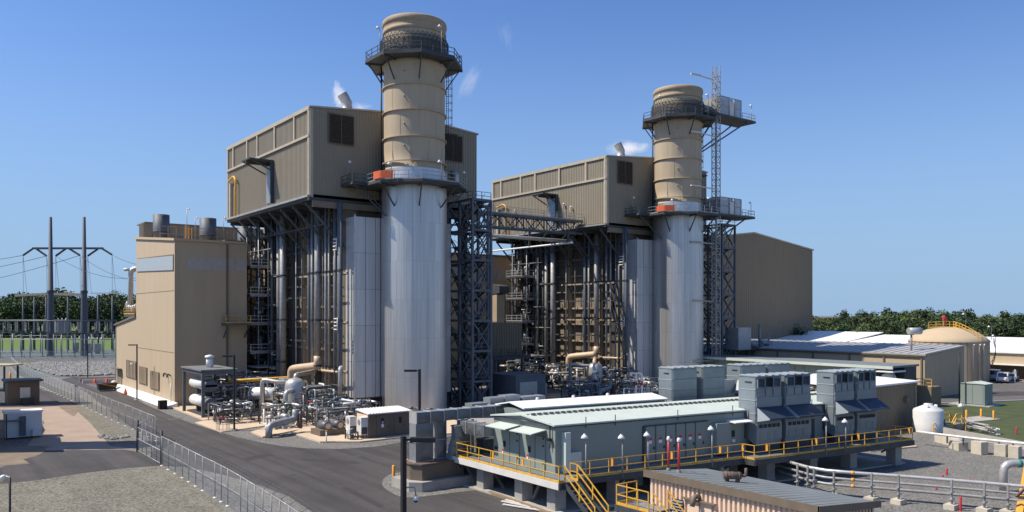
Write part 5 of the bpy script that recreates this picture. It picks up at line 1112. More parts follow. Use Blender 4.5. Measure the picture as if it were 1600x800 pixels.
for x in (30.7, 31.8):
    MB().bar((x, 28.2, LZ-.1), (x, 24.9, .05), .06, .26).build('stringer', 'galvanised', t); mb = MB()
    for h in (1.0, .52): mb.bar((x, 28.2, LZ+h), (x, 25.0, h+.1), .05)
    for k_ in range(4): mb.bar((x, 28.2-1.05*k_, LZ-.87*k_), (x, 28.2-1.05*k_, LZ-.87*k_+1.0), .05)
    mb.build('stair_rail', Y_, t)
# loose timbers beside the deck piers
t = thing('timber_pile', 'weathered pale boards lying on the asphalt under the deck corner', 'boards', (33, 39.5, 0))
for (a, b) in (((784, 785), (830, 795)), ((786, 790), (845, 800)), ((790, 783), (815, 790)), ((800, 781), (812, 790))):
    p, q3 = at(*a), at(*b); MB().bar((p[0], p[1], .1), (q3[0], q3[1], .12), .18, .06).build('board', 'offwhite', t)
t = thing('edging_timber', 'dark timber edging along the asphalt beneath the deck', 'edging', (31, 46, 0)); p, q3 = at(765, 771), at(880, 812); MB().bar((p[0], p[1], .08), (q3[0], q3[1], .08), .3, .18).build('timber', 'timber', t)

# ------------------------------------------------------------------ pipe rack on the right
t = thing('pipe_rack', 'three silver pipes stacked on steel posts with concrete blocks across the gravel yard', 'pipe rack', (*at(1487, 795), 0))
def px3(lst, z): return [(*at(x, y, z), z) for x, y in lst]
MB().tube(px3([(1190, 708), (1237, 723), (1262, 730), (1290, 735), (1330, 738.5), (1380, 742), (1440, 746.5), (1520, 753), (1600, 760), (1680, 768)], 1.75), .12, 10).build('pipe', 'pipe_silver', t)
for dz, m, r in ((.5, 'galvanised', .09), (.95, 'galvanised', .10)):
    base = px3([(1190, 708), (1237, 723), (1262, 730), (1290, 735), (1330, 738.5), (1380, 742), (1440, 746.5), (1520, 753), (1600, 760), (1680, 768)], 1.75)
    MB().tube([(x, y, z-dz) for x, y, z in base], r, 10).build('pipe', m, t)
for dz in (0, .5, .95):
    MB().tube([(base[4][0], base[4][1], 1.75-dz), (base[4][0]+(base[5][0]-base[4][0])*.1, base[4][1]+(base[5][1]-base[4][1])*.1, 1.75-dz)], .138, 10).build('pipe_label_band', 'orange_yellow', t)
for (px_, py_) in ((1246, 730), (1262, 734), (1272, 737), (1303, 741), (1362, 745), (1404, 748), (1487, 755), (1538, 760), (1575, 763)):
    x, y = at(px_, py_-1, 1.75); MB().bar((x, y, .05), (x, y, 1.95), .12).box(x-.25, x+.25, y-.1, y+.1, .62, .68).box(x-.25, x+.25, y-.1, y+.1, 1.08, 1.14).build('post', 'galvanised', t)
    if px_ > 1290: MB().box(x-.45, x+.45, y-.35, y+.35, -.02, .32).build('block', 'block_concrete', t)
t = thing('elbow_pipe', 'large silver elbow pipe rising from the gravel at the right edge', 'pipe', (*at(1568, 770), 0)); p = at(1568, 768, 0); q3 = at(1640, 768, 0)
MB().pipe([(p[0], p[1], 0), (p[0], p[1], 2.05), (q3[0], q3[1], 2.05)], .28, 12).build('pipe', 'pipe_silver', t); MB().tube([(p[0]+(q3[0]-p[0])*.3, p[1]+(q3[1]-p[1])*.3, 2.05), (p[0]+(q3[0]-p[0])*.37, p[1]+(q3[1]-p[1])*.37, 2.05)], .295, 12).build('green_label', 'green', t)
t = thing('orange_boom', 'yellow orange slanted steel boom at the right edge of the yard', 'machine', (*at(1590, 800), 0)); p = at(1592, 808); q3 = at(1609, 745, 1.5)
MB().bar((p[0], p[1], .1), (q3[0], q3[1], 3.0), .4, .3).build('boom', 'orange_yellow', t); MB().bar((p[0]+.4, p[1]+.3, 1.2), (p[0]+1.8, p[1]-.4, 2.4), .14).build('cylinder', 'rust', t); MB().box(p[0]-.4, p[0]+.5, p[1]-.4, p[1]+.4, 0, .3).build('base', 'rust', t)
# concrete block row with a white pipe along it
B = [((1460, 690), (1493, 699), .75), ((1497, 700), (1513, 705), .8), ((1517, 708), (1533, 711), 1.15), ((1553, 712), (1571, 714), 1.05), ((1575, 715), (1591, 717), 1.05)]
for i, (a, b, h) in enumerate(B):
    p, q3 = at(*a), at(*b); o = MB(); d_ = (Vector(q3)-Vector(p)); n_ = Vector((-d_.y, d_.x)).normalized()*.9
    if n_.dot(Vector((cs, sn))) < 0: n_ = -n_
    o.prism([tuple(p), tuple(q3), (q3[0]+n_.x, q3[1]+n_.y), (p[0]+n_.x, p[1]+n_.y)], 0, h); ob = o.build('concrete_block', 'block_concrete')
    tag(ob, ('long low pale concrete block at the left end of the block row', 'second pale concrete block from the left in the block row', 'middle taller pale concrete block in the row', 'fourth pale concrete block from the left in the row', 'rightmost pale concrete block in the row near the photo edge')[i], 'concrete block', 'pale concrete blocks in the yard')
t = thing('white_pipe', 'long white pipe carried above the pale concrete blocks', 'pipe', (*at(1520, 700), 0))
MB().tube(px3([(1432, 674), (1453, 677), (1520, 685), (1600, 693), (1700, 703)], 1.3), .12, 8).build('pipe', 'pipe_white', t)
for px_ in (1480, 1505, 1526, 1561, 1583): x, y = at(px_, 685+(px_-1520)*.1, 1.3); MB().bar((x, y, .6), (x, y, 1.25), .12).build('saddle', 'steel_dark', t)
t = thing('containment_wall', 'low grey concrete containment wall below the white pipe', 'wall', (*at(1475, 672), 0))
for a, b in (((1440, 672), (1475, 676)), ((1475, 676), (1520, 668)), ((1475, 678), (1610, 704))):
    p, q3 = at(*a), at(*b); MB().bar((p[0], p[1], .35), (q3[0], q3[1], .35), .25, .7).build('wall_section', 'concrete', t)
t = thing('yellow_stile', 'yellow railed stile steps over the pipe beside the white tank', 'steps', (*at(1500, 674), 0)); p = at(1487, 676)
for dx in (0, 1.3): railing(t, [(p[0], p[1]+dx, 0), (p[0]+.9, p[1]+dx-.1, .9), (p[0]+2.0, p[1]+dx-.2, .9), (p[0]+2.7, p[1]+dx-.3, 0)], Y_, r=.05, sp=.9, toe=False)
MB().box(p[0]+.8, p[0]+2, p[1]-.2, p[1]+1.4, .8, .9).build('platform', 'galvanised', t)
railing(t, [(p[0]-2.5, p[1]+.8, 0), (p[0]-.5, p[1]+.8, 0)], Y_, r=.05, toe=False)
t = thing('scrap_bundle', 'stack of long grey pipes lying on the lawn edge behind the stile', 'pipe stack', (*at(1540, 678), 0)); q = random.Random(8)
for i in range(22):
    p, q3 = at(1521+q.uniform(-2, 2), 672+q.uniform(-1, 1)), at(1561+q.uniform(-3, 3), 680+q.uniform(-1, 1)); z = .1+.16*(i % 6); MB().tube([(p[0], p[1]+.5*(i % 3), z), (q3[0], q3[1]+.5*(i % 3), z+q.uniform(-.05, .05))], .07, 5).build('pipe', 'galvanised' if i % 3 else 'offwhite', t)
for px_, py_ in ((1528, 674), (1547, 679)): x, y = at(px_, py_); MB().bar((x, y, 0), (x, y, 1.1), .08).build('stake', 'timber', t)
# white tank
c = at(1451, 676); c = (c[0]+1.0, c[1]+.5)
t = thing('white_tank', 'white plastic tank with shallow cone top beside the brown service building', 'tank', (*c, 0))
MB().lathe(c, [(1.56, 0.05), (1.59, .9), (1.56, .95), (1.59, 1.6), (1.56, 1.65), (1.56, 2.3), (1.44, 2.48), (.5, 2.9), (.45, 2.95), (.45, 3.07), (.01, 3.09)], 28).build('shell', 'tank_white', t)
MB().lathe((c[0]+.9, c[1]-.4), [(.18, 2.5), (.18, 2.9), (.01, 2.95)], 10).build('fitting', 'white', t); MB().lathe((c[0]-.9, c[1]-.3), [(.12, 2.5), (.12, 3.1), (.01, 3.15)], 10).build('fitting', 'white', t)
MB().tube([(c[0]+.3, c[1]-1.6, .8), (c[0]+.3, c[1]-1.5, 1.5)], .1, 6).build('valve', 'rust', t)
# grey cabinet
p = at(1538.5, 635.5); t = thing('switch_cabinet', 'grey metal switch cabinet on a slab at the edge of the lawn', 'cabinet', (*p, 0))
MB().box(p[0]-.5, p[0]+4.6, p[1]-.8, p[1]+4.6, -.02, .12).build('slab', 'concrete', t)
MB().box(p[0], p[0]+2.6, p[1], p[1]+3.2, .125, 3.1).build('body', 'gray_green', t)
MB().extr([(p[0]-.1, p[1]-.1, 3.1), (p[0]-.1, p[1]+3.3, 3.1), (p[0]-.1, p[1]+1.6, 3.4)], (2.8, 0, 0)).build('roof', 'gray_green_light', t)
MB().box(p[0]-.04, p[0]-.001, p[1]+.2, p[1]+1.5, .3, 2.9).box(p[0]-.04, p[0]-.001, p[1]+1.6, p[1]+3.0, .3, 2.9).build('door', 'gray_green', t)
p = at(1540, 659); MB0 = MB().prism([at(1495, 655), at(1530, 651), at(1565, 656), at(1520, 660)], -.02, .1).build('small_slab', 'concrete'); MB0['kind'] = 'structure'
t = thing('yard_lamp', 'low dome lamp on a thin post at the front of the lawn', 'lamp', (*at(1500, 652), 0)); p = at(1506, 664); MB().tube([(p[0], p[1], 0), (p[0], p[1], 2.4)], .05, 6).build('pole', 'galvanised', t); MB().lathe((p[0]-.3, p[1]+.2), [(.08, 2.5), (.15, 2.4), (.4, 2.1), (.02, 2.15)], 12).build('lamp_shade', 'white', t)
# yellow rail by the tan wall of the warehouse
t = thing('yellow_guard', 'small yellow guard rail at the foot of the warehouse wall', 'railing', (118, 56, 0)); p = (112, 52.6); railing(t, [(113.2, 55.4, 2.8), (113.4, 52.5, 2.8)], Y_, sp=1, r=.05); MB().box(113.1, 116, 52.4, 55.5, 0, 2.8).build('block', 'wall_brown', t)
# ------------------------------------------------------------------ process equipment
def valve(t, p, r, q):
    x, y, z = p; mb = MB(); mb.sphere((x, y, z), r*1.7, 8, 4); mb.tube([(x, y, z), (x, y, z+r*5)], r*.5, 6); mb.build('valve', q.choice(['pipe_white', 'pipe_silver', 'pipe_dark', 'steel_blue']), t)
    if q.random() < .6: MB().tube([(x, y, z+r*5), (x, y, z+r*5.4)], r*2.0, 10).build('handwheel', q.choice(['pipe_dark', 'green', 'pipe_dark', 'galvanised', 'red', 'galvanised']), t)
    else: MB().lathe((x, y), [(r*.9, z+r*4), (r*1.8, z+r*4.6), (r*1.8, z+r*6), (r*.2, z+r*6.6)], 8).build('actuator', q.choice(['pipe_white', 'pipe_silver', 'blue', 'pipe_dark']), t)
def pipe_skid(cx, cy, w, l, h, n, seed, label, nv=None):
    q = random.Random(seed); t = thing('pipe_skid', label, 'pipework', (cx, cy, 0), 'valve and pipe skids at the foot of the boilers')
    x0, y0 = cx-w/2, cy-l/2
    for i in range(max(2, int(l/3)+1)):
        y = y0+l*i/max(1, int(l/3)); zz = h*q.uniform(.6, .95); m = MB()
        m.bar((x0, y, 0), (x0, y, zz), .12).bar((x0+w, y, 0), (x0+w, y, zz), .12).bar((x0, y, zz), (x0+w, y, zz), .12); m.bar((x0, y, zz*.5), (x0+w, y, zz*.5), .1).build('support_frame', q.choice(['steel_dark', 'galvanised', 'pipe_dark']), t)
    for i in range(n):
        r = q.choice([.05, .06, .08, .1, .13, .17]); p = Vector((x0+q.random()*w, y0+q.random()*l, q.uniform(.3, h))); pts = [tuple(p)]; ax = q.choice([0, 1, 2])
        for k in range(q.choice([2, 3, 3, 4])):
            d = Vector((0, 0, 0)); d[ax] = q.choice([-1, 1])*q.uniform(.5, 3.2)*(0.6 if ax == 2 else 1); p2 = p+d
            p2.x = min(max(p2.x, x0), x0+w); p2.y = min(max(p2.y, y0), y0+l); p2.z = min(max(p2.z, .15), h)
            if (p2-p).length > .35: pts.append(tuple(p2)); p = p2
            ax = q.choice([a for a in (0, 1, 2) if a != ax])
        if len(pts) < 2: continue
        MB().pipe(pts, r, 7).build('pipe', q.choice(['pipe_white', 'pipe_silver', 'pipe_silver', 'galvanised', 'pipe_dark', 'pipe_dark', 'pipe_dark', 'steel_blue']), t)
    for i in range(nv if nv is not None else n//2): valve(t, (x0+q.random()*w, y0+q.random()*l, q.uniform(.3, h*.8)), q.uniform(.08, .16), q)
    for i in range(max(1, n//10)):
        x, y, z = x0+q.random()*w, y0+q.random()*l, q.uniform(.5, h*.7); MB().box(x-.2, x+.2, y-.15, y+.15, z, z+.5).build('instrument_box', q.choice(['offwhite', 'duct', 'steel_dark']), t)
    return t
for ox, w_ in ((0, 'nearer'), (UX, 'farther')):
    s = int(ox)
    pipe_skid(39.8+ox, 84.8, 5.5, 6, 3.2, 46, 11+s, 'dense valve skid before the flat breech of the %s stack' % w_)
    pipe_skid(40.2+ox, 92.5, 5.0, 7, 4.2, 50, 12+s, 'tall tangle of pipes at the foot of the %s boiler beside the drum' % w_)
    pipe_skid(39.6+ox, 103.8, 4.5, 10, 4.5, 44, 13+s, 'pipework behind the vertical drum of the %s boiler' % w_)
    pipe_skid(37.6+ox, 112.5, 6, 8, 5.0, 50, 14+s, 'pipework under the access platforms of the %s boiler' % w_)
    pipe_skid(43.5+ox, 87.5, 4, 3.5, 2.5, 20, 15+s, 'small pipe group beside the silver stack base of the %s unit' % w_)
    # vertical drum
    x, y = 38.2+ox, 94.0
    t = thing('vertical_drum', 'silver domed vertical blowdown drum at the foot of the %s boiler' % w_, 'vessel', (x, y, 0), 'silver blowdown drums')
    MB().lathe((x, y), [(1.25, .3), (1.25, 4.1), (1.15, 4.6), (.8, 4.95), (.3, 5.1), (.01, 5.12)], 20).build('shell', 'pipe_silver', t)
    for i in range(4):
        a = 2*math.pi*i/4+.5; MB().bar((x+1.1*math.cos(a), y+1.1*math.sin(a), 0), (x+1.1*math.cos(a), y+1.1*math.sin(a), .8), .18).build('leg', 'steel_dark', t)
    MB().pipe([(x, y, 4.6), (x-1.7, y+.8, 4.6), (x-3.2, y+2.5, 4.9), (x-3.2, y+2.5, .4)], .26, 8).build('inlet_pipe', 'pipe_silver', t); MB().pipe([(x-.5, y-1.0, 3.6), (x-1.7, y-1.3, 3.6), (x-1.7, y-1.3, .3)], .28, 8).build('outlet_pipe', 'pipe_silver', t)
    MB().pipe([(x+1.1, y-.9, .8), (x+1.6, y-1.3, .8), (x+1.6, y-1.3, 3.7), (x+1.2, y-.8, 3.9)], .2, 8).build('outlet_pipe', 'pipe_silver', t)
    MB().pipe([(43.0+ox, 99.2, 5.4), (x+.3, y+.5, 5.4), (x+.3, y+.5, 4.6)], .3, 8).build('inlet_pipe', 'pipe_tan' if ox else 'pipe_silver', t)
    # pumps skid and control box
    t = thing('pump_skid', 'pair of round motors on a tan steel skid frame in front of the %s stack' % w_, 'pump', (37+ox, 79, 0), 'pump skids'); x, y = 36.2+ox, 79.6
    MB().box(x-1.6, x+1.8, y-1.2, y+1.2, .15, .75).build('frame', 'box_brown', t)
    for dx in (-.7, .7): MB().tube([(x+dx, y-1.2, 1.15), (x+dx, y+.6, 1.15)], .45, 14).build('motor', 'pipe_dark', t); MB().tube([(x+dx, y-1.26, 1.15), (x+dx, y-1.2, 1.15)], .3, 12).build('end_cap', 'pipe_tan', t)
    t = thing('steel_tank', 'small shiny square steel tank beside the pump skid of the %s stack' % w_, 'tank', (39+ox, 77.6, 0), 'square steel tanks'); MB().box(38.4+ox, 40.3+ox, 77.2, 78.6, .2, 1.5).build('body', 'pipe_tan', t)
    # low big bore elbow
    t = thing('ground_elbow', 'large grey pipe elbow coming out of the gravel near the %s drum' % w_, 'pipe', (33+ox, 87, 0), 'ground pipe elbows'); p = at(420, 684) if not ox else (83, 87)
    MB().pipe([(p[0], p[1], 0), (p[0], p[1], 1.3), (p[0]+3.4, p[1]+1.2, 1.6), (p[0]+3.4, p[1]+1.2, 2.6)], .36, 12).build('pipe', 'galvanised', t)
    q = random.Random(31+s)
    for i in range(5): valve(t, (p[0]+.3+.5*i, p[1]+1.2+.4*(i % 2), .9), .2, q)
    MB().box(p[0]+3.6, p[0]+3.9, p[1]+.5, p[1]+1.3, .6, 2.1).build('panel', 'rust', t)
pipe_skid(31.5, 96.5, 4.5, 4.5, 2.2, 30, 41, 'low pipe skid on the pad between the light pole and the drum')
pipe_skid(34.6, 89.5, 3, 5, 2.6, 26, 42, 'pipe manifold left of the dense skid on the orange pad')
pipe_skid(33.6, 106, 5, 7, 3.6, 38, 43, 'pipework right of the steel canopy with white vessels')
pipe_skid(36.5, 74.9, .8, 1.2, 1.2, 4, 44, 'few small pipes at the condenser units of the brown cabin', 1)
pipe_skid(97.8, 79, 8, 5, 3.0, 44, 45, 'pipework between the farther stack and the rear air handling units')
pipe_skid(80, 88, 4, 4, 3.0, 24, 46, 'small pipework beside the dark blue enclosure')
pipe_skid(47, 80.8, 5, 2.6, 1.8, 18, 47, 'low pipes in front of the nearer stack base behind the brown cabin')
t = thing('yellow_pipe', 'bright yellow pipe crossing above the pipework behind the steel canopy', 'pipe', (34, 108, 4))
MB().pipe([(33.4, 105.2, 4.15), (43.2, 105.4, 4.2), (43.4, 105.4, 4.9)], .22, 8).build('pipe', 'yellow', t)
t = thing('blue_pipe', 'thin blue pipe below the yellow pipe', 'pipe', (34, 106, 3.4)); MB().tube([(33, 105.6, 3.45), (43, 105.6, 3.5)], .12, 8).build('pipe', 'blue', t)
t = thing('horizontal_vessel', 'white horizontal vessel lying behind the light pole right of the canopy', 'vessel', (38, 104, 0)); MB().tube([(36.6, 105.5, 2.4), (36.8, 105.3, 2.4), (38.8, 102.5, 2.4), (39.0, 102.3, 2.4)], [.5, .85, .85, .5], 14).build('shell', 'pipe_white', t); MB().box(37.2, 38.4, 103.2, 104.6, 0, 1.6).build('plinth', 'steel_dark', t)
for i, x in enumerate((97.9, 99.9)):
    t = thing('vent_loop', ('left' if i == 0 else 'right')+' white hooped vent pipe with red band behind the white roof', 'vent pipe', (x, 80, 0), 'white vent pipes with red bands'); p = dr((994, 1003)[i], 101)
    MB().pipe([(p[0], p[1], 1), (p[0], p[1], 5.4), (p[0]-.8, p[1]+.2, 5.5), (p[0]-.8, p[1]+.2, 5.2)], .13, 8).build('pipe', 'white', t); MB().tube([(p[0], p[1], 3.9), (p[0], p[1], 4.4)], .145, 8).build('band', 'red', t)
# pipe cage (white scaffold) near them
t = thing('scaffold', 'white tubular scaffold among the pipes at the farther stack', 'scaffold', (93, 80, 0)); c0 = dr(975, 100)
railing(t, [(c0[0], c0[1], 2), (c0[0]+3, c0[1]-1.5, 2), (c0[0]+4, c0[1], 2)], 'pipe_white', h=1.6, sp=.7, r=.03); railing(t, [(c0[0], c0[1], .3), (c0[0]+3, c0[1]-1.5, .3), (c0[0]+4, c0[1], .3)], 'pipe_white', h=1.6, sp=.7, r=.03)
# steel canopy with two exchangers
t = thing('steel_canopy', 'open grey steel canopy frame with flat roof over two white horizontal vessels', 'canopy', (29.5, 101.5, 0)); cx0, cx1, cy0, cy1, cz = 29.4, 33.3, 101.5, 109.8, 5.75
for x in (cx0, cx1):
    for y in (cy0, cy1): MB().bar((x, y, 0), (x, y, cz), .34).build('column', 'steel_blue', t)
MB().box(cx0-.35, cx1+.35, cy0-.35, cy1+.35, cz+.12, cz+.3).build('roof', 'roof_gray', t)
for (a, b) in (((cx0, cy0), (cx1, cy0)), ((cx0, cy0), (cx0, cy1)), ((cx1, cy0), (cx1, cy1)), ((cx0, cy1), (cx1, cy1))): MB().bar((*a, cz-.12), (*b, cz-.12), .3, .4).build('beam', 'steel_blue', t)
MB().bar((cx0, cy0, 4.0), (cx1, cy0, 4.0), .2, .25).build('beam', 'steel_blue', t); MB().tube([(cx0+2, cy0+4, cz+.3), (cx0+2, cy0+4, cz+1.6)], .45, 12).build('vent', 'pipe_white', t); MB().lathe((cx0+2, cy0+4), [(.6, cz+1.6), (.6, cz+1.8), (.01, cz+1.95)], 12).build('vent_cap', 'pipe_white', t)
MB().box(cx0+.3, cx1-.3, cy0+.3, cy1-.3, .1, .35).build('base_frame', 'steel_dark', t)
for i, z in enumerate((1.75, 4.0)):
    t2 = thing('heat_exchanger', ('lower', 'upper')[i]+' white horizontal vessel with grey round end under the steel canopy', 'vessel', (30.6, 104, z), 'white vessels under the canopy'); MB().tube([(30.4, 108.8, z), (30.4, 102.5, z)], .68, 18).build('shell', 'pipe_white', t2)
    MB().tube([(30.4, 102.5, z), (30.4, 101.4, z)], .72, 18).build('channel_end', 'steel_blue', t2); MB().tube([(30.4, 102.6, z), (30.4, 102.45, z)], .85, 18).build('flange', 'galvanised', t2); MB().box(30.0, 30.8, 106.2, 106.6, z-1.3, z-.5).build('saddle', 'steel_dark', t2); MB().box(30.0, 30.8, 103.4, 103.8, z-1.3, z-.5).build('saddle', 'steel_dark', t2)
pipe_skid(32.0, 105.3, 2.2, 6.5, 4.8, 30, 51, 'pipes and valves inside the steel canopy behind the white vessels')
t = thing('round_dial', 'grey round disc housing on a stand at the canopy corner', 'equipment', (32.6, 100.6, 0)); MB().tube([(33.2, 100.6, 1.9), (33.2, 100.35, 1.9)], .45, 16).build('disc', 'galvanised', t); MB().box(32.9, 33.5, 100.4, 100.8, 0, 1.6).build('stand', 'steel_dark', t)
t = thing('wire_cage', 'small wire guard cage with red heads at the pad edge', 'cage', (*at(350, 673), 0)); p = at(348, 673)
railing(t, [(p[0]-.5, p[1]-.5, 0), (p[0]+.6, p[1]-.5, 0), (p[0]+.6, p[1]+.7, 0), (p[0]-.5, p[1]+.7, 0)], 'galvanised', h=1.5, sp=.4, r=.02, closed=True, toe=False); MB().sphere((p[0]-.1, p[1], 1.5), .18, 8, 5).sphere((p[0]+.3, p[1], 1.5), .14, 8, 5).build('head', 'red', t)
p = at(254, 639); t = thing('black_bin', 'small black box on the ground at the foot of the tan building', 'bin', (*p, 0)); MB().box(p[0]-.5, p[0]+.5, p[1]-.5, p[1]+.5, 0, 1.1).build('body', 'black', t); MB().box(p[0]-.55, p[0]+.55, p[1]-.55, p[1]+.55, 1.1, 1.16).build('lid', 'rubber', t)
# brown cabin with condensers
b0 = at(576, 687); t = thing('brown_cabin', 'brown flat sided equipment cabin with pale ribbed roof and door sign on the orange pad', 'cabin', (*b0, 0)); X0, Y0 = b0; X1, Y1 = X0+5.0, Y0+2.7
MB().box(X0, X1, Y0, Y1, .1, 2.55).build('wall', 'box_brown', t)
MB().extr([(X0-.12, Y0-.15, 2.56), (X0-.12, Y1+.1, 2.8), (X0-.12, Y1+.1, 2.9), (X0-.12, Y0-.15, 2.66)], (X1-X0+.25, 0, 0)).build('roof', 'offwhite', t)
for i in range(14): MB().extr([(X0+.05+i*.36, Y0-.13, 2.66), (X0+.05+i*.36, Y1, 2.895), (X0+.05+i*.36, Y1, 2.96), (X0+.05+i*.36, Y0-.13, 2.73)], (.1, 0, 0)).build('roof_rib', 'white', t)
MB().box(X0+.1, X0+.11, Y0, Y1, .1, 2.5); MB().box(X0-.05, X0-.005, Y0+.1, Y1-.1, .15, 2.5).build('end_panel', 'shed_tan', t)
for (a, b) in ((.9, 2.4), (3.0, 4.2)):
    d = MB().box(X0+a, X0+b, Y0-.05, Y0-.005, .25, 2.35).build('door', 'box_brown', t); MB().box(X0+a+.5, X0+a+.85, Y0-.07, Y0-.051, 1.45, 2.1).build('window', 'dark_glass', d)
    MB().box(X0+b-.1, X0+b-.03, Y0-.09, Y0-.051, 1.1, 1.3).build('handle', 'black', d)
MB().box(X0+1.42, X0+1.72, Y0-.09, Y0-.071, 1.15, 1.5).build('door_sign', 'white', t); MB().box(X0+1.47, X0+1.67, Y0-.1, Y0-.091, 1.55, 1.8).build('door_sign', 'panel_pale', t)
for i in range(2):
    t2 = thing('condenser_unit', ('left', 'right')[i]+' white condenser unit on legs at the sunny end of the brown cabin', 'condenser', (X0-1-i*.1, Y0+1.4-i*1.3, 0), 'white condenser units'); x, y = X0-1.35+i*.55, Y0+1.55-i*1.45
    MB().box(x, x+.75, y, y+1.0, .5, 2.3).build('casing', 'offwhite', t2); MB().box(x+.05, x+.7, y-.03, y-.005, .6, 1.3).build('coil', 'steel_dark', t2); MB().tube([(x-.03, y+.5, 1.8), (x-.01, y+.5, 1.8)], .3, 14).build('fan_grille', 'galvanised', t2)
    for (dx, dy) in ((.08, .08), (.67, .08), (.08, .92), (.67, .92)): MB().bar((x+dx, y+dy, .1), (x+dx, y+dy, .5), .07).build('leg', 'steel_dark', t2)
# dark blue enclosure between the units
b0 = at(806, 641); t = thing('blue_enclosure', 'dark blue grey metal enclosure with a door in the shade between the two stacks', 'building', (*b0, 0)); X0, Y0 = b0
MB().box(X0, X0+5.2, Y0, Y0+6, 0, 4.5).build('wall', 'steel_blue', t); MB().box(X0-.1, X0+5.3, Y0-.1, Y0+6.1, 4.5, 4.65).build('roof', 'steel_blue', t)
MB().box(X0+.6, X0+3.6, Y0-.12, Y0-.005, .2, 3.7).build('door', 'duct', t); MB().box(X0+2.6, X0+2.95, Y0-.15, Y0-.121, 1.6, 2.1).build('window', 'black', t); MB().box(X0+5.2, X0+6.2, Y0+1, Y0+5, 0, 3.3).build('annex', 'duct', t)
t = thing('yellow_guard', 'yellow guard rail in front of the dark blue enclosure', 'railing', (X0, Y0-1.5, .5)); railing(t, [(X0-.2, Y0-1.6, .6), (X0+6.4, Y0-1.6, .6), (X0+6.4, Y0+2, .6)], 'yellow', sp=1.2, r=.045); MB().box(X0-.3, X0+6.5, Y0-1.7, Y0-.2, .1, .6).build('step', 'concrete', t)
# intake housings seen between stair tower and second boiler
t = thing('ribbed_housing', 'dark ribbed housing on steel behind the first stair tower', 'housing', (76, 100, 6)); mb = MB(); x, y = 75.5, 104; corr(mb, (x, y), (x+6, y), 6.2, 11.5, .5, .08, side=-1); mb.box(x, x+6, y+.02, y+6, 6.2, 11.5); mb.build('wall', 'wall_brown', t); MB().box(x-.8, x+7, y-1.2, y+7, 5.6, 6.1).build('platform', 'steel_dark', t); railing(t, [(x-.7, y-1.1, 6.1), (x+6.9, y-1.1, 6.1)], 'steel_dark')
for dx in (0, 5.5): MB().bar((x+dx, y-.8, 0), (x+dx, y-.8, 5.6), .3).build('column', 'steel_blue', t)
t = thing('intake_hood', 'brown duct with hooded weather cap in front of the turbine hall', 'duct', (82, 112, 8)); x, y = xy(782, 112), 112
MB().box(x-.8, x+.9, y, y+1.8, 8, 16.3).build('duct', 'casing_tan', t); MB().extr([(x-.9, y+1.9, 16.3), (x-.9, y-.9, 16.6), (x-.9, y-.9, 17.8), (x-.9, y+1.9, 18.2)], (2.2, 0, 0)).build('hood', 'steel_dark', t)
MB().extr([(x-.4, y-1, 8.4), (x-.4, y-2.4, 10.5), (x-.4, y-1.7, 11), (x-.4, y-.2, 9)], (1.1, 0, 0)).build('chute', 'black', t); MB().bar((x, y+1, 0), (x, y+1, 8), .5).build('support', 'steel_dark', t)
railing(t, [(x-2.5, y-.6, 10.2), (x+2.5, y-.6, 10.2)], 'yellow'); MB().box(x-2.6, x+2.6, y-.7, y-.01, 9.9, 10.19).build('platform', 'steel_dark', t)
t = thing('steel_platform', 'dark steel pipe platform with lamps right of the farther stair tower', 'platform', (119, 88, 4)); MB().box(115.2, 128, 88, 93, 6.4, 6.8).build('floor', 'steel_dark', t)
for x in (116, 121, 127): MB().bar((x, 88.4, 0), (x, 88.4, 6.4), .3).bar((x, 92.6, 0), (x, 92.6, 6.4), .3).bar((x, 88.4, 3), (x+2, 88.4, 6.4), .2).build('column', 'steel_dark', t)
railing(t, [(115.3, 88.1, 6.8), (127.9, 88.1, 6.8)], 'steel_dark')
for i, x in enumerate((118.5, 121, 123.2, 126.4)): MB().tube([(x, 89.4, 7.4+.4*(i % 2)), (x+1.0, 88.6, 7.2+.4*(i % 2))], .55, 12).build('silver_drum', 'pipe_silver', t)
MB().tube([(125.4, 89, 6.8), (125.4, 89, 11.0)], .25, 8).tube([(127.4, 88.4, 0), (127.4, 88.4, 9.4)], .2, 8).build('vent_pipe', 'galvanised', t); MB().box(113, 116.5, 84.4, 87.2, 6.8, 10.6).build('cabinet', 'duct', t)
deck_lamp((117.2, 88, 6.8), 3.8, 'dome lamp on the dark pipe platform right of the farther stair tower')

# ------------------------------------------------------------------ light poles
def light_pole(px, py, h, label, dirx, foot=True, head=1.0, loc=None):
    p = loc or at(px, py); t = thing('light_pole', label, 'light pole', (p[0], p[1], 0), 'dark yard light poles with box heads')
    MB().bar((p[0], p[1], 0), (p[0], p[1], h), .17).build('pole', 'black', t)
    e = (p[0]+sn*dirx*.25, p[1]-cs*dirx*.25); f = (p[0]+sn*dirx*(.25+head), p[1]-cs*dirx*(.25+head))
    MB().bar((p[0], p[1], h-.12), (*e, h-.12), .08).build('arm', 'black', t); MB().bar((*e, h-.12), (*f, h-.12), .34, .17).build('lamp_head', 'black', t)
    if foot: MB().lathe(p, [(.4, 0), (.4, .16), (.01, .17)], 14).build('footing', 'concrete', t); MB().box(p[0]-.2, p[0]+.2, p[1]-.2, p[1]+.2, .16, .2).build('base_plate', 'steel_dark', t)
    return t, p
t, p = light_pole(214, 625, 8.4, 'dark light pole in front of the sunlit wall of the tan turbine building', -1)
MB().bar((p[0], p[1], 5.6), (p[0]-.6, p[1]+.5, 5.6), .06).sphere((p[0]-.65, p[1]+.55, 5.4), .18, 8, 5).build('camera', 'white', t)
light_pole(366, 673, 8.4, 'dark light pole on the pad edge right of the steel canopy', -1)
light_pole(0, 0, 8.4, 'dark light pole between the nearer stack and the brown housing', -1, loc=dr(655.5, 65.8))
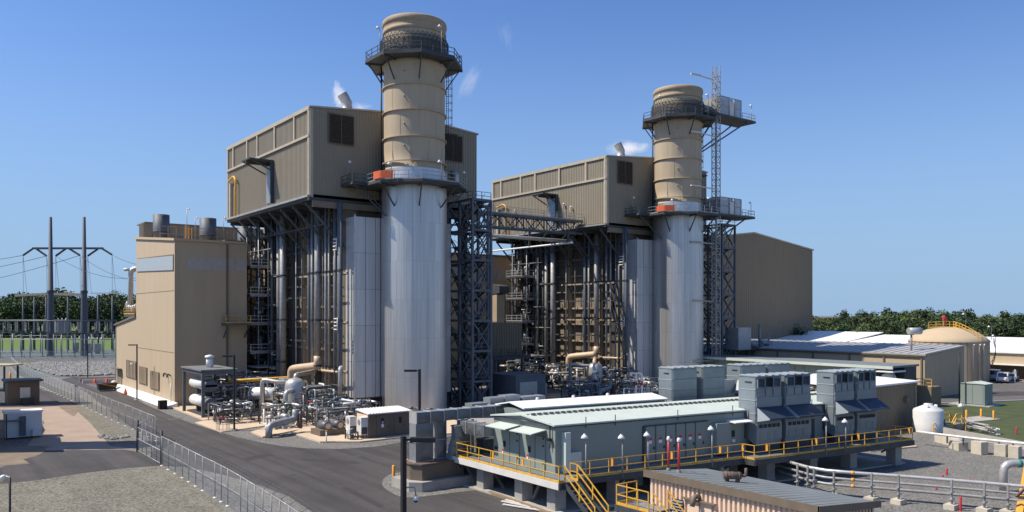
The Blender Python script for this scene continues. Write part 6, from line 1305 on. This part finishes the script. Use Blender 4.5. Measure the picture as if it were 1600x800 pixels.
t, p = light_pole(0, 0, 8.4, 'nearest dark light pole with white dome camera in the middle foreground', 1, loc=dr(630.5, 29.8), head=.95)
f = lambda u, z: (p[0]+sn*u, p[1]-cs*u, z)
MB().pipe([f(0, 6.45), f(.18, 6.5), f(.42, 6.5), f(.46, 6.2)], .025, 6).build('camera_arm', 'galvanised', t); MB().lathe(f(.46, 0)[:2], [(.05, 6.2), (.09, 6.15), (.09, 6.02), (.02, 6.0)], 14).build('camera_housing', 'white', t); MB().sphere(f(.46, 6.0), .085, 12, 6).build('camera_dome', 'dark_glass', t)
light_pole(137, 594, 7.0, 'thin dark light pole by the small yard barrier near the switchyard track', -1, head=.4)
t = thing('street_lamp', 'small lamp with pale cobra head on a thin dark pole at the lower left corner', 'lamp', (*dr(15.5, 38), 0)); p = dr(15.5, 38); z = CH-(746-490)*38/FOC
MB().tube([(p[0], p[1], 0), (p[0], p[1], z)], .05, 8).build('pole', 'black', t); g = lambda u, zz: (p[0]-sn*u, p[1]+cs*u, zz)
MB().pipe([g(0, z-.1), g(0, z), g(.25, z+.08)], .035, 6).build('arm', 'offwhite', t); MB().tube([g(.2, z+.09), g(.32, z+.03), g(.5, z-.12), g(.56, z-.2)], [.05, .11, .13, .05], 10).build('lamp_head', 'white', t)
for px_, py_, h, d_, l in ((1199, 0, 9.8, 118, 'dark light pole in front of the low shed'), (1499, 0, 12.2, 113, 'dark light pole left of the grey switch cabinet')):
    p = dr(px_, d_); t = thing('light_pole', l, 'light pole', (*p, 0), 'slim dark poles without heads'); MB().tube([(p[0], p[1], 0), (p[0], p[1], h-(4.7 if px_ > 1400 else 5.0))], .11, 8).build('pole', 'black', t); MB().lathe(p, [(.35, 0), (.35, .2), (.01, .21)], 12).build('footing', 'concrete', t)

# ------------------------------------------------------------------ chain link fences and gate
def fence(label, pts, h, arms=0.0, sp=3.0):
    P = [at(*p) for p in pts]; t = thing('chain_link_fence', label, 'fence', (*P[0], 0)); n_arm = Vector((.42, -.30))
    for a, b in zip(P[:-1], P[1:]):
        a, b = Vector(a), Vector(b); MB().add([(a.x, a.y, .05), (b.x, b.y, .05), (b.x, b.y, h), (a.x, a.y, h)], [(0, 1, 2, 3)]).build('chain_link_mesh', 'chain_link', t)
        MB().tube([(a.x, a.y, h), (b.x, b.y, h)], .04, 6).build('top_rail', 'galvanised', t)
        mr_ = MB().tube([(a.x, a.y, h*.5), (b.x, b.y, h*.5)], .022, 6)
        if arms:
            for k in (.33, .66, 1): mr_.bar((a.x+n_arm.x*k*arms, a.y+n_arm.y*k*arms, h+.4*k*arms), (b.x+n_arm.x*k*arms, b.y+n_arm.y*k*arms, h+.4*k*arms), .004)
        mr_.build('tension_wire', 'galvanised', t)
    Q = []
    for a, b in zip(P[:-1], P[1:]):
        L = math.dist(a, b); k = max(1, round(L/sp)); Q += [(a[0]+(b[0]-a[0])*i/k, a[1]+(b[1]-a[1])*i/k) for i in range(k)]
    Q.append(P[-1])
    for x, y in Q:
        mb = MB().tube([(x, y, 0), (x, y, h+.05)], .036, 6)
        if arms: mb.bar((x, y, h), (x+n_arm.x*arms, y+n_arm.y*arms, h+.4*arms), .035)
        mb.build('fence_post', 'galvanised', t); MB().lathe((x, y), [(.16, .02), (.12, .07), (.01, .08)], 8).build('post_footing', 'offwhite', t)
    return t
fence('long chain link fence running from the gate back to the riprap on the left', [(30, 587.5), (72, 608), (130, 634.5), (175, 656), (208, 671), (244, 689)], 2.45)
fence('far section of chain link fence running away beyond the riprap bed', [(17, 573), (30, 587.5)], 2.45, sp=4)
fence('near chain link fence with barbed arms curving into the lower left foreground', [(253, 728), (285, 747), (317, 767), (336, 778), (356, 791), (376, 805), (398, 822), (424, 841), (451, 862), (487, 893), (540, 945), (620, 1040)], 2.5, arms=1.0, sp=2.0)
t = thing('sliding_gate', 'tall chain link sliding gate between two heavy posts across the access road', 'gate', (*at(215, 706), 0)); a, b = Vector(at(215, 706)), Vector(at(252.5, 727.5))
for p in (a, b): MB().tube([(p.x, p.y, 0), (p.x, p.y, 3.0)], .12, 8).build('gate_post', 'steel_dark', t)
for z in (.12, 1.25, 2.3): MB().tube([(a.x, a.y, z), (b.x, b.y, z)], .045, 6).build('rail', 'galvanised', t)
for i in range(1, 5): p = a.lerp(b, i/5); MB().tube([(p.x, p.y, .1), (p.x, p.y, 2.3)], .035, 6).build('stile', 'galvanised', t)
MB().add([(a.x, a.y, .1), (b.x, b.y, .1), (b.x, b.y, 2.3), (a.x, a.y, 2.3)], [(0, 1, 2, 3)]).build('gate_mesh', 'chain_link', t)
t = thing('gate_leaf', 'open chain link leaf with diagonal top rail folded behind the sliding gate', 'gate', (*at(218, 700), 0)); c, d_ = Vector(at(244, 689)), Vector(at(217, 704))
for i in range(6): p = c.lerp(d_, i/5); MB().tube([(p.x, p.y, 0), (p.x, p.y, 2.5)], .035, 6).build('stile', 'galvanised', t)
MB().tube([(c.x, c.y, 2.5), (d_.x, d_.y, 2.5)], .04, 6).build('rail', 'galvanised', t); MB().add([(c.x, c.y, .05), (d_.x, d_.y, .05), (d_.x, d_.y, 2.5), (c.x, c.y, 2.5)], [(0, 1, 2, 3)]).build('gate_mesh', 'chain_link', t)

# ------------------------------------------------------------------ left edge huts
b0 = at(12, 634); t = thing('brown_shed', 'small dark brown flat roofed shed with white window beyond the white container', 'shed', (*b0, 0)); X0, Y0 = b0; u_ = Vector((3.9, 0)); v_ = Vector((0, 4.0))
def obox(o, u, v, z0, z1, k0=(0, 1), k1=(0, 1)):
    o = Vector(o); P = [o+u*k0[0]+v*k1[0], o+u*k0[1]+v*k1[0], o+u*k0[1]+v*k1[1], o+u*k0[0]+v*k1[1]]; return MB().prism([tuple(p) for p in P], z0, z1)
obox(b0, u_, v_, 0, 3.3).build('wall', 'box_brown', t); obox(b0, u_, v_, 3.3, 3.55, (-.1, 1.1), (-.15, 1.1)).build('roof', 'steel_dark', t)
obox(b0, u_, v_, 1.0, 2.5, (.38, .7), (-.02, 0)).build('window', 'offwhite', t); obox(b0, u_, v_, .0, 1.0, (.45, .8), (-.25, -.03)).build('air_conditioner', 'steel_dark', t); obox(b0, u_, v_, 2.5, 2.6, (.36, .72), (-.05, 0)).build('window_head', 'trim_brown', t)
b0 = at(8, 687); u_ = Vector((3.3, 0)); v_ = Vector((0, 1.8))
t = thing('white_container', 'pale metal container with white roof edge and a wall fan unit in the shade', 'container', (*b0, 0))
obox(b0, u_, v_, .15, 2.65).build('body', 'tank_white', t); obox(b0, u_, v_, 2.66, 2.85, (-.03, 1.03), (-.05, 1.05)).build('roof', 'white', t); obox(b0, u_, v_, .3, 2.3, (.38, .55), (-.15, -.005)).build('blue_panel', 'steel_blue', t)
ac = obox(b0, u_, v_, .2, .85, (.72, .97), (-.3, -.01)).build('fan_unit', 'offwhite', t); o_ = Vector(b0)+u_*.83-v_*.15; MB().tube([(o_.x, o_.y, .52), (o_.x-v_.x*.02, o_.y-v_.y*.02, .52)], .24, 12).build('fan', 'black', ac)
obox(b0, u_, v_, .15, 2.6, (.02, .05), (-.03, -.004)).build('door_seal', 'steel_dark', t); obox(b0, u_, v_, 1.85, 2.0, (-.2, .5), (-.3, -.16)).build('pipe_tray', 'pipe_dark', t)
b0 = at(-14, 612); t = thing('carport', 'flat tan canopy on a dark post behind the brown shed at the left edge', 'canopy', (*b0, 0)); p2 = at(9, 612); u_ = Vector((p2[0]-b0[0], p2[1]-b0[1])); v_ = Vector((-u_.y, u_.x)).normalized()*4
obox(b0, u_, v_, 4.2, 4.45, (-2, 1.2), (0, 1)).build('roof', 'pipe_tan', t); o_ = Vector(b0)+u_*.9; MB().bar((o_.x, o_.y, 0), (o_.x, o_.y, 4.2), .3).bar((o_.x+v_.x*.9, o_.y+v_.y*.9, 0), (o_.x+v_.x*.9, o_.y+v_.y*.9, 4.2), .3).build('post', 'steel_dark', t)
# unseen stand-ins added left of the frame to cast the yard shadows, shapes guessed
for (r_, d_, rad, h, l) in ((-53.3, 77.5, 2.4, 22.2, 'tall tan column added unseen beyond the left edge to shadow the gate road'), (-79.5, 113.5, 2.2, 23, 'tall tan column added unseen beyond the left edge to shadow the ground by the brown shed')):
    p = (d_*cs+r_*sn, d_*sn-r_*cs); t = thing('shadow_column', l, 'column', (*p, 0)); MB().lathe(p, [(rad, 0), (rad, h-1), (rad*.7, h-.3), (.01, h)], 24).build('shell', 'stack_tan', t)
    for z in (5, 10, 15, 19): MB().lathe(p, [(rad, z), (rad+.15, z), (rad+.15, z+.2), (rad, z+.2)], 24).build('ring', 'cap_tan', t)
p = (87*cs-75*sn, 87*sn+75*cs)
t = thing('shadow_block', 'low tan block added unseen beyond the left edge to shade the container yard', 'building', (*p, 0)); 
g_ = [(d*cs+r*sn, d*sn-r*cs) for d, r in ((74, -50.5), (83, -56), (83, -58), (88, -60.5), (97, -66.5), (97, -78), (74, -66))]
MB().prism(g_, 0, 11).build('wall', 'wall_tan', t); MB().prism(g_, 11, 11.3).build('roof', 'roof_gray', t)  # unseen block added to throw shade over the container yard
# barrier, tyre container by the far corner of the tan building
p = at(136, 598); t = thing('yard_barrier', 'low white and orange barrier boards around the thin light pole', 'barrier', (*p, 0)); MB().box(p[0]-1, p[0]+5, p[1]-1.5, p[1]-1.2, 0, .7).build('board', 'offwhite', t); MB().box(p[0]-1, p[0]+5, p[1]+1.8, p[1]+2.0, 0, .8).build('board', 'pipe_tan', t)
for dx in (0, 2, 4): MB().lathe((p[0]+dx+1, p[1]-2.0), [(.3, .05), (.08, .9), (.01, .92)], 8).build('cone', 'orange', t)
p = at(170, 611); t = thing('dumpster', 'open black skip container with a pale strap beside the building corner', 'skip', (*p, 0)); MB().extr([(p[0]-1.4, p[1], .2), (p[0]+1.0, p[1], .2), (p[0]+1.4, p[1], 1.3), (p[0]-1.6, p[1], 1.3)], (0, 1.8, 0)).build('body', 'black', t); MB().bar((p[0]-1.6, p[1]-.1, 1.35), (p[0]+1.6, p[1]-.1, .6), .08).build('strap', 'orange_yellow', t)
p = at(196, 616.5); t = thing('traffic_cone', 'single orange traffic cone on the gravel before the tan building', 'cone', (*p, 0)); MB().lathe(p, [(.35, .05), (.07, 1.0), (.01, 1.02)], 10).build('cone', 'orange', t); MB().box(p[0]-.4, p[0]+.4, p[1]-.4, p[1]+.4, 0, .06).build('base', 'rubber', t)
t = thing('brown_tarp_pile', 'tan covered heap leaning at the far corner of the tan building', 'heap', (*at(182, 603), 0)); p = at(179, 604); MB().sphere((p[0], p[1], 0), .9, 10, 5, 1.3, True).build('cover', 'pipe_tan', t)

# ------------------------------------------------------------------ transmission frame
D = 243.0
t = thing('transmission_frame', 'grey steel H-frame transmission tower of two tapered poles with crossarm and insulators', 'power pylon', (*dr(105, D), 0)); zz = lambda py: CH+(HZ-py)*D/FOC
for px_ in (79, 131.5):
    p = dr(px_, D); MB().lathe(p, [(1.1, 0), (.86, 20), (.85, 20.1), (.78, 20.15), (.42, 42.4), (.01, 42.6)], 12).build('pole', 'pylon_steel', t); MB().lathe(p, [(.98, 19.3), (.96, 19.9)], 12).build('joint_collar', 'steel_dark', t)
a, b = dr(51, D), dr(161, D); MB().bar((*a, zz(388)), (*b, zz(388)), .55, .6).build('crossarm', 'pylon_steel', t)
ins = [((52, 388), (36, 399)), ((57, 389), (73, 400)), ((103, 388.5), (87, 400)), ((108, 388.5), (125, 399)), ((153, 389), (137, 400)), ((159, 388), (175, 398))]
ends = []
for (p0, p1) in ins:
    A = Vector((*dr(p0[0], D), zz(p0[1]))); B_ = Vector((*dr(p1[0], D), zz(p1[1]))); mb = MB(); n = 9
    for i in range(n): c1 = A.lerp(B_, (i+.2)/n); c2 = A.lerp(B_, (i+.8)/n); mb.tube([c1, c2], .32, 6)
    mb.tube([A, B_], .1, 5).build('insulator_string', 'steel_dark', t); ends.append((p1, B_))
def wire(name, pts, label, r=.05):
    o = MB().tube(pts, r, 4).build('wire', 'steel_dark'); tag(o, label, 'wire', 'power lines of the H-frame'); return o
def cat(A, B_, sag, n=14): return [A.lerp(B_, i/n)-Vector((0, 0, sag*4*(i/n)*(1-i/n))) for i in range(n+1)]
for i, (p1, e) in enumerate(ends):
    g0 = Vector((*dr(p1[0]+.5, D+18), zz(0)*0+19.5)); wire('w', cat(e, g0, -.2, 4), 'vertical dropper wire %s below the crossarm' % ('at the far left end', 'left of the left pole', 'right of the left pole', 'midway between the poles', 'just right of the right pole', 'at the far right end')[i], .045)
    g1 = g0+Vector((.9, -.7, 0)); wire('w', cat(e, g1, -.2, 4), 'second twin dropper wire %s below the crossarm' % ('at the far left end', 'left of the left pole', 'right of the left pole', 'midway between the poles', 'just right of the right pole', 'at the far right end')[i], .04)
for i, (e, tgt, sag) in enumerate(((0, (-260, 425), 3), (1, (-400, 470), 4), (3, (-400, 515), 4))):
    wire('w', cat(ends[e][1], Vector((*dr(tgt[0], D), CH+(HZ-tgt[1])*D/FOC+6)), sag), 'power line leaving left from the crossarm, %s of three' % ('top', 'middle', 'lowest')[i], .07)
for i, (e, tgt, sag) in enumerate(((5, (260, 420), 1.5), (3, (260, 442), 3), (2, (260, 430), 4))):
    wire('w', cat(ends[e][1], Vector((*dr(tgt[0], D-20), CH+(HZ-tgt[1])*D/FOC)), sag), 'power line running right behind the tan building, %s of three' % ('top', 'middle', 'lowest')[i], .06)
# ------------------------------------------------------------------ switchyard
def sy_post(px_, d, h, label, m='steel_blue', w=.35, kind='mast'):
    p = dr(px_, d); t = thing('switchyard_mast', label, 'mast', (*p, 0), 'slender switchyard masts'); MB().tube([(p[0], p[1], 0), (p[0], p[1], h)], [w*1.3, w*.7], 6).build('pole', m, t); MB().box(p[0]-.7, p[0]+.7, p[1]-.7, p[1]+.7, 0, .2).build('base', 'concrete', t); return t
for px_, n_ in zip((36, 53.5, 72, 106, 153, 175.5), ('leftmost', 'second', 'third, just left of the left pylon pole', 'fourth, between the pylon poles', 'fifth', 'rightmost, next to the tan building')): sy_post(px_, 282, 19.5, 'slender switchyard mast under the cream beam, '+n_)
t = thing('cream_beam', 'long cream coloured beam carried on the slender masts above the switchyard', 'beam', (*dr(75, 282), 19.5)); MB().bar((*dr(24, 282), 19.4), (*dr(75, 282), 20.0), 1.0, .8).bar((*dr(75, 282), 20.0), (*dr(127, 282), 19.7), 1.0, .9).build('beam', 'pipe_tan', t)
t = thing('white_beam', 'thin white beam on the right switchyard masts next to the tan building', 'beam', (*dr(160, 282), 20)); MB().bar((*dr(142, 282), 20.2), (*dr(186, 282), 20.3), .6, .4).build('beam', 'white', t)
q = random.Random(21)
def bus_support():
    t = thing('bus_support', 'grey switchyard bus support column topped with ribbed insulators', 'switchgear', (0, 0, 0), 'switchyard bus supports')
    MB().tube([(0, 0, 0), (0, 0, 7.0)], .17, 6).build('column', 'galvanised', t); MB().box(-1.3, 1.3, -.2, .2, 7.0, 7.35).build('crossbeam', 'steel_dark', t)
    for x in (-1.1, 1.1):
        mb = MB()
        for k in range(8): mb.lathe((x, 0), [(.07, 7.35+k*.38), (.19, 7.5+k*.38), (.07, 7.7+k*.38)], 6)
        mb.build('insulator', 'galvanised', t)
    MB().box(-.5, .5, -.5, .5, 0, .15).build('base', 'concrete', t)
    return t
bs = bus_support(); spots = [(px_+q.uniform(-3, 3), d) for px_ in range(-30, 180, 16) for d in (236, 262)]
for i, (px_, d) in enumerate(spots):
    p = dr(px_, d+q.uniform(-5, 5))
    if i == 0: bs.location = (*p, 0); bs.rotation_euler = (0, 0, q.uniform(-.3, .3)-.6); continue
    c = bs.copy(); COL.objects.link(c); c.location = (*p, 0); c.rotation_euler = (0, 0, q.uniform(-.3, .3)-.6)
    for ch in bs.children: d2 = ch.copy(); COL.objects.link(d2); d2.parent = c; d2.matrix_parent_inverse = Matrix()
bs_children_fix = [setattr(ch, 'matrix_parent_inverse', Matrix()) for ch in bs.children]
for i, (z, d, m) in enumerate(((10.8, 240, 'pipe_dark'), (5.3, 238, 'galvanised'), (10.9, 265, 'pipe_dark'), (5.6, 266, 'pipe_dark'))):
    t = thing('busbar', ('upper front busbar tube along the switchyard', 'lower front busbar tube along the switchyard', 'upper rear busbar tube along the switchyard', 'lower rear busbar tube along the switchyard')[i], 'busbar', (*dr(80, d), z)); MB().tube([(*dr(-40, d), z), (*dr(182, d), z)], .13 if i % 2 else .17, 6).build('tube', m, t)
for i, (px_, d) in enumerate(((97, 262), (139, 262), (118, 270), (152, 258))):
    p = dr(px_, d); t = thing('circuit_breaker', ('grey circuit breaker tank between the pylon poles', 'small grey breaker cabinet right of the right pylon pole', 'blue grey breaker cabinet behind the right pylon pole', 'grey breaker cabinet nearest the tan building')[i], 'switchgear', (*p, 0), 'circuit breakers in the switchyard')
    if i == 0: MB().box(p[0]-2, p[0]+2, p[1]-1, p[1]+1, 6.5, 10.5).build('tank', 'galvanised', t); MB().bar((p[0]-1.6, p[1], 0), (p[0]-1.6, p[1], 6.5), .3).bar((p[0]+1.6, p[1], 0), (p[0]+1.6, p[1], 6.5), .3).build('legs', 'galvanised', t)
    else: MB().box(p[0]-1, p[0]+1, p[1]-.7, p[1]+.7, .8, 3.2).build('tank', 'duct', t); MB().box(p[0]-.8, p[0]+.8, p[1]-.5, p[1]+.5, 0, .8).build('base', 'concrete', t)
    for dx in (-.7, 0, .7): MB().tube([(p[0]+dx, p[1], (10.5 if i == 0 else 3.2)), (p[0]+dx*1.8, p[1], (11.5 if i == 0 else 5.4))], .12, 6).build('bushing', 'pipe_white', t)
fence('long low fence along the front of the switchyard', [(-140, 562.5), (180, 562.0)], 2.4, sp=6)

# ------------------------------------------------------------------ trees
def tree_proto(seed, h=14.0, rad=4.5, n=900, leaf=.8, m='leaf'):
    q = random.Random(seed); blobs = []
    for i in range(11):
        a = q.uniform(0, 6.28); rr = rad*q.uniform(0, .68); z = h*q.uniform(.34, .84); blobs.append((rr*math.cos(a), rr*math.sin(a), z, rad*q.uniform(.3, .52)*(1.15 if z < h*.65 else .85)))
    blobs.append((0, 0, h*.8, rad*.42)); cm = MB()
    for i in range(n):
        bx, by, bz, br = q.choice(blobs); u = Vector((q.gauss(0, 1), q.gauss(0, 1), q.gauss(0, 1)*.8)).normalized()*br*q.uniform(.62, 1.1); c = Vector((bx, by, bz))+u
        a = Vector((q.gauss(0, 1), q.gauss(0, 1), q.gauss(0, .6))).normalized(); b = a.cross(Vector((q.gauss(0, 1), q.gauss(0, 1), q.gauss(0, 1)))).normalized(); s_ = leaf*q.uniform(.5, 1.2)
        cm.add([c-a*s_*.5, c+b*s_*.4, c+a*s_*.5+u*.05, c-b*s_*.4], [(0, 1, 2, 3)])
    tm = MB().tube([(0, 0, 0), (.1, 0, h*.3), (-.1, .1, h*.7)], [h*.025, h*.02, h*.008], 6)
    for i in range(4): a = i*1.6; tm.tube([(0, 0, h*(.25+.08*i)), (rad*.6*math.cos(a), rad*.6*math.sin(a), h*(.5+.08*i))], [h*.01, h*.004], 5)
    mc = cm.build('crown', m); mt = tm.build('trunk', 'bark'); r = (mc.data, mt.data); bpy.data.objects.remove(mc); bpy.data.objects.remove(mt); return r
PT = [tree_proto(1, m='leaf_dark'), tree_proto(2, m='leaf'), tree_proto(3, m='leaf'), tree_proto(4, m='leaf_light'), tree_proto(5, m='leaf_dark')]
def tree(p, s, k, q, label, group, sz=1.0):
    wid = q.uniform(.85, 1.35) if group else 1.0
    t = thing('tree', label, 'tree', (*p, 0), group); t.scale = (s*wid, s*wid, s*sz); t.rotation_euler = (0, 0, q.uniform(0, 6.28))
    for nm, me in zip(('crown', 'trunk'), PT[k]):
        o = bpy.data.objects.new(nm, me); COL.objects.link(o); o.parent = t
q = random.Random(78)
LT = {0: 'dark green bushy tree in the wood behind the switchyard', 1: 'mid green bushy tree in the wood behind the switchyard', 2: 'mid green bushy tree in the wood behind the switchyard', 3: 'paler green tree in the wood behind the switchyard', 4: 'dark green bushy tree in the wood behind the switchyard'}
def left_top(px_):   # height of the tree line above the horizon row
    return 459 + (6 if px_ < 10 else 0) - (6 if 75 < px_ < 112 else 0) + (4 if 112 < px_ < 155 else 0) - (2 if 160 < px_ < 180 else 0)
for row, d in enumerate((470, 520, 575)):
    for px_ in range(-120, 215, 11):
        x = px_+q.uniform(-5, 5); dd = d+q.uniform(-18, 18); top = left_top(x)-1+q.uniform(-1.5, 4)+(2-row)*5; h = CH+(HZ-top)*dd/FOC
        k = q.choice((0, 0, 1, 2, 3, 4)); tree(dr(x, dd), h/14*1.07, k, q, LT[k], 'trees of the wood behind the switchyard', 1.0)
LR = {0: 'dark green tree in the wood on the right horizon', 1: 'mid green tree in the wood on the right horizon', 2: 'mid green tree in the wood on the right horizon', 3: 'paler green tree in the wood on the right horizon', 4: 'dark green tree in the wood on the right horizon'}
for row, d in enumerate((225, 262, 310, 365, 430)):
    for px_ in range(1140, 1760, (17, 16, 14, 12, 11)[row]):
        x = px_+q.uniform(-6, 6); dd = d+q.uniform(-14, 14)
        base = 491+4*math.sin(px_*.021)-(4 if 1520 < px_ else 0); top = base+(4-row)*5.0+q.uniform(-5, 6.5)
        h = max(5, CH+(HZ-top)*dd/FOC); k = q.choice((0, 0, 1, 2, 3, 4)); tree(dr(x, dd), h/14*1.1*q.uniform(1, 1.15), k, q, LR[k], 'trees of the wood on the right horizon', q.uniform(.86, 1.0))
tree(dr(1506, 330), 1.18, 0, q, 'tall round topped tree standing above the wood behind the tank', None, 1.0)
for i, x in enumerate((1318, 1345, 1415)): tree(dr(x, 395), 1.12, 4, q, ('left', 'middle', 'right')[i]+' slightly taller tree poking above the wood left of the tank', None)
tree(dr(178, 600), 2.35, 1, q, 'round topped tree rising just left of the tan turbine building', None)
# bushes in front of the wood
mb = MB(); 
for i in range(5200):
    x = q.uniform(-140, 205); d = q.uniform(425, 465); p = dr(x, d); c = Vector((p[0], p[1], q.uniform(0, 4.2)*abs(math.sin(x*.13+1))+.4)); a = Vector((q.gauss(0, 1), q.gauss(0, 1), q.gauss(0, 1))).normalized(); b = a.cross(Vector((0, .3, 1))).normalized(); s_ = q.uniform(.7, 1.5); mb.add([c-a*s_, c+b*s_, c+a*s_, c-b*s_], [(0, 1, 2, 3)])
o = mb.build('undergrowth', 'leaf'); o['kind'] = 'stuff'; tag(o, 'low green undergrowth along the far edge of the field', 'bushes')
mb = MB()
for i in range(4000):
    x = q.uniform(1180, 1700); d = q.uniform(203, 222); p = dr(x, d); c = Vector((p[0], p[1], q.uniform(0, 5)+.4)); a = Vector((q.gauss(0, 1), q.gauss(0, 1), q.gauss(0, 1))).normalized(); b = a.cross(Vector((0, .3, 1))).normalized(); s_ = q.uniform(.4, .9); mb.add([c-a*s_, c+b*s_, c+a*s_, c-b*s_], [(0, 1, 2, 3)])
o = mb.build('undergrowth', 'leaf'); o['kind'] = 'stuff'; tag(o, 'low undergrowth filling the edge of the right hand wood', 'bushes')

# ------------------------------------------------------------------ vehicles
def car(p, ang, L, W, Hh, label, cat_, paint, cap=False, pickup=False):
    M = Matrix.Translation((p[0], p[1], 0)) @ Matrix.Rotation(ang, 4, 'Z'); XF[0] = M
    t = thing('parked_'+('truck' if pickup else 'car'), label, cat_, (0, 0, 0)); x0, x1 = -L/2, L/2; hb = Hh*.52
    prof = [(x0, .35), (x0, hb), (x0+.15, hb+.05), (x1-.9, hb), (x1-.1, hb-.2), (x1, .4)]
    MB().extr([(x, -W/2, z) for x, z in prof], (0, W, 0)).build('body', paint, t)
    ca, cb = (x0+.1, x1-1.9) if (cap or not pickup) else (x0+2.0, x1-1.9)
    cabp = [(ca, hb+.03), (ca+.25, Hh), (cb-.5, Hh), (cb+.35, hb+.03)]; c = MB().extr([(x, -W/2+.12, z) for x, z in cabp], (0, W-.24, 0)).build('cabin', paint, t)
    for s_ in (-1, 1):
        y = s_*(W/2-.115); MB().extr([(ca+.25, y, hb+.1), (ca+.38, y, Hh-.1), (cb-.6, y, Hh-.1), (cb+.05, y, hb+.1)], (0, s_*.02, 0)).build('side_window', 'dark_glass', c)
    MB().extr([(ca+.02, -W/2+.3, hb+.12), (ca+.2, -W/2+.3, Hh-.1), (ca+.18, -W/2+.3, Hh-.1), (ca-.0, -W/2+.3, hb+.12)], (0, W-.6, 0)).build('rear_window', 'dark_glass', c)
    MB().extr([(cb-.42, -W/2+.25, Hh-.08), (cb+.3, -W/2+.25, hb+.1), (cb+.33, -W/2+.25, hb+.1), (cb-.39, -W/2+.25, Hh-.08)], (0, W-.5, 0)).build('windscreen', 'dark_glass', c)
    for x in (x0+1.0, x1-1.0):
        for s_ in (-1, 1): w_ = MB().tube([(x, s_*(W/2-.22), .37), (x, s_*(W/2+.02), .37)], .37, 14).build('wheel', 'rubber', t); MB().tube([(x, s_*(W/2+.02), .37), (x, s_*(W/2+.03), .37)], .2, 10).build('rim', 'galvanised', w_)
    for s_ in (-1, 1): MB().box(x0-.02, x0, s_*(W/2-.3)-.1, s_*(W/2-.3)+.1, hb-.4, hb-.05).build('tail_light', 'red', t)
    MB().box(x0-.08, x0-.001, -W/2+.1, W/2-.1, .4, .58).build('bumper', 'galvanised', t)
    for s_ in (-1, 1): MB().box(x1-.02, x1+.01, s_*(W/2-.35)-.15, s_*(W/2-.35)+.15, .6, .8).build('headlight', 'glass', t)
    XF[0] = None
mat('paint_white', (.75, .76, .77), .25, spec=.6, var=.02); mat('paint_dark', (.03, .035, .04), .25, spec=.6, var=.02); mat('paint_silver', (.5, .52, .54), .3, .3, var=.02)
A0 = math.radians(15)
car(dr(1556, 155), A0, 5.2, 2.0, 2.15, 'white tall van like vehicle parked nearest the round tank', 'van', 'paint_white')
car(dr(1569, 151), A0, 5.7, 2.0, 1.95, 'white pickup truck with covered bed parked in the middle of the row', 'pickup truck', 'paint_white', cap=True, pickup=True)
car(dr(1582.5, 155), A0, 4.4, 1.8, 1.5, 'small white saloon car parked right of the pickup', 'car', 'paint_silver')
car(dr(1594, 163), A0, 4.6, 1.85, 1.6, 'dark car parked behind the small sign post', 'car', 'paint_dark')
car(dr(1604, 165), A0, 4.8, 1.9, 1.75, 'dark estate car cut by the right photo edge', 'car', 'paint_dark')
t = thing('sign_post', 'thin pale post with small sign at the kerb in front of the parked cars', 'sign', (*dr(1586, 147), 0)); p = dr(1586, 147); MB().tube([(p[0], p[1], 0), (p[0], p[1], 2.7)], .07, 6).build('post', 'pipe_white', t); MB().bar((p[0]-.3, p[1]+.2, 2.2), (p[0]+.3, p[1]-.2, 2.2), .05, .6).build('sign_plate', 'offwhite', t)
